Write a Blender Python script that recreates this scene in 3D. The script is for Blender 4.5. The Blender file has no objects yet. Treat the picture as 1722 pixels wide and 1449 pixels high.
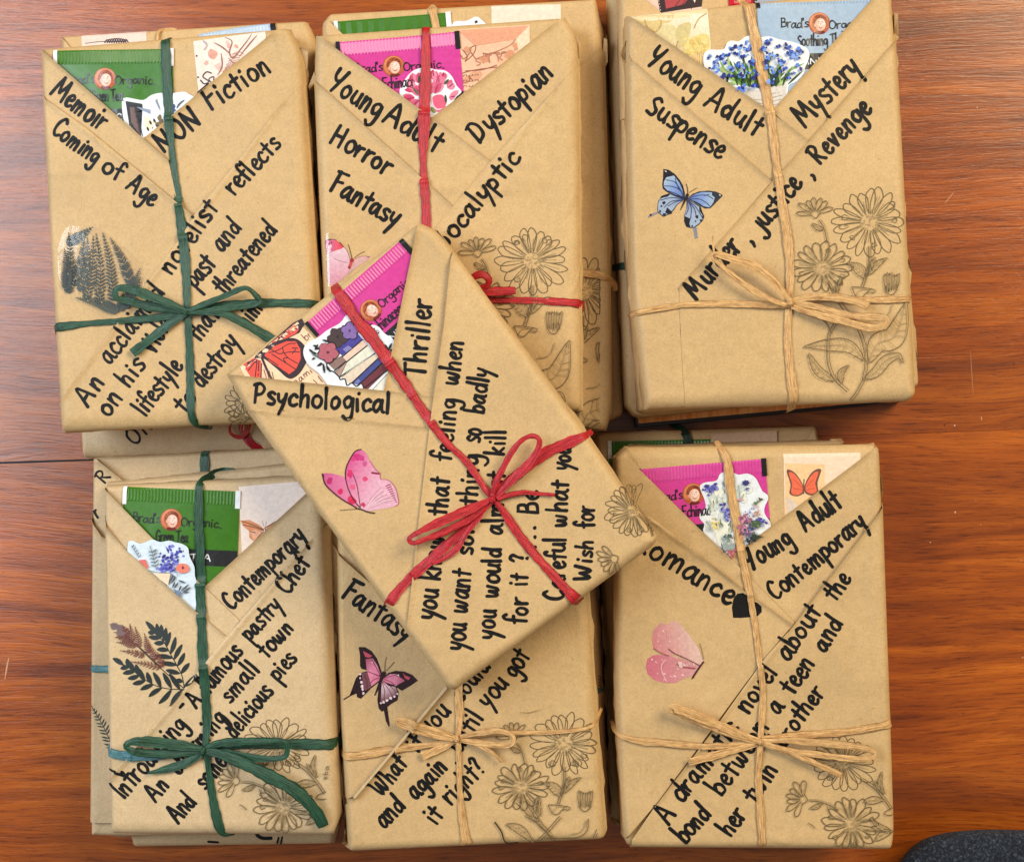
import bpy, bmesh, math, random
from mathutils import Vector
from mathutils.geometry import tessellate_polygon

scene = bpy.context.scene
# ------------------------------------------------------------------ camera
CAM_H = 0.75           # metres above the table
S = 0.0003             # metres on the table per photograph pixel
CX, CY = 861.0, 724.5
cam_d = bpy.data.cameras.new("camera")
cam_d.sensor_width = 36.0
cam_d.lens = 36.0 * CAM_H / (1722 * S)
cam_d.clip_start = 0.01
cam_d.clip_end = 50
cam = bpy.data.objects.new("camera", cam_d)
cam.location = (0, 0, CAM_H)
scene.collection.objects.link(cam)
scene.camera = cam

# ------------------------------------------------------------------ world, lamps, exposure
world = bpy.data.worlds.new("World")
scene.world = world
world.use_nodes = True
wb = world.node_tree.nodes["Background"]
wb.inputs[0].default_value = (1.0, 0.93, 0.84, 1)
wb.inputs[1].default_value = 0.21

def area_lamp(name, loc, target, sx, sy, power, col):
    d = bpy.data.lights.new(name, 'AREA')
    d.shape = 'RECTANGLE'
    d.size, d.size_y = sx, sy
    d.energy = power
    d.color = col
    o = bpy.data.objects.new(name, d)
    o.location = loc
    o.rotation_euler = (Vector(target) - Vector(loc)).to_track_quat('-Z', 'Y').to_euler()
    scene.collection.objects.link(o)
    return o
area_lamp("window_light", (-0.92, 0.30, 1.02), (-0.05, 0.0, 0), 0.75, 0.9, 17.5, (0.80, 0.90, 1.0))
area_lamp("room_lamp", (1.20, 1.10, 1.50), (0.12, 0.0, 0), 1.0, 1.0, 46, (1.0, 0.86, 0.60))
scene.view_settings.view_transform = 'Standard'
scene.view_settings.look = 'None'
scene.view_settings.exposure = 0.0
scene.view_settings.gamma = 1.0

# ------------------------------------------------------------------ small helpers
def W(x, y, z):
    k = (CAM_H - z) / CAM_H * S
    return ((x - CX) * k, -(y - CY) * k, z)

def lin(r, g, b, f=1.0):
    def c(v):
        v /= 255.0
        return (v / 12.92 if v <= 0.04045 else ((v + 0.055) / 1.055) ** 2.4) * f
    return (c(r), c(g), c(b))

def mixc(a, b, t):
    t = max(0, min(1, t))
    return tuple(a[i] * (1 - t) + b[i] * t for i in range(3))

def crop(x0, y0, s):
    def f(*pts):
        return [(x0 + p[0] / s, y0 + p[1] / s) + tuple(p[2:]) for p in pts]
    return f

def seg_dist(px, py, a, b):
    ax, ay = a[0], a[1]; bx, by = b[0], b[1]
    dx, dy = bx - ax, by - ay
    L = dx * dx + dy * dy
    t = 0 if L == 0 else max(0, min(1, ((px - ax) * dx + (py - ay) * dy) / L))
    return math.hypot(px - ax - t * dx, py - ay - t * dy)

def inside(poly, x, y):
    c = False
    n = len(poly)
    j = n - 1
    for i in range(n):
        xi, yi = poly[i][0], poly[i][1]; xj, yj = poly[j][0], poly[j][1]
        if (yi > y) != (yj > y) and x < (xj - xi) * (y - yi) / (yj - yi) + xi:
            c = not c
        j = i
    return c

def catmull(pts, step=3.0, closed=False):
    """smooth curve through points (any number of channels)"""
    n = len(pts)
    if n < 2: return list(pts)
    if n == 2 and not closed:
        L = math.hypot(pts[1][0] - pts[0][0], pts[1][1] - pts[0][1])
        m = max(1, int(L / step))
        return [tuple(pts[0][k] + (pts[1][k] - pts[0][k]) * i / m for k in range(len(pts[0]))) for i in range(m + 1)]
    out = []
    rng = range(n) if closed else range(n - 1)
    for i in rng:
        if closed:
            p0, p1, p2, p3 = pts[i - 1], pts[i], pts[(i + 1) % n], pts[(i + 2) % n]
        else:
            p1, p2 = pts[i], pts[i + 1]
            p0 = pts[i - 1] if i > 0 else tuple(2 * a - b for a, b in zip(p1, p2))
            p3 = pts[i + 2] if i + 2 < n else tuple(2 * b - a for a, b in zip(p1, p2))
        L = math.hypot(p2[0] - p1[0], p2[1] - p1[1])
        m = max(1, int(math.ceil(L / step)))
        for j in range(m):
            t = j / m
            t2, t3 = t * t, t * t * t
            out.append(tuple(0.5 * (2 * b + (c - a) * t + (2 * a - 5 * b + 4 * c - d) * t2 + (3 * b - a - 3 * c + d) * t3)
                             for a, b, c, d in zip(p0, p1, p2, p3)))
    if not closed: out.append(tuple(pts[-1]))
    return out

def smooth_poly(pts, step=4.0):
    return catmull([p[:2] for p in pts], step, True)

# ------------------------------------------------------------------ materials
MATS = {}
def new_mat(name):
    m = bpy.data.materials.new(name)
    m.use_nodes = True
    nt = m.node_tree
    for n in list(nt.nodes): nt.nodes.remove(n)
    out = nt.nodes.new('ShaderNodeOutputMaterial')
    b = nt.nodes.new('ShaderNodeBsdfPrincipled')
    nt.links.new(b.outputs[0], out.inputs[0])
    MATS[name] = m
    return m, nt, b, out

def node(nt, kind, **kw):
    n = nt.nodes.new(kind)
    for k, v in kw.items():
        if k.startswith('i_'): n.inputs[int(k[2:])].default_value = v
        else: setattr(n, k, v)
    return n

def noise(nt, scale, detail, rough, vec=None, dist=0.0):
    n = nt.nodes.new('ShaderNodeTexNoise')
    n.inputs['Scale'].default_value = scale
    n.inputs['Detail'].default_value = detail
    n.inputs['Roughness'].default_value = rough
    n.inputs['Distortion'].default_value = dist
    if vec is not None: nt.links.new(vec, n.inputs['Vector'])
    return n

def ramp(nt, fac, stops):
    r = nt.nodes.new('ShaderNodeValToRGB')
    el = r.color_ramp.elements
    while len(el) > 1: el.remove(el[-1])
    el[0].position = stops[0][0]; el[0].color = (*stops[0][1], 1)
    for p, c in stops[1:]:
        e = el.new(p); e.color = (*c, 1)
    nt.links.new(fac, r.inputs[0])
    return r

def mapping(nt, src, scale=(1, 1, 1), loc=(0, 0, 0), rot=(0, 0, 0)):
    mp = nt.nodes.new('ShaderNodeMapping')
    mp.inputs['Scale'].default_value = scale
    mp.inputs['Location'].default_value = loc
    mp.inputs['Rotation'].default_value = rot
    nt.links.new(src, mp.inputs['Vector'])
    return mp.outputs[0]

def mixrgb(nt, mode, fac, a, b):
    m = nt.nodes.new('ShaderNodeMix'); m.data_type = 'RGBA'; m.blend_type = mode
    if isinstance(fac, (int, float)): m.inputs[0].default_value = fac
    else: nt.links.new(fac, m.inputs[0])
    for s, v in ((6, a), (7, b)):
        if isinstance(v, tuple): m.inputs[s].default_value = (*v, 1)
        else: nt.links.new(v, m.inputs[s])
    return m.outputs[2]

def bump(nt, b, h, strength, dist):
    bn = nt.nodes.new('ShaderNodeBump')
    bn.inputs['Strength'].default_value = strength
    bn.inputs['Distance'].default_value = dist
    nt.links.new(h, bn.inputs['Height'])
    nt.links.new(bn.outputs[0], b.inputs['Normal'])
    return bn

def kraft(name, base, var=1.0):
    m, nt, b, out = new_mat(name)
    g = nt.nodes.new('ShaderNodeNewGeometry').outputs['Position']
    n1 = noise(nt, 1100, 3, 0.6, g)              # fibre speckle
    n2 = noise(nt, 240, 4, 0.6, g)
    n3 = noise(nt, 22, 3, 0.5, g)
    fib = noise(nt, 900, 2, 0.5, mapping(nt, g, (1, 0.14, 1), rot=(0, 0, 0.5)))
    dk = tuple(c * (1 - 0.11 * var) for c in base); lt = tuple(min(1, c * (1 + 0.09 * var)) for c in base)
    r1 = ramp(nt, n1.outputs[0], [(0.32, dk), (0.5, base), (0.70, lt)])
    r2 = ramp(nt, n2.outputs[0], [(0.3, (0.94, 0.935, 0.925)), (0.7, (1.05, 1.045, 1.035))])
    c = mixrgb(nt, 'MULTIPLY', 1.0, r1.outputs[0], r2.outputs[0])
    r3 = ramp(nt, n3.outputs[0], [(0.3, (0.93, 0.92, 0.905)), (0.7, (1.05, 1.045, 1.035))])
    c = mixrgb(nt, 'MULTIPLY', 1.0, c, r3.outputs[0])
    r4 = ramp(nt, fib.outputs[0], [(0.62, (1, 1, 1)), (0.74, (0.86, 0.83, 0.78))])
    c = mixrgb(nt, 'MULTIPLY', 0.45, c, r4.outputs[0])
    sp = noise(nt, 420, 1, 0.4, g)
    r5 = ramp(nt, sp.outputs[0], [(0.74, (1, 1, 1)), (0.79, (0.62, 0.55, 0.48))])
    c = mixrgb(nt, 'MULTIPLY', 0.4, c, r5.outputs[0])
    nt.links.new(c, b.inputs['Base Color'])
    rr = nt.nodes.new('ShaderNodeMapRange')
    rr.inputs[3].default_value = 0.48; rr.inputs[4].default_value = 0.68
    nt.links.new(n2.outputs[0], rr.inputs[0]); nt.links.new(rr.outputs[0], b.inputs['Roughness'])
    b.inputs['Specular IOR Level'].default_value = 0.45
    wr = noise(nt, 36, 3, 0.55, mapping(nt, g, (1, 0.6, 1), rot=(0, 0, 0.6)), 1.2)
    add = nt.nodes.new('ShaderNodeMath'); add.operation = 'MULTIPLY_ADD'
    nt.links.new(wr.outputs[0], add.inputs[0]); add.inputs[1].default_value = 7.0
    nt.links.new(n2.outputs[0], add.inputs[2])
    cn = noise(nt, 13, 2, 0.5, mapping(nt, g, (1, 1, 1), rot=(0, 0, 0.9)), 0.6)
    c1 = nt.nodes.new('ShaderNodeMath'); c1.operation = 'SUBTRACT'; nt.links.new(cn.outputs[0], c1.inputs[0]); c1.inputs[1].default_value = 0.5
    c2 = nt.nodes.new('ShaderNodeMath'); c2.operation = 'ABSOLUTE'; nt.links.new(c1.outputs[0], c2.inputs[0])
    c3 = nt.nodes.new('ShaderNodeMapRange'); c3.inputs[1].default_value = 0.0; c3.inputs[2].default_value = 0.05; c3.inputs[3].default_value = 2.6; c3.inputs[4].default_value = 0.0
    c3.interpolation_type = 'SMOOTHSTEP'; nt.links.new(c2.outputs[0], c3.inputs[0])
    cm = noise(nt, 7, 1, 0.5, g)
    c4 = nt.nodes.new('ShaderNodeMapRange'); c4.inputs[1].default_value = 0.5; c4.inputs[2].default_value = 0.62; nt.links.new(cm.outputs[0], c4.inputs[0])
    c5 = nt.nodes.new('ShaderNodeMath'); c5.operation = 'MULTIPLY'; nt.links.new(c3.outputs[0], c5.inputs[0]); nt.links.new(c4.outputs[0], c5.inputs[1])
    c6 = nt.nodes.new('ShaderNodeMath'); c6.operation = 'ADD'; nt.links.new(c5.outputs[0], c6.inputs[0]); nt.links.new(add.outputs[0], c6.inputs[1])
    bump(nt, b, c6.outputs[0], 0.75, 0.00015)
    return m
kraft('kraft_paper', lin(201, 168, 120))
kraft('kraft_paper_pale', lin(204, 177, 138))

def plain(name, col, rough=0.5, spec=0.5, metal=0.0, bumps=None):
    m, nt, b, out = new_mat(name)
    g = nt.nodes.new('ShaderNodeNewGeometry').outputs['Position']
    n = noise(nt, 500, 3, 0.6, g)
    r = ramp(nt, n.outputs[0], [(0.3, tuple(c * 0.9 for c in col)), (0.7, tuple(min(1, c * 1.08) for c in col))])
    nt.links.new(r.outputs[0], b.inputs['Base Color'])
    b.inputs['Roughness'].default_value = rough
    b.inputs['Specular IOR Level'].default_value = spec
    b.inputs['Metallic'].default_value = metal
    if bumps: bump(nt, b, noise(nt, bumps[0], 3, 0.6, g).outputs[0], bumps[1], 0.0003)
    return m
plain('marker_ink', (0.0085, 0.0078, 0.0082), 0.5, 0.2, 0, (260, 0.6))
plain('sachet_green', lin(58, 112, 20), 0.30, 0.5, 0, (60, 0.7))
plain('sachet_pink', lin(206, 62, 146), 0.30, 0.5, 0, (60, 0.7))
plain('sachet_blue', lin(160, 182, 208), 0.30, 0.5, 0, (60, 0.7))
plain('sachet_red', lin(190, 22, 46), 0.30, 0.5, 0, (60, 0.7))
plain('foil_black', (0.012, 0.012, 0.014), 0.25, 0.6)
plain('foil_white', lin(232, 234, 238), 0.4, 0.5)
plain('sticker_white', lin(228, 232, 238), 0.28, 0.5, 0, (40, 0.4))
plain('sticker_blue_white', lin(212, 226, 240), 0.28, 0.5, 0, (40, 0.4))
plain('black_board', (0.012, 0.011, 0.012), 0.3, 0.5)

def print_mat(name, rough, coat=0.0, bm=None):
    m, nt, b, out = new_mat(name)
    a = nt.nodes.new('ShaderNodeVertexColor'); a.layer_name = 'Col'
    g = nt.nodes.new('ShaderNodeNewGeometry').outputs['Position']
    n = noise(nt, 700, 3, 0.6, g)
    r = ramp(nt, n.outputs[0], [(0.3, (0.86, 0.86, 0.86)), (0.7, (1.1, 1.1, 1.1))])
    nt.links.new(mixrgb(nt, 'MULTIPLY', 1.0, a.outputs[0], r.outputs[0]), b.inputs['Base Color'])
    b.inputs['Roughness'].default_value = rough
    b.inputs['Coat Weight'].default_value = coat
    b.inputs['Coat Roughness'].default_value = 0.12
    if bm: bump(nt, b, noise(nt, bm, 3, 0.6, g).outputs[0], 0.8, 0.0003)
print_mat('print_matt', 0.6)
print_mat('print_gloss', 0.3, 0.3)
print_mat('print_film', 0.5, 0.0)

# clear sticker film
m, nt, b, out = new_mat('clear_film')
tr = nt.nodes.new('ShaderNodeBsdfTransparent'); gl = nt.nodes.new('ShaderNodeBsdfGlossy')
gl.inputs['Roughness'].default_value = 0.09
fr = nt.nodes.new('ShaderNodeValue'); fr.outputs[0].default_value = 0.06
g = nt.nodes.new('ShaderNodeNewGeometry').outputs['Position']
bn = nt.nodes.new('ShaderNodeBump'); bn.inputs['Strength'].default_value = 0.5; bn.inputs['Distance'].default_value = 0.0003
nt.links.new(noise(nt, 70, 3, 0.6, g).outputs[0], bn.inputs['Height'])
nt.links.new(bn.outputs[0], gl.inputs['Normal'])
mx = nt.nodes.new('ShaderNodeMixShader')
nt.links.new(fr.outputs[0], mx.inputs[0]); nt.links.new(tr.outputs[0], mx.inputs[1]); nt.links.new(gl.outputs[0], mx.inputs[2])
nt.links.new(mx.outputs[0], out.inputs[0])

def raffia(name, dark, light, rough=0.5):
    m, nt, b, out = new_mat(name)
    uv = nt.nodes.new('ShaderNodeUVMap').outputs[0]
    n = noise(nt, 1.0, 4, 0.65, mapping(nt, uv, (0.035, 2.2, 1)), 0.2)
    n2 = noise(nt, 1.0, 3, 0.5, mapping(nt, uv, (0.10, 0.5, 1), (3, 5, 0)), 0.3)
    mid = mixc(dark, light, 0.55)
    r = ramp(nt, n.outputs[0], [(0.34, dark), (0.48, mid), (0.62, light)])
    r2 = ramp(nt, n2.outputs[0], [(0.3, (0.80, 0.80, 0.80)), (0.7, (1.12, 1.12, 1.12))])
    nt.links.new(mixrgb(nt, 'MULTIPLY', 1.0, r.outputs[0], r2.outputs[0]), b.inputs['Base Color'])
    b.inputs['Roughness'].default_value = rough
    b.inputs['Specular IOR Level'].default_value = 0.5
    bump(nt, b, n.outputs[0], 0.9, 0.0004)
raffia('raffia_green', lin(8, 36, 26), lin(46, 92, 66), 0.40)
raffia('raffia_dark_green', lin(10, 34, 26), lin(26, 62, 46), 0.42)
raffia('raffia_teal', lin(50, 100, 104), lin(100, 150, 156), 0.4)
raffia('raffia_red', lin(120, 6, 20), lin(212, 32, 44), 0.42)
raffia('raffia_tan', lin(160, 104, 52), lin(232, 188, 126), 0.48)

# copper foil
m, nt, b, out = new_mat('copper_foil')
g = nt.nodes.new('ShaderNodeNewGeometry').outputs['Position']
n = noise(nt, 500, 3, 0.6, mapping(nt, g, (1, 0.15, 1)))
r = ramp(nt, n.outputs[0], [(0.3, lin(226, 130, 56)), (0.7, lin(252, 186, 110))])
nt.links.new(r.outputs[0], b.inputs['Base Color'])
b.inputs['Metallic'].default_value = 0.25; b.inputs['Roughness'].default_value = 0.45
bump(nt, b, n.outputs[0], 0.7, 0.0004)

# varnished table boards
def wood(name, seed, c0, c1, c2, ring=0.0):
    m, nt, b, out = new_mat(name)
    g = nt.nodes.new('ShaderNodeNewGeometry').outputs['Position']
    v = mapping(nt, g, (1, 1, 1), (seed * 3.1, seed * 1.7, 0), (0, 0, 0.02 * math.sin(seed * 5)))
    warp = noise(nt, 2.6, 3, 0.5, v)
    ad = nt.nodes.new('ShaderNodeVectorMath'); ad.operation = 'MULTIPLY_ADD'
    nt.links.new(warp.outputs[1], ad.inputs[0]); ad.inputs[1].default_value = (0.0, 0.05 + ring, 0.0); nt.links.new(v, ad.inputs[2])
    vv = ad.outputs[0]
    n1 = noise(nt, 1.0, 8, 0.74, mapping(nt, vv, (5, 70, 1)), 0.7)
    n2 = noise(nt, 1.0, 6, 0.7, mapping(nt, vv, (22, 330, 1)), 0.4)
    n3 = noise(nt, 1.0, 3, 0.5, mapping(nt, vv, (3, 9, 1)), 0.5)
    n4 = noise(nt, 1.0, 3, 0.7, mapping(nt, vv, (60, 1100, 1)), 0.3)
    wv = nt.nodes.new('ShaderNodeTexWave'); wv.wave_type = 'BANDS'; wv.bands_direction = 'Y'
    wv.inputs['Scale'].default_value = 26; wv.inputs['Distortion'].default_value = 5; wv.inputs['Detail'].default_value = 3
    wv.inputs['Detail Scale'].default_value = 1.2
    nt.links.new(mapping(nt, vv, (0.10, 1, 1)), wv.inputs['Vector'])
    s = nt.nodes.new('ShaderNodeMath'); s.operation = 'MULTIPLY_ADD'
    nt.links.new(wv.outputs[1], s.inputs[0]); s.inputs[1].default_value = 0.05; nt.links.new(n1.outputs[0], s.inputs[2])
    r = ramp(nt, s.outputs[0], [(0.34, c0), (0.53, c1), (0.74, c2)])
    r2 = ramp(nt, n2.outputs[0], [(0.34, (0.80, 0.76, 0.72)), (0.55, (1.0, 1.0, 1.0)), (0.75, (1.12, 1.10, 1.07))])
    c = mixrgb(nt, 'MULTIPLY', 0.85, r.outputs[0], r2.outputs[0])
    r3 = ramp(nt, n3.outputs[0], [(0.3, (0.84, 0.82, 0.80)), (0.7, (1.12, 1.11, 1.09))])
    c = mixrgb(nt, 'MULTIPLY', 1.0, c, r3.outputs[0])
    r4 = ramp(nt, n4.outputs[0], [(0.38, (0.46, 0.38, 0.32)), (0.46, (1, 1, 1))])
    c = mixrgb(nt, 'MULTIPLY', 0.75, c, r4.outputs[0])
    # small knocks and dust
    sp = noise(nt, 190, 2, 0.5, v)
    r5 = ramp(nt, sp.outputs[0], [(0.79, (0, 0, 0)), (0.81, (.6, .6, .6))])
    c = mixrgb(nt, 'MIX', r5.outputs[0], c, lin(196, 160, 132))
    sp2 = noise(nt, 60, 2, 0.5, mapping(nt, v, (0.4, 1, 1)))
    r6 = ramp(nt, sp2.outputs[0], [(0.74, (0, 0, 0)), (0.80, (0.8, 0.8, 0.8))])
    c = mixrgb(nt, 'MIX', r6.outputs[0], c, tuple(x * 0.35 for x in c0))
    nt.links.new(c, b.inputs['Base Color'])
    rr = nt.nodes.new('ShaderNodeMapRange'); rr.inputs[3].default_value = 0.30; rr.inputs[4].default_value = 0.50
    nt.links.new(n2.outputs[0], rr.inputs[0]); nt.links.new(rr.outputs[0], b.inputs['Roughness'])
    b.inputs['Coat Weight'].default_value = 1.0
    b.inputs['Coat Roughness'].default_value = 0.17
    b.inputs['Specular IOR Level'].default_value = 0.2
    s2 = nt.nodes.new('ShaderNodeMath'); s2.operation = 'MULTIPLY_ADD'
    nt.links.new(n2.outputs[0], s2.inputs[0]); s2.inputs[1].default_value = 1.0
    nt.links.new(n4.outputs[0], s2.inputs[2])
    bn = bump(nt, b, s2.outputs[0], 0.35, 0.0003)
    nt.links.new(bn.outputs[0], b.inputs['Coat Normal'])
    return m
WD, WM, WL = lin(116, 50, 9), lin(164, 80, 14), lin(200, 110, 28)
for i in range(7):
    f = [0.86, 0.98, 1.08, 0.90, 1.0, 1.05, 0.95][i]
    wood('table_wood_%s' % 'abcdefg'[i], i + 1, tuple(c * f for c in WD), tuple(c * f for c in WM), tuple(c * f for c in WL), 0.07 if i == 3 else 0.0)

# dark woven fabric
m, nt, b, out = new_mat('navy_fabric')
g = nt.nodes.new('ShaderNodeNewGeometry').outputs['Position']
n = noise(nt, 620, 4, 0.8, g, 0.6)
r = ramp(nt, n.outputs[0], [(0.42, lin(14, 18, 28)), (0.55, lin(38, 46, 62)), (0.68, lin(96, 106, 122))])
nt.links.new(r.outputs[0], b.inputs['Base Color']); b.inputs['Roughness'].default_value = 0.95
bump(nt, b, n.outputs[0], 1.0, 0.0012)

# ------------------------------------------------------------------ scene bookkeeping
COL = scene.collection
def tag(o, label=None, cat=None, group=None, kind=None):
    if label: o['label'] = label
    if cat: o['category'] = cat
    if group: o['group'] = group
    if kind: o['kind'] = kind
    return o

def root(name, loc, label, cat, group=None):
    o = bpy.data.objects.new(name, None)
    o.empty_display_size = 0.02
    o.location = loc
    COL.objects.link(o)
    return tag(o, label, cat, group)

def origin_of(parent):
    v = Vector((0, 0, 0)); p = parent
    while p is not None:
        v += Vector(p.location); p = p.parent
    return v

def mesh_obj(name, verts, faces, mat, parent, uvs=None, cols=None, smooth=True, mats=None, fmat=None):
    off = origin_of(parent)
    me = bpy.data.meshes.new(name)
    me.from_pydata([(v[0] - off.x, v[1] - off.y, v[2] - off.z) for v in verts], [], faces)
    if mats:
        for q in mats: me.materials.append(MATS[q])
        if fmat: me.polygons.foreach_set('material_index', fmat)
    else:
        me.materials.append(MATS[mat])
    if smooth: me.polygons.foreach_set('use_smooth', [True] * len(me.polygons))
    if uvs:
        ul = me.uv_layers.new(name='UVMap')
        vi = [0] * len(me.loops)
        me.loops.foreach_get('vertex_index', vi)
        flat = []
        for i in vi: flat.extend(uvs[i])
        ul.data.foreach_set('uv', flat)
    if cols:
        ca = me.color_attributes.new('Col', 'FLOAT_COLOR', 'POINT')
        flat = []
        for c in cols: flat.extend((c[0], c[1], c[2], 1.0))
        ca.data.foreach_set('color', flat)
    me.update()
    o = bpy.data.objects.new(name, me)
    COL.objects.link(o)
    o.parent = parent
    return o

def tess(poly, cuts, grid=24.0):
    """triangulated 2-D sheet of a polygon, cut along the given lines and a grid -> (verts2d, faces, boundary edges)"""
    bm = bmesh.new()
    vs = [bm.verts.new((p[0], p[1], 0)) for p in poly]
    bm.faces.new(vs)
    bmesh.ops.triangulate(bm, faces=bm.faces[:])
    xs = [p[0] for p in poly]; ys = [p[1] for p in poly]
    def cut(co, no):
        bmesh.ops.bisect_plane(bm, geom=bm.verts[:] + bm.edges[:] + bm.faces[:], dist=1e-4, plane_co=co, plane_no=no)
    if grid:
        x = math.floor(min(xs) / grid) * grid + grid
        while x < max(xs): cut((x, 0, 0), (1, 0, 0)); x += grid
        y = math.floor(min(ys) / grid) * grid + grid
        while y < max(ys): cut((0, y, 0), (0, 1, 0)); y += grid
    for co, no in cuts: cut(co, no)
    bm.verts.ensure_lookup_table()
    bmesh.ops.triangulate(bm, faces=[f for f in bm.faces if len(f.verts) > 4])
    bm.normal_update()
    for f in bm.faces:
        if f.normal.z > 0: f.normal_flip()      # y is flipped on the way to the world
    bm.verts.index_update()
    v2 = [(v.co.x, v.co.y) for v in bm.verts]
    fs = [[v.index for v in f.verts] for f in bm.faces]
    be = []
    for e in bm.edges:
        if len(e.link_faces) == 1:
            l = e.link_loops[0]
            be.append((l.vert.index, l.link_loop_next.vert.index))
    bm.free()
    return v2, fs, be

# ------------------------------------------------------------------ wrapped parcel
FLAP0, FLAPD = 0.0012, 0.00075
class Parcel:
    def __init__(s, label, outline, z0, z1, R=None, Rz=0.0048, mat='kraft_paper', seed=1, und=0.00042):
        s.out = outline; s.z0, s.z1, s.Rz, s.mat = z0, z1, Rz, mat
        n = len(outline)
        s.R = R if isinstance(R, (list, tuple)) else [R or 18] * n
        s.rnd = random.Random(seed)
        s.ph = [(s.rnd.uniform(0, 6.28), s.rnd.uniform(150, 380), s.rnd.uniform(0, 6.28)) for _ in range(5)]
        s.und = und
        s.flaps = []
        cx = sum(p[0] for p in outline) / n; cy = sum(p[1] for p in outline) / n
        x, y, _ = W(cx, cy, z1)
        s.c = (cx, cy)
        s.edges = []
        for i in range(n):
            a, b = outline[i], outline[(i + 1) % n]
            dx, dy = b[0] - a[0], b[1] - a[1]; L = math.hypot(dx, dy)
            nx, ny = -dy / L, dx / L
            if (cx - a[0]) * nx + (cy - a[1]) * ny < 0: nx, ny = -nx, -ny
            s.edges.append((a, (nx, ny)))
        s.cuts = []
        for (a, nrm), r in zip(s.edges, s.R):
            for t in (1.0, .82, .64, .47, .32, .19, .09, .03):
                s.cuts.append(((a[0] + nrm[0] * r * t, a[1] + nrm[1] * r * t, 0), (nrm[0], nrm[1], 0)))
        s.root = root('book_parcel', (x, y, z0), label, 'parcel', 'brown paper book parcels')
        s.body()
    def W(s, x, y, z):
        k = (CAM_H - s.z1) / CAM_H * S
        return ((x - CX) * k, -(y - CY) * k, z)
    def surf(s, x, y):
        acc = 0.0
        for (a, n), r in zip(s.edges, s.R):
            d = (x - a[0]) * n[0] + (y - a[1]) * n[1]
            t = 1 - d / r
            if t > 0: acc += min(t, 1.6) ** 5
        t = acc ** 0.2
        u = 0
        for p, l, q in s.ph:
            u += math.sin((x * math.cos(q) + y * math.sin(q)) / l * 6.28 + p)
        z = s.z1 + u * s.und * 0.45 * max(0, 1 - t)
        if t > 0:
            tt = min(t, 1.0)
            z -= s.Rz * (1 - math.sqrt(max(0, 1 - tt * tt))) + (max(0, t - 1) * 0.01)
        return z
    def top(s, x, y):
        z = 0
        for f in s.flaps:
            if inside(f[0], x, y): z = max(z, f[1] + s.curl(f[2], x, y))
        return s.surf(x, y) + z
    def mark(s, x, y):
        return max(s.top(x, y), s.top(x + 2.5, y), s.top(x - 2.5, y), s.top(x, y + 2.5), s.top(x, y - 2.5))
    def curl(s, cl, x, y):
        z = 0
        for a, b, amt, wd in cl:
            d = seg_dist(x, y, a, b)
            if d < wd: z = max(z, 1.9 * amt * (1 - d / wd) ** 2)
        return z
    def body(s):
        v2, fs, be = tess(s.out, s.cuts)
        verts = [s.W(x, y, s.surf(x, y)) for x, y in v2]
        faces = [list(f) for f in fs]
        # wall rings
        nxt = dict(be)
        start = be[0][0]; loop = [start]; cur = nxt[start]
        while cur != start and len(loop) < 5000:
            loop.append(cur); cur = nxt[cur]
        top_z = s.z1 - s.Rz
        th = top_z - s.z0
        rings = [(0.18, -0.6), (0.5, 0.8), (0.85, 0.4), (1.0, 5.0)]
        prev = loop
        cx, cy = s.c
        for fr, inset in rings:
            ring = []
            for i in loop:
                x, y = v2[i]
                ds = [((x - a[0]) * n[0] + (y - a[1]) * n[1], n) for a, n in s.edges]
                ds.sort(key=lambda q: q[0])
                nx, ny = ds[0][1]
                if ds[1][0] < 3: nx += ds[1][1][0]; ny += ds[1][1][1]
                wob = 1.1 * math.sin(x * 0.045 + y * 0.05 + fr * 5) + 0.7 * math.sin(x * 0.11 - y * 0.13 + fr * 9)
                q = inset + wob * (1 if fr < 0.95 else 0.3)
                verts.append(s.W(x + nx * q, y + ny * q, s.z0 + th * (1 - fr)))
                ring.append(len(verts) - 1)
            m = len(loop)
            for i in range(m):
                j = (i + 1) % m
                faces.append([prev[j], prev[i], ring[i], ring[j]])
            prev = ring
        faces.append(list(reversed(prev)))
        mesh_obj('wrapping', verts, faces, s.mat, s.root)
    def flap(s, poly, level, curl=(), name='folded_flap', mat=None, th=0.00022):
        off = FLAP0 + FLAPD * level
        # small irregularity on the free edges
        v2, fs, be = tess(poly, s.cuts + [c for cl in curl for c in s.curl_cuts(cl)], 13.0)
        verts = []; top = []
        for x, y in v2:
            z = s.surf(x, y) + off + s.curl(curl, x, y)
            verts.append(s.W(x, y, z))
        faces = [list(f) for f in fs]
        bidx = {}
        for a, b in be:
            for i in (a, b):
                if i not in bidx:
                    x, y = v2[i]
                    d = min((x - e[0]) * n[0] + (y - e[1]) * n[1] for e, n in s.edges)
                    drop = th if d > 2.5 else 0.0035
                    v = verts[i]
                    verts.append((v[0], v[1], v[2] - drop)); bidx[i] = len(verts) - 1
            faces.append([b, a, bidx[a], bidx[b]])
        s.flaps.append((poly, off, curl))
        o = mesh_obj(name, verts, faces, mat or s.mat, s.root)
        sharp(o)
        return o
    def curl_cuts(s, cl):
        a, b, amt, wd = cl
        dx, dy = b[0] - a[0], b[1] - a[1]; L = math.hypot(dx, dy)
        nx, ny = -dy / L, dx / L
        return [((a[0] + nx * wd * t, a[1] + ny * wd * t, 0), (nx, ny, 0)) for t in (-1, -.6, -.25, .25, .6, 1)]
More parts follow.
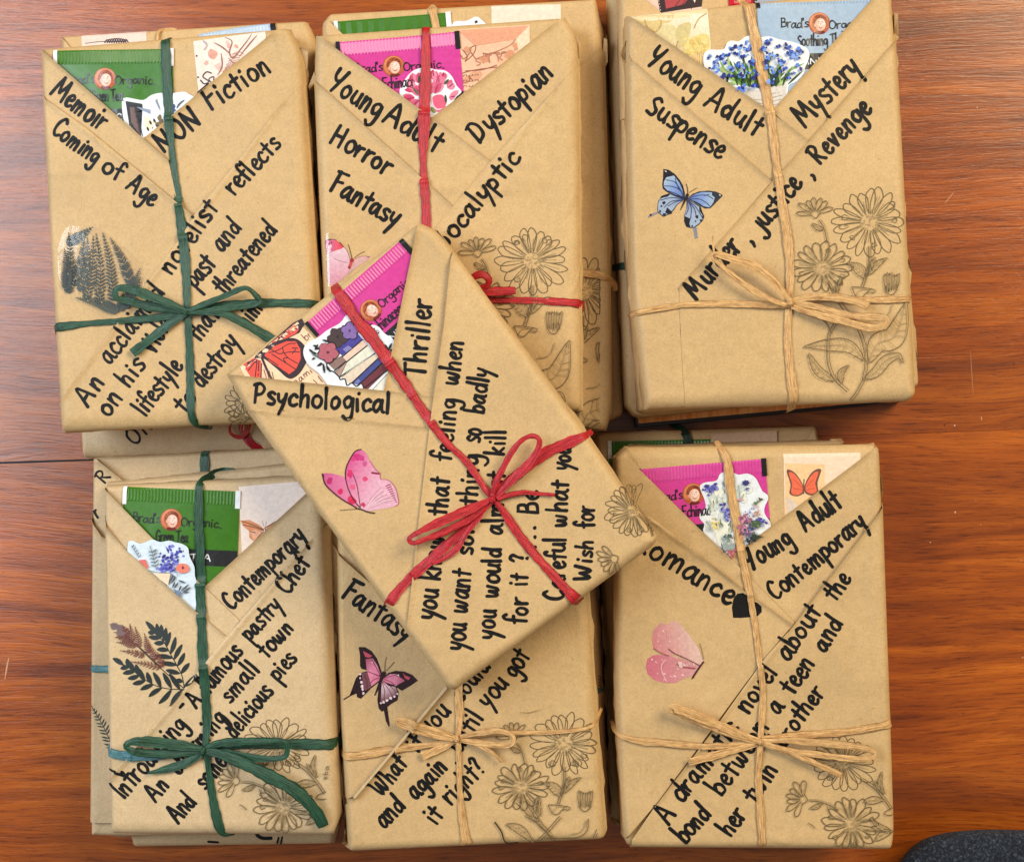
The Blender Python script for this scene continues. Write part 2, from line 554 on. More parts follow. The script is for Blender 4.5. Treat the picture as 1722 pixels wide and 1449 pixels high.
    def fold(s, pts, name='side_fold', th=0.0003):
        """small tongue of paper beside the parcel: pts (x, y, metres below the top)"""
        vs = [s.W(x, y, s.z1 - dz) for x, y, dz in pts]
        n = len(vs)
        lo = [(v[0], v[1], v[2] - 0.0035) for v in vs]
        tri = tessellate_polygon([[Vector((p[0], p[1], 0)) for p in pts]])
        faces = []
        for t in tri:
            a, b, c = [Vector(vs[i]) for i in t]
            faces.append(t if (b - a).cross(c - a).z > 0 else t[::-1])
        faces += [[i, i + n, (i + 1) % n + n, (i + 1) % n] for i in range(n)]
        return mesh_obj(name, vs + lo, [list(f) for f in faces], s.mat, s.root, smooth=False)

def sharp(o, ang=0.6):
    me = o.data
    bm = bmesh.new(); bm.from_mesh(me)
    for e in bm.edges:
        if len(e.link_faces) == 2 and e.calc_face_angle(0) > ang: e.smooth = False
    bm.to_mesh(me); bm.free()

class Flat:
    """a flat carrier (table top, or a parcel top at a fixed offset)"""
    def __init__(s, z, root_): s.z1 = z; s.root = root_
    def W(s, x, y, z):
        k = (CAM_H - s.z1) / CAM_H * S
        return ((x - CX) * k, -(y - CY) * k, z)
    def top(s, x, y): return s.z1

# ------------------------------------------------------------------ flat print: polygons and pen strokes in one mesh
class Art:
    def __init__(s, W_, zf, level=0.00006, clip=None):
        s.Wf, s.zf, s.lv = W_, zf, level
        s.v, s.f, s.c = [], [], []
        s.k = 0
        s.clip = clip; s.within = None
    def _z(s):
        s.k += 1
        return s.lv + s.k * 0.0000022
    def poly(s, pts, col, smooth=False, fn=None, grid=22):
        if smooth: pts = smooth_poly(pts)
        pts = [p[:2] for p in pts]
        s.k += 3 if fn else 2
        dz = s._z() + 0.000006
        xs = [p[0] for p in pts]; ys = [p[1] for p in pts]
        big = max(max(xs) - min(xs), max(ys) - min(ys)) > 12 or fn
        base = len(s.v)
        if big:
            v2, fs, _ = tess(pts, [], 8 if fn else 9)
        else:
            v2 = pts
            fs = []
            for t in tessellate_polygon([[Vector((p[0], p[1], 0)) for p in pts]]):
                a, b, c = [v2[i] for i in t]
                cr = (b[0] - a[0]) * (c[1] - a[1]) - (b[1] - a[1]) * (c[0] - a[0])
                fs.append(t if cr < 0 else t[::-1])
        for x, y in v2:
            s.v.append(s.Wf(x, y, s.zf(x, y) + dz))
            s.c.append(fn(x, y) if fn else col)
        s.f += [[i + base for i in f] for f in fs]
    def stroke(s, pts, w, col, taper=None, step=2.6, raw=False, jit=0.0):
        """pts (x, y[, width factor])"""
        if not raw: pts = catmull([tuple(p[:3]) if len(p) > 2 else (p[0], p[1], 1.0) for p in pts], step)
        if s.clip: 
            pts = [p for p in pts if s.clip(p[0], p[1])]
        if s.within: pts = [p for p in pts if inside(s.within, p[0], p[1])]
        n = len(pts)
        if n < 2: return
        dz = s._z()
        base = len(s.v)
        ph = random.uniform(0, 6.28)
        def put(x, y):
            s.v.append(s.Wf(x, y, s.zf(x, y) + dz)); s.c.append(col)
        L = []
        for i in range(n):
            a = pts[max(0, i - 1)]; b = pts[min(n - 1, i + 1)]
            dx, dy = b[0] - a[0], b[1] - a[1]; q = math.hypot(dx, dy) or 1
            dx, dy = dx / q, dy / q
            h = w * 0.5 * (pts[i][2] if len(pts[i]) > 2 else 1.0)
            h *= 1 + jit * math.sin(i * 0.7 + ph)
            if taper:
                t = i / (n - 1)
                h *= taper(t)
            L.append((pts[i][0], pts[i][1], dx, dy, h))
        # start cap
        x, y, dx, dy, h = L[0]
        if h > 0.8:
            put(x - dx * h, y - dy * h)
            put(x - dx * h * .7 + dy * h * .7, y - dy * h * .7 - dx * h * .7)
            put(x - dx * h * .7 - dy * h * .7, y - dy * h * .7 + dx * h * .7)
            s.f.append([base, base + 1, base + 2][::-1])
            prev = (base + 1, base + 2)
        else: prev = None
        for x, y, dx, dy, h in L:
            put(x + dy * h, y - dx * h); put(x - dy * h, y + dx * h)
            cur = (len(s.v) - 2, len(s.v) - 1)
            if prev: s.f.append([prev[1], cur[1], cur[0], prev[0]])
            prev = cur
        if L[-1][4] > 0.8:
            x, y, dx, dy, h = L[-1]
            put(x + dx * h * .7 + dy * h * .7, y + dy * h * .7 - dx * h * .7)
            put(x + dx * h * .7 - dy * h * .7, y + dy * h * .7 + dx * h * .7)
            cur = (len(s.v) - 2, len(s.v) - 1)
            s.f.append([prev[1], cur[1], cur[0], prev[0]])
            put(x + dx * h, y + dy * h)
            s.f.append([cur[1], len(s.v) - 1, cur[0]])
    def blob(s, x, y, r, col, n=8, jit=0.25, asp=1.0, rot=0.0):
        if s.within and not (inside(s.within, x - r, y) and inside(s.within, x + r, y) and inside(s.within, x, y - r) and inside(s.within, x, y + r)): return
        pts = []
        for i in range(n):
            a = i / n * 6.283
            q = r * random.uniform(1 - jit, 1 + jit)
            u, v = q * math.cos(a), q * math.sin(a) * asp
            pts.append((x + u * math.cos(rot) - v * math.sin(rot), y + u * math.sin(rot) + v * math.cos(rot)))
        s.poly(pts, col)
    def leaf(s, a, b, w, col, bend=0.0):
        """tapered leaf from base a to tip b"""
        mx, my = (a[0] + b[0]) / 2, (a[1] + b[1]) / 2
        dx, dy = b[0] - a[0], b[1] - a[1]
        m = (mx - dy * bend, my + dx * bend)
        s.stroke([a, m, b], w, col, taper=lambda t: 0.25 + 0.9 * math.sin(min(1, t * 1.02) * math.pi) ** 0.8 if t < .98 else 0.12)
    def build(s, name, mat, parent):
        if not s.v: return None
        # make every face look up
        fs = []
        for f in s.f:
            a, b, c = s.v[f[0]], s.v[f[1]], s.v[f[2]]
            cr = (b[0] - a[0]) * (c[1] - a[1]) - (b[1] - a[1]) * (c[0] - a[0])
            if abs(cr) < 1e-14 and len(f) == 4:
                d = s.v[f[3]]
                cr = (c[0] - a[0]) * (d[1] - a[1]) - (c[1] - a[1]) * (d[0] - a[0])
            fs.append(f if cr >= 0 else f[::-1])
        return mesh_obj(name, s.v, fs, mat, parent, cols=s.c, smooth=False)

# ------------------------------------------------------------------ hand lettering
G = {}
def gl(ch, w, *strokes):
    G[ch] = (w, [[tuple(float(q) for q in p.split(',')) for p in st.split()] for st in strokes])
gl('a', 1.0, ".70,.82 .46,1.02 .14,.72 .06,.24 .30,.02 .58,.34 .76,.92", ".78,.98 .74,.40 .84,.04 .98,.0")
gl('b', .85, ".06,1.85 .06,1.0 .08,.05", ".08,.55 .42,.98 .74,.62 .55,.06 .08,.08")
gl('c', .80, ".70,.82 .46,1.0 .10,.66 .12,.16 .42,0 .74,.18")
gl('d', .98, ".68,.80 .36,.96 .06,.52 .22,.04 .58,.16 .74,.66", ".86,1.85 .78,.9 .82,.02")
gl('e', .82, ".12,.50 .50,.56 .66,.80 .42,1.02 .10,.62 .20,.10 .48,.0 .76,.20")
gl('f', .70, ".74,1.62 .58,1.88 .34,1.66 .30,1.0 .30,-.05", ".02,.92 .34,.98 .66,1.02")
gl('g', .95, ".74,.84 .42,1.0 .08,.66 .26,.16 .60,.30 .78,.86", ".78,.90 .82,.1 .72,-.62 .38,-.80 .08,-.55")
gl('h', .90, ".10,1.85 .08,1.0 .06,.0", ".08,.50 .36,.96 .64,.86 .70,.0")
gl('i', .50, ".14,.95 .16,.0", ".22,1.38 .24,1.46")
gl('j', .60, ".42,.98 .42,.1 .34,-.62 .06,-.82 -.16,-.55")
gl('k', .85, ".10,1.85 .08,.0", ".66,1.02 .36,.66 .12,.50", ".12,.50 .42,.28 .74,-.02")
gl('l', .48, ".12,1.85 .14,.9 .14,.0")
gl('m', 1.35, ".06,.98 .08,.0", ".10,.52 .30,.94 .54,.86 .58,.0", ".60,.50 .80,.94 1.06,.86 1.12,.0")
gl('n', .90, ".06,.98 .08,.0", ".10,.50 .34,.96 .62,.88 .68,.0")
gl('o', .92, ".46,1.0 .12,.76 .10,.24 .42,.0 .74,.26 .76,.74 .46,1.0 .30,.94")
gl('p', .88, ".08,.98 .08,.2 .06,-.85", ".08,.52 .34,.98 .72,.76 .62,.18 .10,.12")
gl('q', .9, ".70,.85 .36,.98 .08,.55 .30,.05 .72,.6", ".74,.95 .76,-.85")
gl('r', .72, ".06,.98 .10,.0", ".10,.46 .28,.88 .62,.96")
gl('s', .74, ".66,.90 .38,1.02 .12,.80 .36,.54 .64,.32 .50,.02 .08,.06")
gl('t', .74, ".38,1.55 .34,.8 .34,.0", ".02,1.0 .36,1.02 .70,1.06")
gl('u', .90, ".08,.98 .08,.30 .34,.02 .64,.34 .70,.98", ".70,.98 .70,.4 .80,.02")
gl('v', .80, ".06,.98 .32,.02", ".32,.02 .70,1.0")
gl('w', 1.25, ".06,.98 .12,.14 .36,.04 .58,.80", ".58,.80 .66,.08 .92,.06 1.10,1.0")
gl('x', .8, ".06,.98 .7,.0", ".7,.98 .06,.0")
gl('y', .88, ".08,1.0 .12,.46 .40,.30 .66,.62", ".78,1.04 .58,.2 .22,-.80")
gl('A', 1.30, ".06,.0 .34,.9 .58,1.72 .72,1.72 .88,1.1 1.12,.02", ".22,.62 .60,.66 .98,.66")
gl('B', 1.05, ".12,1.75 .10,.0", ".10,1.72 .62,1.72 .66,1.12 .14,.94", ".14,.94 .80,.88 .84,.22 .10,.02")
gl('C', 1.10, ".92,1.46 .62,1.76 .16,1.22 .14,.42 .50,.0 .98,.26")
gl('D', 1.25, ".18,1.72 .16,.0", "-.06,1.60 .60,1.72 1.06,1.16 .92,.34 .10,.02")
gl('E', 1.0, ".12,1.7 .10,.0 ", ".1,1.7 .85,1.72", ".1,.9 .7,.9", ".1,.0 .85,.02")
gl('F', 1.00, ".20,1.72 .18,.0", "-.04,1.70 .50,1.74 .98,1.80", ".18,.92 .50,.96 .80,1.0")
gl('G', 1.15, ".95,1.46 .62,1.76 .16,1.22 .14,.42 .55,.0 1.0,.3 .98,.82", ".98,.82 .6,.8")
gl('H', 1.20, ".12,1.72 .10,.0", ".96,1.72 .96,.0", ".12,.84 .50,.86 .96,.90")
gl('I', .45, ".20,1.75 .20,.9 .20,.0")
gl('K', 1.0, ".12,1.7 .10,.0", ".85,1.6 .14,.7", ".3,.85 .92,.0")
gl('M', 1.60, ".06,.0 .20,.9 .36,1.66", ".36,1.66 .58,.9 .74,.52", ".74,.52 1.0,1.0 1.22,1.62", ".1.22,1.62 1.34,.8 1.44,.0".replace('.1.22', '1.22'))
gl('N', 1.25, ".10,.0 .12,1.0 .16,1.60", ".16,1.60 .52,.8 .92,.06", ".92,.06 1.02,1.0 1.06,1.60")
gl('O', 1.25, ".60,1.66 .16,1.24 .14,.42 .54,.0 1.00,.36 1.04,1.16 .60,1.66 .40,1.6")
gl('P', 1.00, ".14,1.70 .12,.0", "-.06,1.62 .50,1.76 .86,1.36 .62,.84 .14,.74")
gl('R', 1.05, ".14,1.70 .12,.0", "-.04,1.60 .48,1.76 .80,1.40 .56,.96 .16,.88", ".30,.90 .60,.4 .92,.0")
gl('S', .95, ".84,1.36 .54,1.52 .18,1.20 .44,.82 .78,.52 .60,.06 .08,.10")
gl('T', 1.10, ".52,1.70 .50,.0", ".0,1.62 .52,1.70 1.04,1.76")
gl('V', 1.0, ".06,1.6 .42,.02", ".42,.02 .86,1.64")
gl('W', 1.65, ".06,1.62 .24,.10 .44,.10 .70,1.10", ".70,1.10 .90,.08 1.12,.10 1.42,1.64")
gl('Y', 1.10, ".08,1.60 .06,1.0 .34,.70 .66,.90 .80,1.2", ".94,1.66 .72,.9 .36,-.14")
gl(',', .40, ".20,.18 .22,.0 .10,-.34")
gl('.', .40, ".16,.06 .19,.04")
gl('-', .70, ".08,.56 .56,.58")
gl("'", .30, ".12,1.7 .10,1.3")
gl('?', .85, ".10,1.36 .34,1.70 .66,1.44 .44,.96 .38,.56", ".36,.08 .38,.06")
gl(' ', .55)

def text_width(t): return sum(G[c][0] for c in t)

def write(art, text, x0, y0, x1, y1, xh, w, col=(0.012, 0.011, 0.012), arc=0.0, jit=0.045, slant=0.0, rnd=None, cond=1.0):
    rnd = rnd or random.Random(hash(text) % 9999 if False else sum(ord(c) * (i + 3) for i, c in enumerate(text)) + int(x0))
    dx, dy = x1 - x0, y1 - y0
    L = math.hypot(dx, dy); dx, dy = dx / L, dy / L
    ux, uy = dy, -dx
    if w > 4:
        x0 += dx * w * .5; y0 += dy * w * .5; L -= w; w *= 0.77; xh *= 1.07
    x0 += ux * w * .3; y0 += uy * w * .3
    tw = text_width(text) - 0.12
    sx = L / tw
    x = 0
    for ch in text:
        gw, strokes = G[ch]
        jy = rnd.uniform(-jit, jit); ja = rnd.uniform(-jit, jit) * 1.2; js = 1 + rnd.uniform(-jit, jit) * 1.6
        for st in strokes:
            pts = []
            for px, py in st:
                gx = (px * (.84 if gw > .6 else 1) + gw * .06 + ja * py * 0.6 + slant * py) * js + rnd.uniform(-.02, .02)
                gy = py * js + jy + rnd.uniform(-.02, .02)
                t = (x + gx) / tw
                b = arc * math.sin(math.pi * max(0, min(1, t)))
                X = x0 + dx * sx * (x + gx) + ux * (xh * gy + b)
                Y = y0 + dy * sx * (x + gx) + uy * (xh * gy + b)
                pts.append((X, Y, rnd.uniform(0.80, 1.15)))
            art.stroke(pts, w, col, step=2.2, jit=0.035)
        x += gw

def word(p, text, x0, y0, x1, y1, xh=18, w=7.2, arc=0.0):
    a = Art(p.W, p.mark, 0.00009)
    write(a, text, x0, y0, x1, y1, xh, w, arc=arc)
    return a.build('handwritten_word', 'marker_ink', p.root)

# ------------------------------------------------------------------ raffia ribbon
def ribbon(p, pts, mat, name='ribbon', parent=None, base=0.0003, seed=0, amp=0.00013, drape=True, dw=6.0, th=0.00022):
    """pts (x, y, width px, height m above the surface)"""
    rnd = random.Random(seed + len(pts) * 7 + int(pts[0][0]))
    if name not in ('ribbon', 'folded_edge_highlight') and parent in (None, p.root) and getattr(p, 'rib', None): parent = p.rib
    c = catmull([(q[0], q[1], q[2], q[3] if len(q) > 3 else 0.0) for q in pts], 3.2)
    n = len(c); M = 8
    ph = [rnd.uniform(0, 6.28) for _ in range(6)]
    verts, faces, uvs = [], [], []
    dist = 0
    # surface height smoothed along the length so the band bridges small steps
    zs = [p.top(q[0], q[1]) if drape else p.z1 for q in c]
    sm = []
    for i in range(n):
        lo, hi = max(0, i - 3), min(n, i + 4)
        sm.append(max(zs[i], sum(zs[lo:hi]) / (hi - lo)))
    for i in range(n):
        a = c[max(0, i - 1)]; b = c[min(n - 1, i + 1)]
        dx, dy = b[0] - a[0], b[1] - a[1]; q = math.hypot(dx, dy) or 1
        dx, dy = dx / q, dy / q
        x, y, w, h = c[i]
        if i: dist += math.hypot(x - c[i - 1][0], y - c[i - 1][1])
        w = max(1.5, w * (1.08 if name == 'bow_loop' else 1.12) * (1 + 0.07 * math.sin(dist * 0.11 + ph[0]) + 0.05 * math.sin(dist * 0.31 + ph[1])))
        for j in range(M):
            t = j / (M - 1) * 2 - 1
            amp_ = amp * min(1.0, w / 10)
            crease = amp_ * (math.cos(t * 3.4 + 1.3 * math.sin(dist * 0.05 + ph[2])) + 0.6 * math.cos(t * 9 + 1.5 * math.sin(dist * 0.08 + ph[3]) + ph[4]))
            edge = -amp_ * 0.3 * (abs(t) ** 3)
            wob = 0.25 * math.sin(dist * 0.35 + j * 2.1 + ph[5])
            X = x + dy * (t * w / 2) + wob * 0.3; Y = y - dx * (t * w / 2)
            Z = sm[i] + base + max(0.0, h) + crease + edge + amp_ * 1.2
            if h < 0: Z = sm[i] + base + h + crease
            verts.append(p.W(X, Y, Z)); uvs.append((dist, t * w / 2 / 3 + 10 * (seed + 1)))
    top_n = len(verts)
    for k in range(top_n):
        v = verts[k]; verts.append((v[0], v[1], v[2] - th)); uvs.append(uvs[k])
    for i in range(n - 1):
        for j in range(M - 1):
            a = i * M + j
            faces.append([a, a + 1, a + M + 1, a + M])
            faces.append([top_n + a + M, top_n + a + M + 1, top_n + a + 1, top_n + a])
        for j in (0, M - 1):
            a = i * M + j
            faces.append([a, a + M, top_n + a + M, top_n + a])
    for i in (0, n - 1):
        for j in range(M - 1):
            a = i * M + j
            faces.append([a, a + 1, top_n + a + 1, top_n + a])
    o = mesh_obj(name, verts, faces, mat, parent or p.root, uvs=uvs)
    if name == 'ribbon': p.rib = o
    if name == 'ribbon' and hasattr(p, 'edges'):
        for i in (0, n - 1):
            x, y = c[i][:2]
            ds = [((x - a_[0]) * n_[0] + (y - a_[1]) * n_[1], n_) for a_, n_ in p.edges]
            d0, nr = min(ds, key=lambda q: q[0])
            if d0 > 0.5: continue
            k = (CAM_H - p.z1) / CAM_H * S
            sv, sf, su = [], [], []
            zt = verts[i * M][2]
            for r, zz in enumerate((None, p.z1 - p.Rz - .002, (p.z0 + p.z1) / 2, p.z0 + .003)):
                for j in range(M):
                    v = verts[i * M + j]
                    q = 0 if zz is None else max(0.0, d0 + 1.6)
                    sv.append((v[0] - nr[0] * k * q, v[1] + nr[1] * k * q, v[2] if zz is None else min(zz, v[2]))); su.append((r * 20, j))
            for r in range(3):
                for j in range(M - 1):
                    b_ = r * M + j
                    sf.append([b_, b_ + 1, b_ + M + 1, b_ + M])
            mesh_obj('ribbon_side', sv, sf, mat, o, uvs=su)
    return o

def knot(p, x, y, mat, parent, r=8, h=0.0022, ang=0.8):
    """a few short wraps over the crossing"""
    for k, (a, ww) in enumerate(((ang, 8.5), (ang + 1.15, 7.0), (ang - 0.5, 5.5))):
        q = r * (1.0 - 0.12 * k)
        c, s_ = math.cos(a), math.sin(a)
        pts = [(x - c * q, y - s_ * q, ww * .7, h * .35), (x - c * q * .6, y - s_ * q * .6, ww, h + k * 0.0006),
               (x, y, ww * 1.1, h * 1.25 + k * 0.0008), (x + c * q * .6, y + s_ * q * .6, ww, h + k * 0.0006), (x + c * q, y + s_ * q, ww * .7, h * .35)]
        ribbon(p, pts, mat, 'knot', parent, seed=k + 40, amp=0.0003)
# ------------------------------------------------------------------ thin things in the pockets
def thin_sheet(p, poly, off, mat, name, parent, zadd=None, th=0.0002, use_top=False, grid=24, cuts=None):
    zb = (p.top if use_top else p.surf)
    zf = lambda x, y: zb(x, y) + off + (zadd(x, y) if zadd else 0)
    v2, fs, be = tess(poly, cuts if cuts is not None else p.cuts, grid)
    verts = [p.W(x, y, zf(x, y)) for x, y in v2]
    faces = [list(f) for f in fs]
    bidx = {}
    for a, b in be:
        for i in (a, b):
            if i not in bidx:
                v = verts[i]; verts.append((v[0], v[1], v[2] - th)); bidx[i] = len(verts) - 1
        faces.append([b, a, bidx[a], bidx[b]])
    o = mesh_obj(name, verts, faces, mat, parent)
    sharp(o)
    return o, zf

INK = (0.013, 0.012, 0.013)

def slab_write(a, text, P, x0, y0, wid, capx, w=1.5, col=INK, whimsy=0.0, rnd=None):
    """narrow display lettering in a bag's own (u, v) frame with little slab serifs"""
    rnd = rnd or random.Random(5)
    tw = text_width(text) - .12; sx = wid / tw; x = 0
    for ch in text:
        gw, st = G[ch]
        dy = rnd.uniform(-whimsy, whimsy)
        for s_ in st:
            pts = [P(x0 + sx * (x + q[0]), y0 - capx * (q[1] + dy)) for q in s_]
            a.stroke(pts, w, col, step=1.6)
            if whimsy or capx > 7:
                for q in (s_[0], s_[-1]):
                    if abs(q[1]) < .1 or q[1] > .9:
                        c0 = P(x0 + sx * (x + q[0]) - 1.3, y0 - capx * (q[1] + dy)); c1 = P(x0 + sx * (x + q[0]) + 1.3, y0 - capx * (q[1] + dy))
                        a.stroke([c0, c1], w * .7, col)
        x += gw

def portrait(p, P, u, v, zf, parent):
    a = Art(p.W, zf, 0.00012)
    cc = P(u, v)
    C = lambda uu, vv, r, ry=None, n=18: [P(u + uu + r * math.cos(i / n * 6.283), v + vv + (ry or r) * math.sin(i / n * 6.283)) for i in range(n)]
    a.poly(C(0, 0, 18.5, 18.5, 26), lin(176, 84, 50))
    a.poly(C(0.4, -.4, 17.0, 17.0, 24), None, fn=lambda x, y: mixc(lin(214, 134, 88), lin(178, 84, 48), .5 + ((x + y) - (cc[0] + cc[1])) / 44), grid=6)
    a.poly(C(0.6, -1.6, 12.6, 13.4, 20), lin(142, 66, 38))
    a.poly(C(2.4, -7.5, 9.5, 5.4), lin(120, 50, 28))
    for i in range(9):
        an = random.uniform(-2.9, -0.2)
        a.stroke([P(u + 7 * math.cos(an), v - 3 + 7 * math.sin(an)), P(u + 11.5 * math.cos(an + .2), v - 2 + 12 * math.sin(an + .2))], 1.2, lin(184, 90, 44))
    a.poly(C(1.0, 15.2, 8.5, 3), lin(110, 34, 34))
    a.poly(C(1.6, 2.2, 9.2, 11.2), lin(214, 158, 134))
    a.poly(C(2.2, 2.0, 8.2, 10.2), lin(232, 188, 168))
    a.poly(C(3.2, -.6, 6.2, 6.6), lin(244, 214, 200))
    a.poly(C(-1.8, 4.4, 2.2, 1.8, 8), lin(238, 176, 160)); a.poly(C(6.4, 3.6, 2.0, 1.8, 8), lin(240, 190, 174))
    a.poly(C(-7.0, 3, 2.2, 3), lin(226, 160, 134))
    a.poly(C(-1.4, 0, 1.2, .6, 8), lin(112, 84, 80)); a.poly(C(4.6, -.6, 1.2, .6, 8), lin(112, 84, 80))
    a.stroke([P(u - 3.4, v - 2.4), P(u - 1.4, v - 3), P(u + .4, v - 2.4)], .8, lin(170, 110, 84))
    a.stroke([P(u + 3.2, v - 3), P(u + 5, v - 3.4), P(u + 6.8, v - 2.8)], .8, lin(170, 110, 84))
    a.stroke([P(u + 1.6, v - .4), P(u + 1.9, v + 3), P(u + 3, v + 3.4)], .9, lin(214, 150, 128))
    a.poly([P(u - 1.4, v + 6.4), P(u + 2, v + 6.8), P(u + 5.2, v + 5.6), P(u + 4.2, v + 8), P(u + 2, v + 8.8), P(u, v + 8)], lin(150, 62, 60))
    a.poly([P(u - .6, v + 6.7), P(u + 2, v + 7), P(u + 4.4, v + 6.2), P(u + 3.6, v + 7), P(u + 2, v + 7.5)], lin(244, 228, 222))
    return a.build('round_portrait', 'print_gloss', parent)

def tea_bag(p, TL, TR, length, mat, label, lines=('Green Tea',), off=0.00045, du=0, dv=0, tab='foil_white', logo=True, crimp=True, band=True, tabs=(1, 1), tabx=0, low=None):
    w = math.hypot(TR[0] - TL[0], TR[1] - TL[1])
    U = ((TR[0] - TL[0]) / w, (TR[1] - TL[1]) / w); V = (-U[1], U[0])
    P = lambda u, v: (TL[0] + U[0] * u + V[0] * v, TL[1] + U[1] * u + V[1] * v)
    inv = lambda x, y: ((x - TL[0]) * U[0] + (y - TL[1]) * U[1], (x - TL[0]) * V[0] + (y - TL[1]) * V[1])
    cx, cy = P(w / 2, length / 2)
    r = root('tea_bag', p.W(cx, cy, p.surf(cx, cy)), label, 'tea bag', 'tea bags tucked in the parcel pockets')
    rnd = random.Random(int(TL[0]))
    f1 = rnd.uniform(0, 6)
    def zadd(x, y):
        u, v = inv(x, y)
        if v < 24: return 0
        a = max(0, math.sin(math.pi * min(1, max(0, u / w)))) ** .6; b = max(0, min(1, (v - 24) / 40))
        ridge = 0.00008 * math.sin(u * .11 + v * .05 + f1) + 0.00005 * math.sin(u * .3 - v * .11)
        return (0.00028 + ridge) * a * b
    body = [P(0, 24), P(w, 24), P(w, length), P(0, length)]
    o, zf = thin_sheet(p, body, off, mat, 'sachet', r, zadd, 0.0004, grid=9)
    # crimped seal: real ridges
    pitch = 2.75 if crimp else 9
    n = int(w / pitch)
    verts, faces = [], []
    for i in range(n + 1):
        for k, v in enumerate((0, 3, 21, 24.3)):
            u = i * w / n
            x, y = P(u, v)
            hz = (0.00030 if i % 2 else 0.0) * (1 if k in (1, 2) else 0) if 5 < u < w - 5 else 0
            verts.append(p.W(x, y, p.surf(x, y) + off + hz + 0.00003))
    for i in range(n):
        for k in range(3):
            a = i * 4 + k; faces.append([a + 1, a + 5, a + 4, a])
    mesh_obj('crimped_seal', verts, faces, mat, r, smooth=False)
    for side, on in zip((0, 1), tabs):
        if not on: continue
        u0, u1 = ((-1.5, 5) if side == 0 else (w - 7, w + 1.5))
        q = [P(u0 + tabx, -1), P(u1 + tabx, -1), P(u1 + tabx, 29), P(u0 + tabx, 29)]
        thin_sheet(p, q, off + 0.00034, tab, 'end_tab', r, None, 0.0003)
    a = Art(p.W, zf, 0.00008)
    if band:
        v0 = low if low else 100
        a.poly([P(0.5, v0), P(w - .5, v0), P(w - .5, v0 + 27), P(.5, v0 + 27)], (0.015, 0.015, 0.017))
        slab_write(a, 'ORGANIC TEA', P, w * .17, v0 + 19, w * .60, 6.3, 2.0, lin(225, 228, 232))
    if logo:
        slab_write(a, "Brad's", P, 17 + du, 58 + dv, 46, 8.6, 1.9, whimsy=.12, rnd=random.Random(2))
        slab_write(a, 'Organic', P, 98 + du, 61 + dv, 63, 8.4, 1.9, whimsy=.12, rnd=random.Random(3))
        a.stroke([P(163 + du, 63 + dv), P(167 + du, 63 + dv)], 1.4, INK)
        for k, t in enumerate(lines):
            wd = {'Green Tea': 54, 'Echinacea': 62, 'Soothing Throat': 96}.get(t, 60)
            slab_write(a, t, P, 84 + du - wd / 2 + (8 if wd > 60 else 0), 89 + dv + k * 14, wd, 11.0, 2.1, rnd=random.Random(4))
    a.build('printed_lettering', 'print_gloss', r)
    if logo: portrait(p, P, 82 + du, 52 + dv, zf, r)
    return r, P, zf

def card(p, poly, label, off=0.0002, col=(0.8, 0.76, 0.72), draw=None, fn=None):
    cx = sum(q[0] for q in poly) / len(poly); cy = sum(q[1] for q in poly) / len(poly)
    r = root('printed_card', p.W(cx, cy, p.surf(cx, cy)), label, 'card', 'printed cards tucked in the parcel pockets')
    name = 'card_%d' % int(cx)
    if name not in MATS: plain(name, col, 0.5, 0.4)
    MATS['paper_card'] = MATS[name]
    o, zf = thin_sheet(p, poly, off, name, 'card_sheet', r)
    a = Art(p.W, zf, 0.00003); a.within = [(x + (cx - x) * .01, y + (cy - y) * .01) for x, y in poly]
    if fn: a.poly([(x + (cx - x) * .004, y + (cy - y) * .004) for x, y in poly], col, fn=fn)
    if draw: draw(a)
    a.build('card_print', 'print_matt', r)
    return r

def diecut(p, outline, label, off, draw, mat='sticker_white', use_top=False):
    poly = smooth_poly(outline, 6)
    cx = sum(q[0] for q in poly) / len(poly); cy = sum(q[1] for q in poly) / len(poly)
    r = root('die_cut_sticker', p.W(cx, cy, p.surf(cx, cy)), label, 'sticker', 'die cut stickers tucked in the parcel pockets')
    o, zf = thin_sheet(p, poly, off, mat, 'sticker_backing', r, None, 0.00025)
    a = Art(p.W, zf, 0.00003)
    a.within = [(x + (cx - x) * .03, y + (cy - y) * .03) for x, y in poly]
    draw(a)
    a.build('sticker_print', 'print_gloss', r)
    return r

def folded_edge_highlight(p, pts):  # pale lip strip along the fold; its highlight is put into the colour
    return ribbon(p, [(x, y, 3.4, .0003) for x, y in pts], 'kraft_paper_pale', 'folded_edge_highlight', p.root, base=0.0001, amp=0.00002, th=0.0006)

# ------------------------------------------------------------------ line drawings of daisies
LINE = lin(104, 84, 52); SOFT = lin(158, 134, 92)
def petal(a, cx, cy, ang, r0, r1, wd, asp, rnd, w=1.3, col=LINE, curl=0.0):
    def q(r, s):
        x = r * math.cos(ang) - s * math.sin(ang); y = r * math.sin(ang) + s * math.cos(ang)
        return (cx + x, cy + y * asp)
    pts = [q(r0, -wd * .18), q(r0 + (r1 - r0) * .35, -wd * .42), q(r0 + (r1 - r0) * .75, -wd * .5), q(r1 * .97, -wd * .22 + curl), q(r1, curl),
           q(r1 * .96, wd * .26 + curl), q(r0 + (r1 - r0) * .72, wd * .5), q(r0 + (r1 - r0) * .35, wd * .4), q(r0, wd * .18)]
    pts = [(x + rnd.uniform(-.7, .7), y + rnd.uniform(-.7, .7)) for x, y in pts]
    a.stroke(pts, w, col, taper=lambda t: .55 + .6 * math.sin(math.pi * t))
    for k in range(rnd.randint(0, 2)):
        s0 = rnd.uniform(-.22, .22) * wd
        a.stroke([q(r0 + (r1 - r0) * rnd.uniform(.05, .15), s0 * .5), q(r0 + (r1 - r0) * rnd.uniform(.4, .75), s0)], 0.9, SOFT)

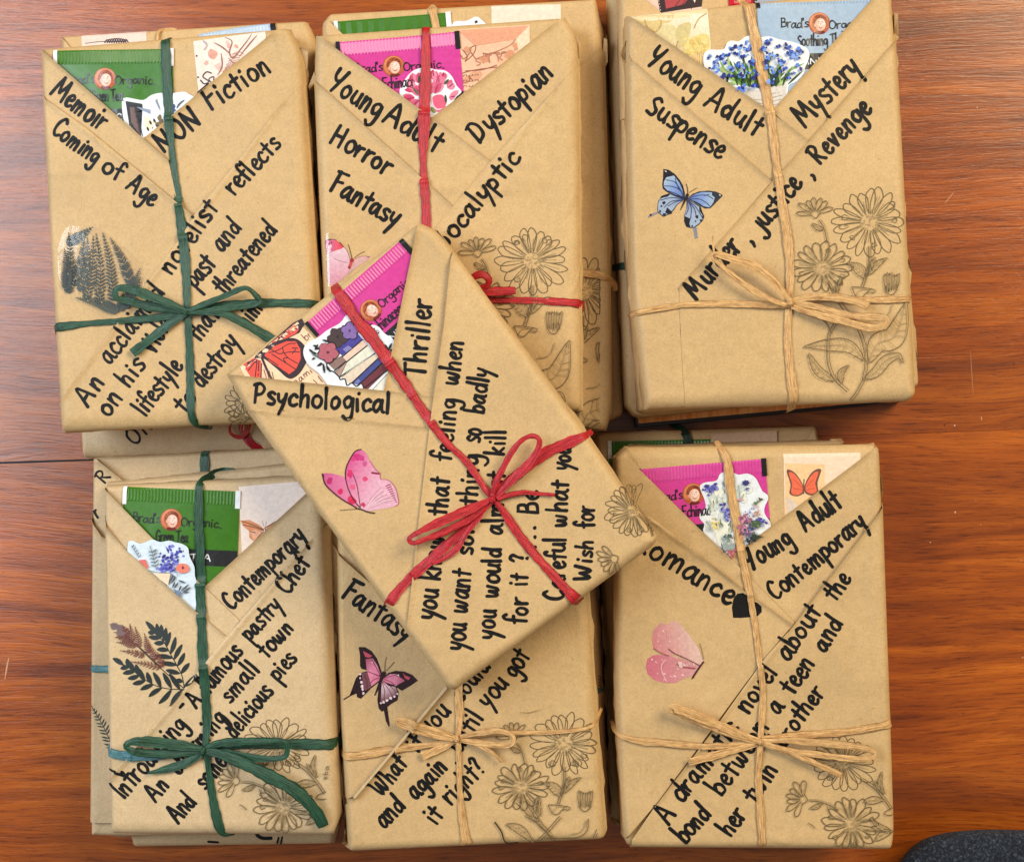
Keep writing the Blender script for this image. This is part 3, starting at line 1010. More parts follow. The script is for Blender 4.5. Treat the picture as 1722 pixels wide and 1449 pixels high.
def daisy(a, cx, cy, R, seed=1, n=19, asp=.92, core=.24, a0=0, a1=6.283, tilt=0.0):
    rnd = random.Random(seed)
    for i in range(n):
        t = a0 + (a1 - a0) * (i + rnd.uniform(-.18, .18)) / n
        rr = R * rnd.uniform(.86, 1.06)
        petal(a, cx, cy, t + tilt, R * core, rr, R * rnd.uniform(.20, .30), asp, rnd, curl=rnd.uniform(-2, 2))
    for i in range(n // 3):
        t = rnd.uniform(a0, a1)
        petal(a, cx, cy, t + tilt, R * .6, R * rnd.uniform(.72, .86), R * .14, asp, rnd, w=1.1)
    for i in range(46):
        t = rnd.uniform(0, 6.283); r = R * core * 1.2 * math.sqrt(rnd.random())
        x, y = cx + r * math.cos(t), cy + r * math.sin(t) * asp
        q = rnd.uniform(.8, 1.8)
        a.stroke([(x - q, y), (x, y - q), (x + q, y), (x, y + q)], .8, SOFT)
    for i in range(22):
        t = rnd.uniform(a0, a1); r0 = R * core
        a.stroke([(cx + r0 * math.cos(t), cy + r0 * math.sin(t) * asp), (cx + r0 * 1.6 * math.cos(t + .05), cy + r0 * 1.6 * math.sin(t + .05) * asp)], .8, SOFT)

def small_flower(a, cx, cy, ang, R=24, seed=3):
    """half-open flower seen from the side, opening towards ang"""
    rnd = random.Random(seed)
    for k, t in enumerate((-1.35, -.8, -.36, .06, .5, .9, 1.4)):
        petal(a, cx, cy, ang + t, 5, R * (1.05 if abs(t) < .6 else 1.2) * rnd.uniform(.9, 1.05), R * .30, .95, rnd, w=1.3)
    b = ang + math.pi
    a.stroke([(cx + 9 * math.cos(ang + 1.5), cy + 9 * math.sin(ang + 1.5)), (cx + 7 * math.cos(b), cy + 7 * math.sin(b)), (cx + 9 * math.cos(ang - 1.5), cy + 9 * math.sin(ang - 1.5))], 1.4, LINE)

def bud(a, cx, cy, ang=-1.5708, L=30, wd=24, seed=4):
    rnd = random.Random(seed)
    c, s_ = math.cos(ang), math.sin(ang)
    q = lambda u, v: (cx + u * c - v * s_, cy + u * s_ + v * c)
    for i in range(7):
        v = (i - 3) / 3 * wd * .5
        top_ = L * rnd.uniform(.5, .62)
        a.stroke([q(-L * .25, v * .75), q(L * .2, v * 1.02), q(top_, v * .95), q(top_ * .8, v * .7)], 1.2, LINE)
    for i in range(11):
        v = rnd.uniform(-.46, .46) * wd
        a.stroke([q(-L * rnd.uniform(.2, .42), v * .85), q(L * rnd.uniform(-.1, .15), v)], .9, LINE if i % 2 else SOFT)
    a.stroke([q(-L * .2, -wd * .42), q(-L * .45, -wd * .2), q(-L * .48, wd * .15), q(-L * .2, wd * .42)], 1.4, LINE)

def outline_leaf(a, pts, wd, seed=6, veins=6, w=1.4, col=LINE):
    """leaf along a curved midrib"""
    rnd = random.Random(seed)
    c = catmull([tuple(q[:2]) for q in pts], 4)
    n = len(c); l, r = [], []
    mids = []
    for i, (x, y) in enumerate(c):
        t = i / (n - 1)
        p0 = c[max(0, i - 1)]; p1 = c[min(n - 1, i + 1)]
        dx, dy = p1[0] - p0[0], p1[1] - p0[1]; q = math.hypot(dx, dy) or 1
        h = wd * .5 * math.sin(math.pi * t ** .85) ** .9
        l.append((x - dy / q * h, y + dx / q * h)); r.append((x + dy / q * h, y - dx / q * h)); mids.append((x, y))
    a.stroke(l[::2] + [l[-1]], w, col); a.stroke(r[::2] + [r[-1]], w, col); a.stroke(mids[::3] + [mids[-1]], 1.0, SOFT)
    for k in range(1, veins):
        i = int(n * k / veins); j = min(n - 1, i + max(2, n // (veins + 2)))
        if i < n:
            a.stroke([mids[i], ((mids[i][0] + l[j][0]) / 2 + 1, (mids[i][1] + l[j][1]) / 2), l[j]], .9, SOFT)
            a.stroke([mids[i], ((mids[i][0] + r[j][0]) / 2, (mids[i][1] + r[j][1]) / 2 + 1), r[j]], .9, SOFT)

def stem(a, pts, wd=4.0):
    c = catmull([tuple(q[:2]) for q in pts], 5)
    l, r = [], []
    for i, (x, y) in enumerate(c):
        p0 = c[max(0, i - 1)]; p1 = c[min(len(c) - 1, i + 1)]
        dx, dy = p1[0] - p0[0], p1[1] - p0[1]; q = math.hypot(dx, dy) or 1
        l.append((x - dy / q * wd / 2, y + dx / q * wd / 2)); r.append((x + dy / q * wd / 2, y - dx / q * wd / 2))
    a.stroke(l, 1.4, LINE); a.stroke(r, 1.2, SOFT if wd < 4 else LINE)

class Moved:
    """an Art seen through a move, turn and scale"""
    def __init__(s, a, fn): s.a, s.fn = a, fn
    def stroke(s, pts, *k, **kw): s.a.stroke([s.fn(q[0], q[1]) + tuple(q[2:]) for q in pts], *k, **kw)
def moved(a, src, dst, sc=1.0, rot=0.0):
    c, s_ = math.cos(rot) * sc, math.sin(rot) * sc
    return Moved(a, lambda x, y: (dst[0] + (x - src[0]) * c - (y - src[1]) * s_, dst[1] + (x - src[0]) * s_ + (y - src[1]) * c))

def bouquet_tall(a, dst, sc=1.0, rot=0.0, seed=0, low=True):
    """the tall drawing, in the coordinates of the top right parcel; dst = where the big flower stands"""
    m = moved(a, (1459.5, 374.8), dst, sc, rot)
    T = crop(1300, 300, 3.8125)
    daisy(m, 1459.5, 374.8, 61, 11 + seed, 20, .93, .24)
    daisy(m, 1381, 452, 52, 12 + seed, 17, .86, .26)
    small_flower(m, 1368, 362, -1.75, 27, 13 + seed)
    bud(m, 1495, 480, -1.5, 34, 26, 14 + seed)
    stem(m, T((285, 272), (312, 310), (328, 360), (340, 420)), 2.6)
    outline_leaf(m, T((315, 335), (275, 325), (240, 295)), 8, 15, 3)
    stem(m, T((605, 440), (605, 540), (590, 610), (560, 700)), 4)
    outline_leaf(m, T((575, 650), (540, 590), (465, 545)), 17, 16, 6)
    outline_leaf(m, T((600, 625), (650, 560), (720, 515)), 11, 17, 4)
    outline_leaf(m, T((605, 605), (622, 555), (640, 508)), 7, 18, 3)
    m.stroke(T((490, 700), (560, 705), (635, 720), (630, 740), (590, 735), (560, 765), (520, 762), (490, 705)), 1.4, LINE)
    m.stroke(T((520, 760), (545, 720), (600, 712)), 1.0, SOFT)
    m.stroke(T((590, 735), (610, 712), (636, 722)), 1.2, LINE)
    stem(m, T((340, 665), (380, 740), (430, 820), (500, 910), (545, 990), (575, 1090), (585, 1200), (570, 1290)), 5)
    outline_leaf(m, T((400, 760), (402, 700), (425, 640)), 7, 19, 3)
    m.stroke(T((750, 810), (735, 860), (700, 895), (640, 905)), 1.6, SOFT)
    if low:
        stem(m, T((385, 935), (350, 1010), (342, 1100), (350, 1200), (390, 1290), (470, 1365)), 4.5)
        m.stroke(T((205, 875), (290, 900), (335, 940), (365, 1000)), 1.5, LINE)
        outline_leaf(m, T((572, 1170), (470, 1080), (330, 1070), (188, 1080)), 22, 20, 9)
        outline_leaf(m, T((605, 1185), (660, 1060), (770, 1010), (846, 790)), 36, 21, 10)
        outline_leaf(m, T((385, 1300), (280, 1235), (218, 1120)), 15, 22, 7)
        outline_leaf(m, T((430, 1320), (425, 1250), (475, 1198)), 11, 23, 5)
        outline_leaf(m, T((570, 1290), (650, 1240), (715, 1165), (790, 1140), (818, 1190)), 18, 24, 8)
        stem(m, T((570, 1290), (530, 1370), (488, 1428)), 4)

def bouquet_low(a, dst, sc=1.0, rot=0.0, seed=0):
    """the wide drawing, in the coordinates of the bottom right parcel"""
    m = moved(a, (1416, 1279), dst, sc, rot)
    T = crop(1300, 1200, 6.036)
    daisy(m, 1416, 1279, 56, 31 + seed, 20, .84, .22)
    daisy(m, 1429, 1382, 50, 32 + seed, 17, .95, .24)
    small_flower(m, 1348, 1340, 3.35, 28, 33 + seed)
    stem(m, T((350, 850), (450, 860), (560, 900), (650, 950)), 3)
    outline_leaf(m, T((480, 880), (420, 920), (350, 935)), 8, 34, 3)
    stem(m, T((880, 640), (1000, 720), (1100, 830), (1190, 950)), 4)
    outline_leaf(m, T((1110, 790), (1060, 700), (1080, 560)), 8, 35, 4)
    outline_leaf(m, T((1080, 770), (1030, 700), (995, 650)), 5, 36, 3)
    outline_leaf(m, T((900, 870), (1000, 850), (1110, 850)), 13, 37, 4)
    stem(m, T((900, 1150), (1050, 1160), (1200, 1170)), 3)
    outline_leaf(m, T((1180, 1160), (1060, 1120), (965, 1030)), 9, 38, 5)
    outline_leaf(m, T((1200, 1170), (1110, 1190), (1010, 1270)), 13, 39, 4)
    m.stroke(T((1190, 930), (1130, 960), (1110, 995), (1160, 1005), (1205, 1000)), 1.4, LINE)
    m.stroke(T((335, 1080), (370, 1100), (408, 1135)), 1.3, LINE)
    m.stroke(T((530, 920), (545, 960), (560, 990)), 1.3, LINE)

def frond(a, p0, p1, wd, n, col, bend=0.1, lw=3.2, tip=.2):
    mx, my = (p0[0] + p1[0]) / 2, (p0[1] + p1[1]) / 2
    dx, dy = p1[0] - p0[0], p1[1] - p0[1]
    c = catmull([p0, (mx - dy * bend, my + dx * bend), p1], 2)
    a.stroke(c, 1.2, col, raw=True)
    for k in range(n):
        t = k / n
        i = int(t * (len(c) - 2)); x, y = c[i][:2]; x2, y2 = c[i + 1][:2]
        ux, uy = x2 - x, y2 - y; q = math.hypot(ux, uy) or 1; ux, uy = ux / q, uy / q
        h = wd * (1 - t) ** .6 * (.65 + .35 * min(1, t * 5))
        for sgn in (-1, 1):
            vx, vy = ux * .62 - sgn * uy * .8, uy * .62 + sgn * ux * .8
            a.leaf((x, y), (x + vx * h, y + vy * h), lw * (1 - t * .5), col)
# ------------------------------------------------------------------ table
table = root('wooden_table', (0, 0, 0), 'varnished orange brown wooden table top of long boards under all the parcels', 'table')
bounds = [(-520, -520), (118, 96), (298, 284), (604, 592), (778, 722), (1096, 1084), (1300, 1292), (1960, 1960)]
BX0, BX1 = -700, 2420
TH = 0.022
for i in range(7):
    (a0, a1), (b0, b1) = bounds[i], bounds[i + 1]
    g0 = 0.35; g1 = 0.35
    def yy(l, r, x): return l + (r - l) * x / 1722.0
    n = 24
    verts, faces = [], []
    for j in range(n + 1):
        x = BX0 + (BX1 - BX0) * j / n
        def gap(k):
            if k == 4: return max(0.5, 3.6 - 3.0 * max(0, x) / 1100.0)
            return 0.04
        ya = yy(a0, a1, x) + gap(i) * .5; yb = yy(b0, b1, x) - gap(i + 1) * .5
        for y in (ya, yb):
            X, Y, _ = W(x, y, 0)
            ed = 0.6
            verts.append((X, Y, 0.0))
        X, Y, _ = W(x, ya + 1.2, 0); Xb, Yb, _ = W(x, yb - 1.2, 0)
        verts[-2] = (verts[-2][0], verts[-2][1], 0); verts[-1] = (verts[-1][0], verts[-1][1], 0)
        verts.append((X, Y, 0)); verts.append((Xb, Yb, 0))
        verts.append((verts[-4][0], verts[-4][1], -TH)); verts.append((verts[-4][0], verts[-4][1], -TH))
    for j in range(n):
        q = j * 6; r = q + 6
        faces += [[q + 2, q, r, r + 2], [q + 3, q + 2, r + 2, r + 3], [q + 1, q + 3, r + 3, r + 1], [q, q + 4, r + 4, r], [q + 5, q + 1, r + 1, r + 5], [q + 4, q + 5, r + 5, r + 4]]
    o = mesh_obj('board', verts, faces, 'table_wood_%s' % 'abcdefg'[i], table, smooth=False)
vs = [W(x, y, -TH - .001 - dz) for dz in (0, .02) for x, y in ((BX0, -500), (BX1, -500), (BX1, 1940), (BX0, 1940))]  # unseen dark slab, added so no light comes up through the board seam
mesh_obj('seam_light_block', vs, [[3, 2, 1, 0], [4, 5, 6, 7], [0, 1, 5, 4], [1, 2, 6, 5], [2, 3, 7, 6], [3, 0, 4, 7]], 'black_board', table, smooth=False)
tf = Flat(0.0, table)
aa = Art(W, lambda x, y: 0, 0.00003)
random.seed(7)
for pts, w in (([(1589, 342), (1597, 332), (1605, 322)], 1.6), ([(8, 1142), (12, 1118), (15, 1105)], 2.4), ([(1632, 590), (1635, 640), (1637, 664)], .8), ([(1650, 700), (1651, 707)], 2)):
    aa.stroke(pts, w, lin(200, 150, 112), taper=lambda t: .4 + .6 * math.sin(t * 3.14))
for i in range(26):
    x, y = random.choice([(random.uniform(1550, 1720), random.uniform(0, 1380)), (random.uniform(0, 150), random.uniform(0, 1440))])
    aa.blob(x, y, random.uniform(.5, 1.6), random.choice([lin(214, 190, 170), lin(70, 30, 14), lin(180, 130, 96)]), 6)
aa.build('scratches_and_specks', 'print_matt', table)

# ------------------------------------------------------------------ fabric cushion, bottom right
def cushion():
    z = 0.03
    outl = [(1504, 1500), (1507, 1468), (1520, 1438), (1550, 1412), (1594, 1399), (1660, 1394), (1760, 1396), (1900, 1400), (1900, 1560), (1504, 1560)]
    cx, cy, _ = W(1640, 1480, 0)
    r = root('fabric_cushion', (cx, cy, 0.0), 'dark navy speckled fabric cushion with a rounded corner lying on the table', 'cushion')
    poly = smooth_poly(outl, 8)
    n = len(poly)
    cxx = sum(p[0] for p in poly) / n; cyy = sum(p[1] for p in poly) / n
    verts, faces = [], []
    prof = [(0.985, 0.0005), (1.0, 0.008), (1.0, z - .014), (.985, z - .006), (.95, z - .001), (.90, z + .002), (.78, z + .004), (.5, z + .005)]
    for f, zz in prof:
        for x, y in poly:
            verts.append(W(cxx + (x - cxx) * f, cyy + (y - cyy) * f, zz))
    for k in range(len(prof) - 1):
        for i in range(n):
            j = (i + 1) % n
            faces.append([k * n + i, k * n + j, (k + 1) * n + j, (k + 1) * n + i])
    faces.append([(len(prof) - 1) * n + i for i in range(n)])
    mesh_obj('cushion_cover', [(v[0], v[1], v[2]) for v in verts], [f[::-1] for f in faces], 'navy_fabric', r)
    # welt cord round the pad
    for m_ in ():
        vv, ff = [], []
        for i, (x, y) in enumerate(poly):
            X, Y, Z = W(cxx + (x - cxx) * m_, cyy + (y - cyy) * m_, z - .012)
            nx, ny = (x - cxx), -(y - cyy); q = math.hypot(nx, ny); nx /= q; ny /= q
            for k in range(6):
                t = k / 6 * 6.283
                vv.append((X + nx * .0022 * math.cos(t), Y + ny * .0022 * math.cos(t), Z + .0022 * math.sin(t)))
        for i in range(n):
            j = (i + 1) % n
            for k in range(6):
                l = (k + 1) % 6
                ff.append([i * 6 + k, i * 6 + l, j * 6 + l, j * 6 + k])
        mesh_obj('piping', vv, ff, 'navy_fabric', r)
cushion()
random.seed(11)
L_ = 'brown paper book parcel '
# ================================================================== lower layers
# ---- top left stack
pA3 = Parcel(L_ + 'lowest in top left stack, red ribbon and word Old showing',
             [(132, 110), (500, 80), (545, 500), (548, 760), (200, 775), (136, 769), (133, 735)], 0.0, 0.018, R=[12, 12, 12, 26, 26, 10, 12], mat='kraft_paper_pale', seed=3, und=.0006)
word(pA3, 'Old', 224, 753, 268, 712, 16, 5.2)
ribbon(pA3, [(408, 700, 11, .001), (409, 722, 12, .001), (419, 742, 12, .0006), (438, 756, 11, .0003), (462, 765, 10, .0002), (486, 768, 6, 0)], 'raffia_red', seed=1)
ribbon(pA3, [(388, 715, 4, .003), (390, 728, 5, .0035), (402, 735, 6, .003), (414, 731, 5, .003), (421, 719, 4, .003), (423, 708, 4, .003)], 'raffia_red', 'bow_loop', seed=2)
pA3.fold([(200, 765, .006), (202, 781, .013), (170, 777, .013), (137, 771, .011), (150, 764, .008)])
pA2 = Parcel(L_ + 'second in top left stack, edge with pale pink card showing',
             [(101, 59), (515, 33), (530, 64), (543, 400), (547, 690), (130, 700)], 0.018, 0.036, R=[8, 16, 18, 16, 12, 12], mat='kraft_paper', seed=4)
card(pA2, [(136, 57), (246, 50), (249, 110), (140, 116)], 'pale pink card with a dark sketched arc, at the back of the top left stack', col=lin(226, 200, 188),
     draw=lambda a: [a.stroke([(143, 73), (170, 70), (215, 69)], 1.2, INK)] + [a.stroke([(176 + k * 4, 72), (180 + k * 4, 67 - 2 * math.sin(k / 8 * 3.14)), (184 + k * 4, 72)], 2.2, lin(60, 36, 40)) for k in range(9)])
tea_bag(pA2, (334, 58), (461, 37), 120, 'sachet_blue', 'pale blue tea bag, thin sliver showing behind the top left parcel', logo=False, band=False, crimp=True, tab='foil_black', tabs=(0, 1))
pA2.flap([(101, 59), (118, 80), (150, 130), (150, 300), (104, 300)], 0)
ribbon(pA2, [(266, 70, 5, .001), (267, 58, 5, .001), (273, 50, 5, .0008), (288, 48, 5, .0004), (296, 49, 4, 0)], 'raffia_tan', seed=3)
# ---- top middle stack
pB3 = Parcel(L_ + 'lowest in top middle stack, narrow plain strip at its right',
             [(560, 45), (1008, 20), (1020, 60), (1035, 320), (1050, 682), (1048, 697), (1020, 712), (562, 720)], 0.0, 0.017, R=[14, 10, 14, 16, 6, 12, 16, 14], seed=5)
pB3.fold([(1018, 64, .004), (1024, 60, .003), (1036, 100, .006), (1030, 98, .006)])
pB2 = Parcel(L_ + 'second in top middle stack, daisy drawing on right edge',
             [(541, 38), (553, 21), (1003, -4), (1012, 40), (1027, 400), (1030, 690), (1020, 724), (560, 735)], 0.017, 0.035, R=[10, 10, 12, 24, 26, 18, 20, 14], seed=6)
tea_bag(pB2, (563, 38), (756, 21), 200, 'sachet_green', 'green tea bag peeping out behind the top middle parcel', logo=False, band=False, crimp=False)
diecut(pB2, [(762, 60), (763, 38), (785, 36), (800, 29), (812, 36), (830, 60), (800, 80)], 'sliver of white die cut sticker, back of the top middle stack', .0008,
       lambda a: [a.blob(801, 38, 2.5, INK, 6)], )
card(pB2, [(826, 10), (943, 8), (944, 100), (828, 104)], 'blank off white card at the back of the top middle stack', col=lin(222, 212, 196))
pB2.flap([(541, 38), (552, 36), (572, 55), (610, 90), (560, 300), (541, 200)], 1)
pB2.flap([(1003, -4), (1012, 40), (1016, 100), (960, 160), (900, 120), (952, 29)], 0)
pB2.flap([(1018, 80), (975, 115), (900, 200), (900, 700), (1020, 724), (1030, 690), (1027, 400)], 2)
aB2 = Art(pB2.W, pB2.mark, .00009, clip=lambda x, y: x < 1009)
bouquet_tall(aB2, (981, 490), 1.0, 0.02, 50)
aB2.build('flower_print', 'print_matt', pB2.root)
pB2.fold([(1016, 62, .002), (1021, 66, .001), (1023, 100, .004), (1013, 122, .005), (1014, 90, .004)])
ribbon(pB2, [(720, 2, 13, .0), (726, 10, 13, .0006), (730, 30, 12, .0008), (734, 50, 13, .0005), (740, 90, 12, 0)], 'raffia_tan', seed=4)
ribbon(pB2, [(960, 460, 11, .0), (985, 461, 11, .0005), (1008, 464, 12, .0008), (1024, 470, 11, .0006), (1033, 478, 10, .0)], 'raffia_tan', seed=5)
ribbon(pB2, [(1026, 466, 7, .001), (1035, 474, 8, .001), (1037, 486, 7, .0)], 'raffia_tan', 'ribbon_tail', seed=6)
# ---- top right stack
def copper_book():
    r = root('hardback_book', W(1300, 500, 0), 'black edged book with a copper foil cover under the top right parcels', 'book')
    o = [(1051, 500), (1053, 690), (1071, 719), (1300, 700), (1538, 674), (1528, 300), (1040, 300)]
    o = [(1046, 300), (1052, 660), (1071, 719), (1455, 683), (1520, 675), (1490, 300)]
    fl = Flat(0.010, r)
    def slab(poly, z0, z1, mat, name, bev=1.5):
        n = len(poly); cx = sum(p[0] for p in poly) / n; cy = sum(p[1] for p in poly) / n
        vs, fs = [], []
        for ins, z in ((0, z0), (0, z1 - .0008), (bev, z1)):
            for x, y in poly:
                d = math.hypot(cx - x, cy - y)
                vs.append(fl.W(x + (cx - x) / d * ins, y + (cy - y) / d * ins, z))
        for k in range(2):
            for i in range(n):
                j = (i + 1) % n
                fs.append([k * n + j, k * n + i, (k + 1) * n + i, (k + 1) * n + j][::-1])
        fs.append([2 * n + i for i in range(n)])
        fs.append([i for i in range(n)][::-1])
        mesh_obj(name, vs, fs, mat, r, smooth=False)
    slab(o, 0.0, 0.010, 'black_board', 'book_board')
    slab([(1060, 310), (1064, 660), (1074, 712), (1455, 677), (1512, 670), (1484, 310)], 0.0101, 0.0106, 'copper_foil', 'foil_cover', .5)
copper_book()
pC3 = Parcel(L_ + 'third in top right stack, left strip crossed by dark ribbon',
             [(1021, -30), (1480, -50), (1528, 500), (1534, 655), (1075, 702), (1066, 699), (1052, 682), (1036, 380)], 0.0108, 0.027, R=[16, 14, 16, 12, 12, 8, 10, 18], seed=8)
ribbon(pC3, [(1026, 447, 11, -.001), (1037, 447, 11, .0004), (1062, 448, 11, .0004), (1100, 448, 11, 0)], 'raffia_dark_green', seed=7)
pC3.fold([(1021, 55, .003), (1016, 66, .004), (1024, 85, .006), (1036, 100, .004), (1024, 78, .003)])
pC2 = Parcel(L_ + 'second in top right stack, dark red butterfly card at its top',
             [(1040, -30), (1496, -50), (1520, 250), (1540, 520), (1552, 638), (1543, 652), (1088, 694), (1076, 690), (1050, 380)], 0.027, 0.044, R=[10, 12, 14, 12, 8, 10, 14, 10, 12], seed=9)
def redfly(a):
    a.poly([(1104, -12), (1182, -12), (1180, 12), (1110, 22)], lin(40, 14, 22))
    a.poly([(1116, -10), (1165, -10), (1150, 8), (1120, 15)], lin(170, 60, 66))
    for k in range(6): a.stroke([(1112 + k * 10, 16), (1132 + k * 9, -8)], 1.2, lin(50, 16, 24))
    for k in range(4): a.blob(1108 + k * .8, 2 + k * 5, 1, lin(220, 190, 190), 6)
    a.poly([(1160, -12), (1174, -12), (1168, 6)], lin(226, 206, 196))
card(pC2, [(1060, -30), (1181, -30), (1180, 60), (1064, 60)], 'pink card with a dark red butterfly wing, at the back of the top right stack', col=lin(224, 192, 176), draw=redfly)
tea_bag(pC2, (1224, -14), (1300, -18), 40, 'sachet_red', 'red tea bag, a sliver at the back of the top right stack', logo=False, band=False, crimp=False, tabs=(0, 0))
pC2.flap([(1040, -30), (1060, -18), (1120, 30), (1060, 200), (1044, 200)], 1)
pC2.fold([(1039, 18, .003), (1043, 17, .003), (1052, 38, .004), (1050, 60, .006), (1041, 36, .006)])
# ---- bottom left stack
pD4 = Parcel(L_ + 'lowest in bottom left stack, strip with marker strokes below the rest',
             [(217, 900), (560, 880), (566, 1398), (559, 1421), (222, 1426), (217, 1407)], 0.0, 0.013, R=[10, 12, 12, 14, 12, 8], mat='kraft_paper_pale', seed=10)
aD = Art(pD4.W, pD4.mark, .00009)
aD.stroke([(431, 1394), (433, 1403), (442, 1408), (456, 1408)], 6, INK); aD.stroke([(466, 1417), (469, 1407)], 3, INK); aD.stroke([(472, 1418), (475, 1406)], 3, INK)
aD.stroke([(350, 1415), (366, 1416)], 4, INK)
aD.build('marker_strokes', 'marker_ink', pD4.root)
pD3 = Parcel(L_ + 'third in bottom left stack, teal ribbon at its left edge',
             [(155, 770), (520, 750), (566, 1390), (553, 1402), (190, 1409), (150, 1407), (152, 1100)], 0.013, 0.027, R=[8, 12, 12, 12, 10, 10, 10], mat='kraft_paper_pale', seed=12, und=.0005)
pD3.flap([(155, 770), (166, 772), (213, 810), (300, 880), (200, 1000), (152, 900)], 1, curl=[((166, 772), (300, 880), .0012, 14)])
pD3.flap([(153, 862), (160, 880), (175, 900), (300, 1000), (200, 1380), (150, 1380), (152, 1100)], 2, curl=[((153, 862), (175, 900), .0015, 12)])
word(pD3, 'R', 176, 816, 190, 800, 11, 4.5)
word(pD3, 'r', 163, 872, 172, 866, 12, 5)
ribbon(pD3, [(344, 760, 12, .0), (344, 775, 13, .0005), (344, 800, 13, .0005), (345, 830, 12, 0)], 'raffia_green', seed=8)
ribbon(pD3, [(145, 1122, 10, -.002), (152, 1122, 11, .0004), (180, 1123, 11, .0004), (215, 1124, 11, 0)], 'raffia_teal', seed=9)
aD3 = Art(pD3.W, pD3.mark, .00009)
frond(aD3, (196, 1262), (155, 1184), 17, 13, lin(54, 64, 56), .02, 3)
aD3.build('fern_sticker', 'print_gloss', pD3.root)
pD2 = Parcel(L_ + 'second in bottom left stack, only slanting top edge showing',
             [(176, 812), (500, 778), (545, 800), (566, 1380), (188, 1396)], 0.027, 0.040, R=[8, 14, 14, 12, 12], mat='kraft_paper_pale', seed=13)
ribbon(pD2, [(352, 830, 10, 0), (351, 808, 10, .0006), (357, 796, 9, .0008), (368, 791, 8, .0008), (380, 790, 6, .0003), (392, 790, 5, -.001)], 'raffia_green', seed=10)
# ---- bottom middle
pE2 = Parcel(L_ + 'under the bottom middle parcel, strip with scribbles on the right',
             [(560, 865), (985, 845), (1004, 985), (1016, 1180), (1025, 1385), (600, 1402)], 0.0, 0.034, R=[12, 12, 14, 14, 12, 12], seed=14)
aE = Art(pE2.W, pE2.mark, .00009)
for k in range(5): aE.stroke([(1006, 1136 + k * 5), (1012, 1139 + k * 5), (1009, 1143 + k * 5)], 1.3, LINE)
aE.build('marker_scribble', 'print_matt', pE2.root)
ribbon(pE2, [(996, 1160, 7, 0), (1010, 1161, 8, .0004), (1019, 1162, 7, -.002)], 'raffia_teal', seed=11)
# ---- bottom right stack
pF3 = Parcel(L_ + 'lowest in bottom right stack, dark green ribbon over top edge',
             [(990, 728), (1373, 716), (1379, 742), (1410, 1385), (1046, 1392), (1030, 1384), (1012, 960)], 0.0, 0.017, R=[12, 8, 10, 12, 10, 10, 14], seed=15)
tea_bag(pF3, (1023, 742), (1208, 738), 200, 'sachet_green', 'green tea bag with ribbed edge peeping out behind the bottom right parcel', logo=False, band=False)
card(pF3, [(1195, 729), (1306, 724), (1308, 800), (1197, 806)], 'plain pink beige card behind the bottom right parcel', col=lin(212, 176, 144), off=.0012)
pF3.flap([(1373, 716), (1379, 742), (1383, 800), (1340, 790), (1345, 752)], 0)
ribbon(pF3, [(1136, 709, 11, -.003), (1141, 716, 12, .0008), (1150, 724, 13, .001), (1156, 740, 13, .001), (1160, 765, 12, 0)], 'raffia_dark_green', seed=12)
pF2 = Parcel(L_ + 'second in bottom right stack, thin edge behind the Romance parcel',
             [(1046, 757), (1060, 749), (1414, 740), (1426, 750), (1474, 1390), (1050, 1402), (1032, 900)], 0.017, 0.032, R=[8, 10, 8, 12, 12, 12, 12], seed=16)
pF2.fold([(1400, 738, .003), (1416, 737, .002), (1423, 744, .004), (1400, 748, .003)])

# ================================================================== top parcels
# ---- top left
pA = Parcel(L_ + 'tied with green ribbon, marked Memoir and NON Fiction',
            [(67, 80), (485, 45), (509, 90), (521, 260), (537, 506), (546, 704), (104, 727), (82, 400)], 0.036, 0.056, R=[14, 20, 24, 26, 26, 30, 16, 14], seed=21)
tea_bag(pA, (92, 86), (291, 83), 205, 'sachet_green', 'green tea bag with round child portrait beside the word Memoir', lines=('Green Tea',), du=3, dv=-3)
def c1(a):
    rnd = random.Random(5)
    for i in range(26):
        x, y = 385 + rnd.gauss(0, 22), 112 + rnd.gauss(0, 18)
        a.blob(x, y, rnd.uniform(3, 10), mixc(lin(228, 214, 208), lin(214, 150, 134), rnd.random()), 9, .4)
    for st in ([(376, 62), (390, 70), (386, 88), (392, 98), (404, 84), (418, 66), (424, 55)], [(360, 72), (374, 80), (388, 92)], [(402, 96), (420, 74), (432, 60)], [(372, 90), (374, 112), (366, 128)], [(384, 98), (396, 108), (410, 100)]):
        a.stroke(st, 2.0, lin(150, 96, 84), taper=lambda t: .4 + .8 * math.sin(3.14 * t))
    for k in range(7):
        a.stroke([(372 + k * 3, 128 - k * 6), (380 + k * 4, 118 - k * 5), (392 + k * 3, 110 - k * 3)], 1.1, lin(176, 120, 104))
    a.stroke([(356, 124), (348, 122), (342, 130), (352, 138), (344, 142), (338, 136)], 2.0, lin(70, 48, 52))
    a.stroke([(356, 140), (352, 134), (360, 130), (360, 140), (368, 134)], 1.6, lin(70, 48, 52))
    a.blob(331, 95, 1.6, lin(60, 50, 56)); a.blob(334, 131, 1.6, lin(60, 50, 56)); a.stroke([(326, 66), (340, 68), (348, 76), (344, 84)], 2.4, lin(176, 166, 172))
card(pA, [(325, 70), (445, 52), (447, 60), (437, 170), (337, 180)], 'white card with brown ink figure sketch and pink wash, beside NON Fiction', col=lin(236, 216, 206), draw=c1)
S1 = crop(80, 60, 6.15)
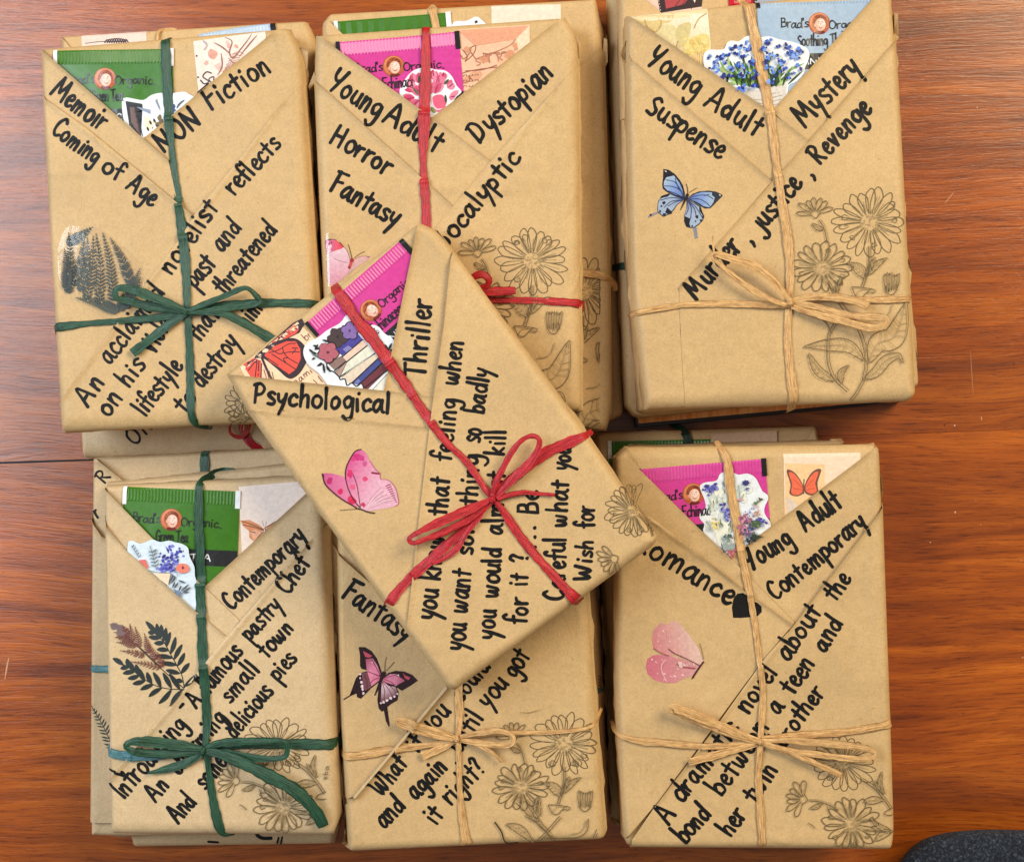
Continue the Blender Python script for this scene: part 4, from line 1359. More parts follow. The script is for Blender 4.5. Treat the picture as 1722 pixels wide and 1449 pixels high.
def s1(a):
    a.poly(S1((812, 682), (985, 712), (988, 742), (862, 732), (900, 860), (970, 1045), (930, 1010), (850, 930)), INK)
    a.poly(S1((858, 748), (905, 745), (958, 1000), (960, 1035), (925, 990), (870, 900)), lin(112, 84, 80))
    for k in range(4): a.stroke(S1((872 + k * 11, 760), (905 + k * 10, 900), (935 + k * 8, 1010)), .8, lin(60, 40, 40))
    a.stroke(S1((915, 750), (950, 860), (985, 1040)), 1.6, INK)
    for k in range(6):
        a.stroke(S1((930 + 10 * k, 745 + 6 * k), (1000 + 8 * k, 760 + 8 * k), (1070, 775 + 8 * k)), 1.0, lin(140, 150, 176))
    a.poly(S1((1000, 830), (1120, 900), (1060, 1000), (1020, 980)), lin(236, 222, 196))
    rnd = random.Random(3)
    for k in range(7):
        x, y = 1050 + rnd.uniform(0, 110), 900 + rnd.uniform(0, 110)
        a.leaf(S1((x, y))[0], S1((x - 20, y - 45))[0], 3.4, INK)
    for k in range(8): a.blob(*S1((1110 + rnd.uniform(0, 80), 840 + rnd.uniform(0, 90)))[0], rnd.uniform(2, 4.5), lin(120, 98, 58))
    for k in range(10): a.blob(*S1((1270 + rnd.uniform(-25, 40), 770 + rnd.uniform(-35, 40)))[0], rnd.uniform(2, 5), mixc(lin(40, 52, 110), lin(96, 116, 180), rnd.random()))
    for k in range(4): a.leaf(S1((1340 + k * 8, 760 - k * 16))[0], S1((1370 + k * 18, 700 - k * 10))[0], 2.4, lin(70, 76, 100))
    for k in range(6): a.leaf(S1((1140, 660 + k * 6))[0], S1((1120 + k * 10, 690 + k * 18))[0], 1.8, lin(130, 140, 160))
    a.poly(S1((1330, 790), (1390, 745), (1395, 765), (1340, 810)), lin(120, 116, 104))
diecut(pA, S1((775, 690), (820, 648), (900, 660), (1000, 672), (1080, 620), (1180, 598), (1300, 600), (1420, 588), (1470, 615), (1540, 670), (1400, 800), (1040, 1120), (960, 1060), (870, 980), (800, 910)),
       'white die cut sticker of a book with small flowers, under the green ribbon', .0010, s1)
pA.flap([(467, 51), (485, 45), (509, 90), (513, 140), (480, 178), (329, 367), (302, 350), (285, 271), (243, 234)], 0, curl=[((467, 51), (243, 234), .0005, 10)])
pA.flap([(68, 82), (285, 271), (300, 343), (303, 352), (320, 366), (250, 400), (74, 220), (71, 160)], 1, curl=[((68, 82), (285, 271), .0006, 10)])
pA.flap([(71, 158), (80, 170), (146, 216), (329, 366), (308, 398), (100, 690), (90, 550), (82, 400)], 2, curl=[((80, 170), (329, 366), .0005, 10)])
pA.flap([(512, 140), (503, 150), (480, 175), (329, 364), (308, 398), (102, 680), (104, 727), (546, 704), (537, 506), (521, 260)], 3, curl=[((480, 175), (102, 680), .0004, 9)])
pA.fold([(500, 78, .004), (508, 76, .002), (516, 84, .003), (514, 110, .005), (506, 142, .006), (496, 162, .004), (507, 120, .006)])
for w_ in (('Memoir', 80, 157, 172, 226, 20, 7.6), ('NON', 273, 262, 346, 205, 20, 8), ('Fiction', 352, 192, 462, 120, 20, 7.6), ('Coming', 84, 224, 164, 283, 17, 7), ('of', 168, 287, 204, 309, 16, 7),
           ('Age', 209, 316, 258, 352, 17, 7), ('reflects', 395, 335, 479, 245, 17, 6.8), ('novelist', 290, 468, 374, 350, 17, 6.8), ('acclaimed', 188, 618, 284, 492, 18, 6.8), ('An', 149, 690, 183, 641, 18, 7),
           ('on', 184, 706, 214, 668, 18, 7), ('his', 219, 656, 252, 614, 18, 7), ('Violent', 261, 600, 310, 520, 18, 6.8), ('past', 331, 490, 369, 444, 18, 7), ('and', 375, 430, 414, 384, 17, 7),
           ('lifestyle', 246, 704, 314, 616, 17, 6.8), ('that', 336, 580, 376, 530, 17, 6.8), ('threatened', 378, 502, 472, 388, 16, 6.8), ('to', 311, 700, 338, 668, 17, 7), ('destroy', 341, 657, 409, 576, 18, 6.8), ('him', 417, 557, 447, 518, 16, 6.6)):
    word(pA, *w_)
def fern_a(a):
    F = crop(90, 370, 8.05)
    base = lin(62, 70, 62)
    for tip, b_ in (((555, 105), (200, 330)), ((440, 240), (300, 900)), ((485, 245), (390, 980)), ((560, 220), (470, 1080)), ((600, 190), (640, 1150)), ((690, 180), (830, 1100)), ((790, 250), (1080, 900)),
                    ((230, 180), (230, 1000)), ((1200, 660), (900, 1230)), ((330, 1060), (900, 1240)), ((1210, 780), (980, 1200)), ((180, 400), (210, 950))):
        frond(a, F(b_)[0], F(tip)[0], 15, 19, mixc(base, lin(46, 52, 50), random.random()), .04, 3.2)
    for k in range(90):
        x, y = random.gauss(620, 260), random.gauss(720, 240)
        if ((x - 650) / 520) ** 2 + ((y - 700) / 480) ** 2 < .9:
            q = random.uniform(12, 34)
            a.stroke(F((x, y), (x + q, y + q * .7)), 1.5, mixc(lin(168, 150, 120), lin(120, 120, 108), random.random()))
aF = Art(pA.W, pA.mark, .00009); fern_a(aF); o = aF.build('fern_sticker', 'print_film', pA.root)
tag(o, 'grey green fern sticker under clear film')
F = crop(90, 370, 8.05)
fr_ = smooth_poly(F((85, 500), (115, 290), (200, 120), (290, 95), (560, 100), (720, 160), (900, 320), (1100, 480), (1240, 700), (1230, 950), (1000, 1210), (860, 1330), (680, 1330), (480, 1160), (270, 1070), (120, 880)), 6)
thin_sheet(pA, fr_, .0005, 'clear_film', 'sticker_film', pA.root, None, .00005, use_top=True, grid=12)
aA = Art(pA.W, pA.mark, .00009, clip=lambda x, y: x < 440)
small_flower(aA, 410, 676, 3.4, 28, 71); outline_leaf(aA, [(424, 706), (410, 700)], 5, 3, 2)
bouquet_low(aA, (482, 640), 1.0, 0, 70)
aA.build('flower_print', 'print_matt', pA.root)
# ribbon and bow
g = 'raffia_green'
ribbon(pA, [(276, 58, 11, -.002), (278, 66, 14, .0004), (280, 90, 14, .0012), (282, 130, 14, .0012), (285, 200, 14, .0008), (291, 258, 10, .0004), (300, 330, 12, .0003), (310, 400, 15, .0003), (316, 460, 14, .0003), (319, 522, 10, .0008), (322, 600, 12, .0003), (323, 660, 12, .0003), (325, 698, 12, .0003), (331, 712, 11, .0006), (345, 719, 6, -.001)], g, seed=20)
ribbon(pA, [(84, 553, 12, -.003), (90, 552, 14, .0003), (150, 545, 9, .0003), (200, 541, 9, .0004), (260, 536, 12, .0005), (318, 527, 10, .0014)], g, seed=21)
ribbon(pA, [(318, 524, 8, .0014), (380, 515, 12, .0008), (440, 511, 13, .0004), (500, 511, 12, .0003), (536, 512, 12, .0003), (544, 513, 11, -.002)], g, seed=22)
ribbon(pA, [(320, 525, 7, .003), (290, 512, 12, .004), (256, 499, 15, .005), (222, 488, 13, .005), (203, 489, 10, .0045), (202, 503, 9, .004), (220, 508, 12, .003), (256, 517, 14, .0026), (290, 522, 11, .002), (318, 528, 7, .002)], g, 'bow_loop', seed=23)
ribbon(pA, [(318, 526, 7, .003), (350, 514, 9, .004), (385, 500, 9, .005), (412, 489, 8, .006), (424, 489, 7, .006), (434, 498, 9, .005), (440, 508, 10, .004), (425, 514, 11, .003), (395, 519, 10, .003), (350, 526, 10, .003), (320, 530, 7, .002)], g, 'bow_loop', seed=24)
ribbon(pA, [(318, 528, 8, .002), (290, 546, 12, .0018), (262, 567, 13, .001), (228, 595, 14, .002)], g, 'ribbon_tail', seed=25)
ribbon(pA, [(320, 527, 8, .003), (350, 526, 10, .003), (385, 531, 11, .0025), (420, 548, 13, .0018), (450, 566, 14, .001), (474, 580, 14, .001)], g, 'ribbon_tail', seed=26)
knot(pA, 318, 527, g, pA.root)

# ---- top middle
pB = Parcel(L_ + 'tied with red ribbon, marked Young Adult, Dystopian, Horror',
            [(530, 57), (951, 27), (975, 66), (978, 330), (981, 690), (556, 718), (539, 420), (527, 130)], 0.035, 0.055, R=[16, 20, 30, 30, 26, 16, 18, 16], seed=22)
tea_bag(pB, (566, 72), (771, 54), 200, 'sachet_pink', 'pink tea bag with black tabs, under the red ribbon of the top middle parcel', lines=('Echinacea',), du=10, dv=-4, tab='foil_black', crimp=True)
def c2(a):
    rnd = random.Random(8)
    for k in range(16): a.blob(830 + rnd.gauss(0, 36), 90 + rnd.gauss(0, 28), rnd.uniform(5, 14), mixc(lin(232, 184, 150), lin(206, 140, 104), rnd.random()), 9, .4)
    a.poly([(770, 52), (890, 44), (868, 66), (800, 78)], lin(222, 154, 122)); a.poly([(868, 66), (890, 44), (891, 72), (872, 86)], lin(240, 206, 178))
    a.stroke([(868, 66), (852, 80), (800, 100)], 1.6, lin(180, 116, 84))
    for st in ([(778, 84), (786, 96), (782, 104), (796, 92), (800, 78), (790, 84), (800, 100)], [(774, 92), (780, 100), (790, 90)], [(816, 94), (828, 90), (840, 92), (852, 88)], [(812, 90), (822, 92)], [(780, 140), (790, 136), (788, 128), (796, 138)], [(782, 120), (810, 118), (836, 110)], [(770, 126), (800, 118), (850, 112)]):
        a.stroke(st, 1.4, lin(150, 84, 60))
    write(a, 'S T R', 800, 112, 848, 102, 7, 1.8, lin(184, 116, 92))
    write(a, 'mmmm', 812, 94, 852, 90, 3, .9, lin(160, 100, 76))
    for k in range(4): write(a, 'nun', 778, 130 + k * 9, 806, 128 + k * 9, 3, .9, lin(150, 92, 66))
card(pB, [(770, 50), (891, 42), (893, 150), (776, 170)], 'peach card with old handwriting, beside the word Dystopian', col=lin(230, 184, 154), draw=c2)
S2 = crop(550, 30, 6.888)
def s2(a):
    rnd = random.Random(4)
    for (x, y, ang, L) in ((1010, 760, -2.2, 150), (1040, 840, -2.7, 140), (1060, 760, -1.6, 120), (1240, 720, -1.7, 130), (1320, 730, -1.2, 130), (1400, 820, -.7, 140), (1290, 820, -1.5, 150), (1010, 930, 2.9, 130), (1060, 960, 2.3, 120), (1420, 930, -.2, 130), (1300, 960, 1.4, 150), (1180, 800, -2.0, 130), (1180, 900, -1.5, 150), (1250, 880, -1.2, 140), (1100, 900, -2.3, 130)):
        for d in (-.45, 0, .45, .2):
            col = mixc(lin(196, 52, 98), lin(232, 140, 168), rnd.random())
            p1 = (x + L * math.cos(ang + d), y + L * math.sin(ang + d))
            a.leaf(S2((x, y))[0], S2(p1)[0], 8, col)
        a.leaf(S2((x, y))[0], S2((x + L * .8 * math.cos(ang), y + L * .8 * math.sin(ang)))[0], 1.8, lin(150, 34, 76))
    a.poly(S2((1230, 920), (1330, 900), (1380, 980), (1360, 1040), (1290, 1060), (1240, 1020)), lin(222, 96, 128), smooth=True)
    a.stroke(S2((1215, 960), (1240, 1040), (1300, 1070), (1370, 1010)), 2.4, lin(246, 196, 210))
    a.leaf(S2((1360, 780))[0], S2((1410, 720))[0], 4, lin(64, 88, 64)); a.leaf(S2((1210, 1040))[0], S2((1250, 1110))[0], 5, lin(110, 140, 70))
    a.leaf(S2((1060, 760))[0], S2((1080, 670))[0], 4, lin(60, 80, 56)); a.leaf(S2((1000, 820))[0], S2((1060, 900))[0], 3.4, lin(70, 100, 60)); a.leaf(S2((1370, 900))[0], S2((1380, 1000))[0], 3.4, lin(50, 70, 56))
diecut(pB, S2((840, 870), (880, 760), (960, 650), (1060, 590), (1180, 585), (1260, 608), (1370, 620), (1450, 690), (1500, 790), (1560, 865), (1500, 920), (1380, 1080), (1220, 1180), (1100, 1120), (900, 980)),
       'white die cut sticker of pink tulips, crossed by the red ribbon', .0010, s2)
pB.flap([(951, 27), (975, 66), (975, 112), (935, 158), (825, 278), (726, 200)], 0, curl=[((951, 27), (726, 200), .0005, 10)])
pB.flap([(530, 58), (726, 200), (825, 273), (765, 355), (740, 380), (532, 170), (527, 130)], 1, curl=[((530, 58), (726, 200), .0005, 10), ((726, 200), (825, 273), .0003, 8)])
pB.flap([(526, 130), (534, 142), (705, 297), (762, 350), (737, 384), (556, 640), (556, 700), (545, 560), (539, 420)], 2, curl=[((534, 142), (762, 350), .0004, 9)])
pB.flap([(976, 108), (955, 130), (935, 153), (825, 274), (737, 380), (557, 640), (556, 718), (981, 690), (978, 330)], 3, curl=[((935, 153), (557, 640), .0004, 9)])
pB.fold([(963, 62, .003), (969, 58, .002), (973, 66, .002), (972, 95, .004), (966, 112, .006), (957, 125, .004), (964, 95, .006)])
pB.fold([(527, 118, .003), (516, 142, .005), (517, 146, .006), (530, 134, .004)])
pB.fold([(961, 60, .006), (972, 62, .003), (976, 92, .003), (962, 112, .007)], 'paper_tuck')
for w_ in (('Young', 547, 148, 637, 205, 21, 8), ('Adult', 637, 204, 736, 262, 20, 8), ('Dystopian', 803, 247, 936, 126, 20, 8), ('Horror', 550, 240, 653, 301, 19, 7.8), ('Fantasy', 549, 321, 667, 386, 19, 7.8), ('Apocalyptic', 728, 452, 879, 268, 17, 7.4)):
    word(pB, *w_)
aB = Art(pB.W, pB.mark, .00009)
bouquet_tall(aB, (895, 440), 1.0, 0.0, 20)
aB.build('flower_print', 'print_matt', pB.root)
def bfly_b(a):
    B5 = crop(530, 380, 13.17)
    def fn(x, y):
        t = (y - 410) / 60
        c = mixc(lin(228, 200, 214), lin(214, 150, 168), max(0, t))
        return c
    a.poly(B5((242, 355), (300, 322), (390, 318), (480, 335), (580, 400), (650, 480), (720, 570), (770, 690), (790, 780), (800, 900), (740, 1060), (600, 1200), (480, 1275), (380, 1330), (300, 1250), (286, 1000), (292, 760), (285, 640)), None, fn=fn)
    a.poly(B5((242, 355), (300, 322), (390, 318), (480, 335), (580, 400), (650, 480), (600, 520), (500, 550), (400, 590), (290, 635), (262, 500)), None, fn=lambda x, y: mixc(lin(206, 110, 150), lin(222, 66, 84), (x - 552) / 22))
    a.stroke(B5((242, 355), (300, 325), (390, 320), (480, 338)), 2.2, lin(90, 34, 60)); a.stroke(B5((242, 355), (262, 480), (285, 625)), 2.2, lin(130, 30, 44)); a.stroke(B5((560, 385), (640, 480)), 2, lin(150, 24, 40))
    a.stroke(B5((650, 480), (720, 570), (765, 690), (790, 780)), 1.1, lin(150, 104, 110)); a.stroke(B5((430, 730), (560, 790), (740, 830)), 1, lin(160, 120, 124))
    a.poly(B5((870, 770), (1000, 690), (1180, 680), (1240, 690), (1180, 760), (1000, 880), (780, 1060), (740, 1080), (800, 900)), lin(206, 160, 158))
    a.poly(B5((1150, 690), (1235, 685), (1180, 720)), lin(150, 36, 44)); a.stroke(B5((880, 760), (1000, 695), (1160, 680)), 1.2, lin(160, 110, 100))
    a.stroke(B5((830, 750), (800, 850), (770, 940)), 5.2, lin(196, 66, 70)); a.blob(*B5((825, 775))[0], 3.4, lin(150, 22, 26)); a.blob(*B5((765, 930))[0], 2, lin(120, 30, 34))
    a.stroke(B5((830, 740), (790, 570), (745, 425)), 1.2, lin(90, 66, 44)); a.stroke(B5((880, 720), (1000, 630), (1105, 580)), 1.2, lin(110, 84, 56))
    a.blob(*B5((330, 420))[0], 1.6, lin(120, 60, 100), 6); a.blob(*B5((375, 385))[0], 1.6, lin(120, 60, 100), 6)
a_ = Art(pB.W, pB.mark, .00009); bfly_b(a_); tag(a_.build('butterfly_sticker', 'print_film', pB.root), 'pink and red butterfly sticker with film glare')
B5 = crop(530, 380, 13.17)
thin_sheet(pB, smooth_poly(B5((200, 300), (280, 190), (450, 180), (560, 300), (720, 480), (840, 700), (900, 800), (860, 1000), (700, 1200), (480, 1300), (380, 1370), (260, 1280), (230, 900), (230, 600)), 5), .0005, 'clear_film', 'sticker_film', pB.root, None, .00005, use_top=True, grid=12)
g = 'raffia_red'
ribbon(pB, [(716, 38, 11, -.002), (716, 46, 12, .0005), (716, 80, 13, .0014), (716, 120, 15, .0016), (714, 200, 18, .0012), (713, 240, 16, .0005), (712, 268, 10, .0004), (714, 310, 13, .0004), (717, 350, 14, .0004), (718, 400, 13, .0004), (722, 500, 12, .0004)], g, seed=30)
ribbon(pB, [(740, 500, 9, .0005), (830, 506, 9, .0005), (900, 507, 10, .0004), (960, 510, 12, .0003), (976, 512, 14, .0003), (984, 513, 13, -.003)], g, seed=31)
ribbon(pB, [(780, 498, 9, .003), (820, 493, 13, .0035), (845, 492, 13, .003), (867, 491, 12, .003)], g, 'ribbon_tail', seed=32)
ribbon(pB, [(780, 480, 9, .004), (804, 466, 11, .006), (818, 468, 12, .006), (822, 480, 10, .005), (800, 492, 8, .003)], g, 'bow_loop', seed=33)
# ---- top right
pC = Parcel(L_ + 'tied with tan raffia, marked Young Adult, Mystery and Suspense',
            [(1052, 25), (1500, -22), (1511, 60), (1521, 230), (1534, 505), (1543, 660), (1530, 674), (1086, 688), (1062, 500)], 0.044, 0.063, R=[12, 18, 18, 20, 20, 12, 24, 14, 12], seed=23)
tea_bag(pC, (1272, -14), (1476, -20), 200, 'sachet_blue', 'pale blue tea bag with round child portrait, beside Mystery', lines=('Soothing Throat',), du=22, dv=5, tab='foil_black', low=107)
def c3fn(x, y):
    t = (y - 12) / 100
    return mixc(lin(236, 226, 204), lin(214, 184, 124), max(0, t + (1190 - x) / 260 - .2))
def c3(a):
    C = crop(1040, 0, 8.61)
    rnd = random.Random(2)
    for pts, c in ((((150, 220), (400, 190), (700, 170), (800, 230), (740, 330), (640, 360), (560, 480), (460, 420)), lin(212, 186, 126)), (((560, 480), (640, 380), (760, 360), (830, 430), (820, 560), (760, 620), (660, 560)), lin(216, 200, 150)),
                   (((830, 560), (840, 420), (900, 360), (1020, 330), (1050, 400), (1010, 560), (940, 680), (870, 680)), lin(204, 186, 130)), (((940, 740), (1000, 600), (1180, 500), (1300, 520), (1310, 700), (1180, 760), (1020, 820), (950, 790)), lin(222, 202, 128))):
        a.poly(C(*pts), c, smooth=True)
    for k in range(26):
        x, y = rnd.uniform(950, 1290), rnd.uniform(560, 800)
        a.blob(*C((x, y))[0], rnd.uniform(2, 6), mixc(lin(232, 212, 142), lin(212, 178, 96), rnd.random()))
    for st in (((380, 290), (420, 400), (540, 480)), ((620, 300), (600, 400), (540, 470)), ((1090, 420), (1160, 280), (1290, 190)), ((860, 600), (840, 700), (900, 760)), ((1140, 760), (1150, 900)), ((1180, 760), (1260, 800), (1240, 960))):
        a.stroke(C(*st), 1.6, lin(186, 154, 92))
    for k in range(6): a.leaf(C((1100 + k * 30, 760))[0], C((1080 + k * 36, 960))[0], 3, lin(226, 190, 130))
card(pC, [(1058, 24), (1189, 9), (1195, 70), (1197, 150), (1080, 150)], 'cream card with faded yellow flowers, on the top right parcel', col=lin(226, 206, 164), draw=c3, fn=c3fn)
S3 = crop(1170, 50, 8.61)
def s3(a):
    rnd = random.Random(6)
    a.poly(S3((680, 900), (900, 880), (1310, 790), (1300, 930), (1200, 1080), (1100, 1170), (980, 1140), (740, 960)), lin(216, 208, 200))
    for k in range(5): a.stroke(S3((720 + k * 60, 930 + k * 45), (960, 915 + k * 55), (1290 - k * 20, 840 + k * 60)), 1.3, lin(160, 150, 142))
    for k in range(70):
        x0 = 940 + rnd.gauss(0, 170); an = (x0 - 950) / 420 + rnd.gauss(0, .25); L = rnd.uniform(150, 480)
        col = rnd.choice([lin(90, 140, 60), lin(60, 110, 50), lin(140, 176, 104), lin(36, 72, 36), lin(170, 196, 130)])
        y0 = 850 - abs(x0 - 950) * .12
        a.leaf(S3((x0, y0))[0], S3((x0 + L * math.sin(an), y0 - L * math.cos(an)))[0], rnd.uniform(2.2, 6), col, rnd.uniform(-.15, .15))
    for k in range(26):
        x0 = 900 + rnd.gauss(0, 170)
        a.leaf(S3((x0, 860 - abs(x0 - 950) * .12))[0], S3((x0 + rnd.uniform(-60, 60), 640))[0], 3.4, rnd.choice([lin(24, 44, 24), lin(46, 70, 30)]))
    pts = [(730, 195), (660, 255), (510, 270), (560, 290), (490, 370), (200, 400), (300, 410), (270, 490), (250, 560), (380, 410), (390, 470), (720, 320), (780, 280), (640, 400), (690, 380), (1030, 190), (1190, 245), (1310, 255), (1490, 340), (1470, 320), (1380, 345), (1330, 370), (1450, 440), (1490, 560), (1420, 640), (1330, 700), (380, 700), (470, 680), (600, 540), (620, 560), (500, 580), (620, 660), (680, 700), (800, 490), (710, 570), (740, 650), (840, 690), (870, 660), (1010, 350), (1040, 400), (1010, 480), (1040, 540), (1180, 440), (1230, 480), (1250, 500), (1260, 600), (1200, 640), (1090, 620), (850, 830), (600, 880), (670, 890), (1060, 790), (300, 600), (1120, 700), (960, 300), (1100, 380)]
    for x, y in pts:
        for k in range(5):
            c = rnd.choice([lin(30, 48, 130), lin(50, 84, 190), lin(84, 128, 220), lin(36, 40, 110), lin(120, 160, 232)])
            a.blob(*S3((x + rnd.gauss(0, 24), y + rnd.gauss(0, 22)))[0], rnd.uniform(1.4, 3.6), c, 6, .4)
diecut(pC, S3((105, 430), (125, 340), (200, 300), (330, 300), (410, 285), (445, 205), (510, 168), (620, 180), (700, 120), (790, 98), (900, 125), (1060, 108), (1200, 150), (1400, 190), (1560, 250), (1640, 330), (1625, 450), (1575, 560), (1560, 640), (1450, 760), (1340, 820), (1320, 950), (1260, 1100), (1100, 1260), (960, 1200), (700, 1010), (400, 800), (150, 600)),
       'white die cut sticker of bluebells in a basket, under the tan raffia', .0010, s3)
pC.flap([(1484, -20), (1500, -22), (1511, 60), (1506, 76), (1358, 246), (1297, 188)], 0, curl=[((1484, -20), (1297, 188), .0005, 10)])
pC.flap([(1053, 27), (1288, 186), (1358, 240), (1302, 306), (1280, 320), (1062, 120), (1056, 80)], 1, curl=[((1053, 27), (1288, 186), .0006, 10), ((1288, 186), (1358, 240), .0003, 8)])
pC.flap([(1056, 92), (1061, 105), (1296, 307), (1141, 486), (1143, 560), (1160, 683), (1086, 688), (1062, 500)], 2, curl=[((1061, 105), (1296, 307), .0004, 9)])
pC.flap([(1513, 62), (1507, 68), (1358, 240), (1296, 308), (1141, 484), (1142, 530), (1148, 640), (1152, 685), (1530, 674), (1543, 660), (1534, 505), (1521, 230)], 2.35, curl=[((1507, 68), (1141, 484), .0004, 9)])
pC.fold([(1506, 20, .002), (1512, 22, .002), (1515, 60, .004), (1505, 74, .004), (1500, 80, .002), (1509, 50, .005)])
pC.fold([(1053, 66, .002), (1044, 86, .004), (1048, 96, .004), (1060, 110, .002), (1051, 92, .006)])
for w_ in (('Young', 1082, 106, 1170, 168, 21, 8), ('Adult', 1176, 176, 1273, 236, 20, 8), ('Suspense', 1079, 188, 1211, 273, 19, 7.8), ('Mystery', 1349, 221, 1453, 116, 21, 8), ('Revenge', 1374, 284, 1469, 186, 19, 8),
           (',', 1359, 307, 1370, 296, 18, 7.6), ('justice', 1277, 397, 1352, 311, 19, 8), (',', 1258, 418, 1268, 406, 18, 7.6), ('Murder', 1167, 511, 1250, 415, 20, 8)):
    word(pC, *w_)
aC = Art(pC.W, pC.mark, .00009); bouquet_tall(aC, (1459.5, 374.8), 1.0, 0, 0); aC.build('flower_print', 'print_matt', pC.root)
B1 = crop(1070, 270, 9.659)
def bfly_c(a):
    D = lin(28, 28, 40)
    bx, by = B1((800, 640))[0]
    def fn(x, y):
        d = math.hypot(x - bx, y - by)
        return mixc(lin(74, 96, 170), mixc(lin(126, 152, 208), lin(170, 190, 206), (d - 28) / 22), d / 26)
    def fn2(x, y):
        d = math.hypot(x - bx, y - by)
        return mixc(lin(88, 104, 168), lin(156, 172, 198), d / 26)
    a.poly(B1((430, 155), (520, 170), (620, 240), (700, 340), (750, 430), (778, 550), (778, 650), (640, 600), (480, 525), (420, 470), (412, 400), (425, 300)), D)
    a.poly(B1((480, 290), (560, 272), (600, 262), (690, 380), (735, 480), (760, 600), (640, 578), (500, 512), (436, 440), (440, 360)), None, fn=fn)
    a.poly(B1((770, 640), (640, 600), (520, 550), (400, 590), (345, 680), (330, 800), (340, 860), (430, 930), (520, 890), (600, 820), (650, 740), (750, 670)), D)
    a.poly(B1((765, 645), (640, 608), (540, 565), (500, 605), (440, 615), (375, 640), (350, 700), (340, 800), (350, 850), (430, 915), (520, 875), (590, 810), (640, 735), (740, 668)), None, fn=fn2)
    a.poly(B1((330, 850), (230, 880), (180, 920), (190, 945), (250, 920), (345, 870)), lin(140, 136, 140)); a.blob(*B1((225, 900))[0], 2, D, 6)
    a.poly(B1((808, 640), (900, 560), (1000, 520), (1150, 505), (1280, 520), (1392, 578), (1370, 610), (1280, 700), (1190, 790), (1100, 795), (1040, 760), (900, 680)), lin(40, 46, 58))
    a.poly(B1((830, 632), (950, 560), (1060, 528), (1215, 535), (1215, 580), (1262, 620), (1235, 700), (1180, 778), (1060, 752), (950, 690)), None, fn=fn)
    a.poly(B1((808, 650), (900, 690), (1030, 760), (1060, 850), (1092, 920), (1070, 990), (1000, 1060), (940, 1100), (870, 1110), (800, 1090), (765, 1000), (770, 900), (800, 800)), D)
    a.poly(B1((812, 660), (900, 700), (1010, 765), (1010, 830), (1060, 900), (1060, 980), (990, 1050), (930, 1090), (870, 1098), (850, 1040), (870, 960), (780, 920), (775, 900), (805, 800)), None, fn=fn2)
    a.poly(B1((905, 1105), (965, 1100), (975, 1200), (985, 1270), (945, 1282), (925, 1180)), lin(124, 132, 150))
    for x, y, r in ((435, 700, 3), (395, 755, 1.5), (375, 840, 2), (450, 890, 3), (500, 830, 4.2), (535, 850, 3.6), (970, 930, 2.8), (950, 1000, 1.4), (820, 1045, 2.6), (895, 1075, 1.6), (1035, 985, 1.8)): a.blob(*B1((x, y))[0], r, D, 7, .4)
    for st in (((470, 330), (600, 360), (680, 450), (770, 620)), ((440, 430), (580, 440), (700, 500), (770, 630)), ((470, 500), (620, 550), (770, 635)), ((620, 300), (640, 380), (690, 500)), ((380, 660), (560, 620), (760, 645)), ((440, 780), (560, 680), (750, 655)), ((500, 760), (620, 690), (740, 660)),
               ((820, 645), (960, 590), (1120, 580), (1240, 640)), ((830, 650), (1000, 640), (1120, 700), (1190, 770)), ((840, 655), (960, 690), (1060, 750)), ((1090, 590), (1180, 560)), ((815, 665), (880, 780), (870, 960)), ((820, 665), (930, 800), (960, 920)), ((820, 665), (960, 780), (1070, 960)), ((810, 670), (830, 800), (790, 900))):
        a.stroke(B1(*st), 1.1, lin(44, 56, 92))
    a.stroke(B1((818, 575), (795, 640), (765, 690), (705, 820)), 2.6, lin(30, 26, 40), taper=lambda t: 1.7 * (1 - t) + .35)
    a.stroke(B1((822, 570), (820, 480), (797, 395)), 1.1, lin(60, 44, 34)); a.stroke(B1((850, 540), (910, 495), (975, 462)), 1.1, lin(120, 96, 60))
    a.poly(B1((450, 178), (485, 195), (480, 212), (455, 195)), lin(220, 210, 220)); a.poly(B1((1330, 565), (1360, 580), (1350, 595), (1330, 580)), lin(220, 210, 220))
a_ = Art(pC.W, pC.mark, .00009); bfly_c(a_); tag(a_.build('butterfly_sticker', 'print_gloss', pC.root), 'blue and black swallowtail butterfly sticker')
g = 'raffia_tan'
ribbon(pC, [(1250, -16, 11, .0003), (1256, 8, 12, .0005), (1268, 60, 15, .0012), (1277, 110, 16, .0014), (1288, 160, 16, .0010), (1296, 210, 14, .0004), (1303, 270, 12, .0004), (1312, 340, 13, .0004), (1322, 400, 15, .0004), (1326, 450, 13, .0004), (1325, 505, 10, .0008), (1322, 560, 11, .0004), (1325, 610, 13, .0004), (1331, 660, 15, .0004), (1334, 682, 15, .0003), (1337, 690, 13, -.002)], g, seed=40)
ribbon(pC, [(1062, 528, 7, -.003), (1069, 527, 9, .0003), (1140, 515, 9, .0004), (1220, 512, 11, .0004), (1322, 515, 10, .0014)], g, seed=41)
ribbon(pC, [(1328, 508, 8, .0014), (1395, 503, 9, .001), (1456, 506, 10, .0005), (1528, 503, 12, .0003), (1541, 504, 11, -.002)], g, seed=42)
ribbon(pC, [(1328, 506, 8, .002), (1365, 501, 11, .003), (1405, 503, 12, .0035), (1432, 509, 12, .004), (1453, 518, 12, .005)], g, 'ribbon_tail', seed=43)
ribbon(pC, [(1328, 510, 8, .002), (1370, 518, 10, .003), (1420, 532, 11, .004), (1460, 535, 12, .005), (1480, 538, 9, .006), (1478, 548, 8, .006), (1455, 553, 10, .005), (1410, 541, 11, .004), (1370, 530, 11, .003), (1328, 516, 8, .002)], g, 'bow_loop', seed=44)
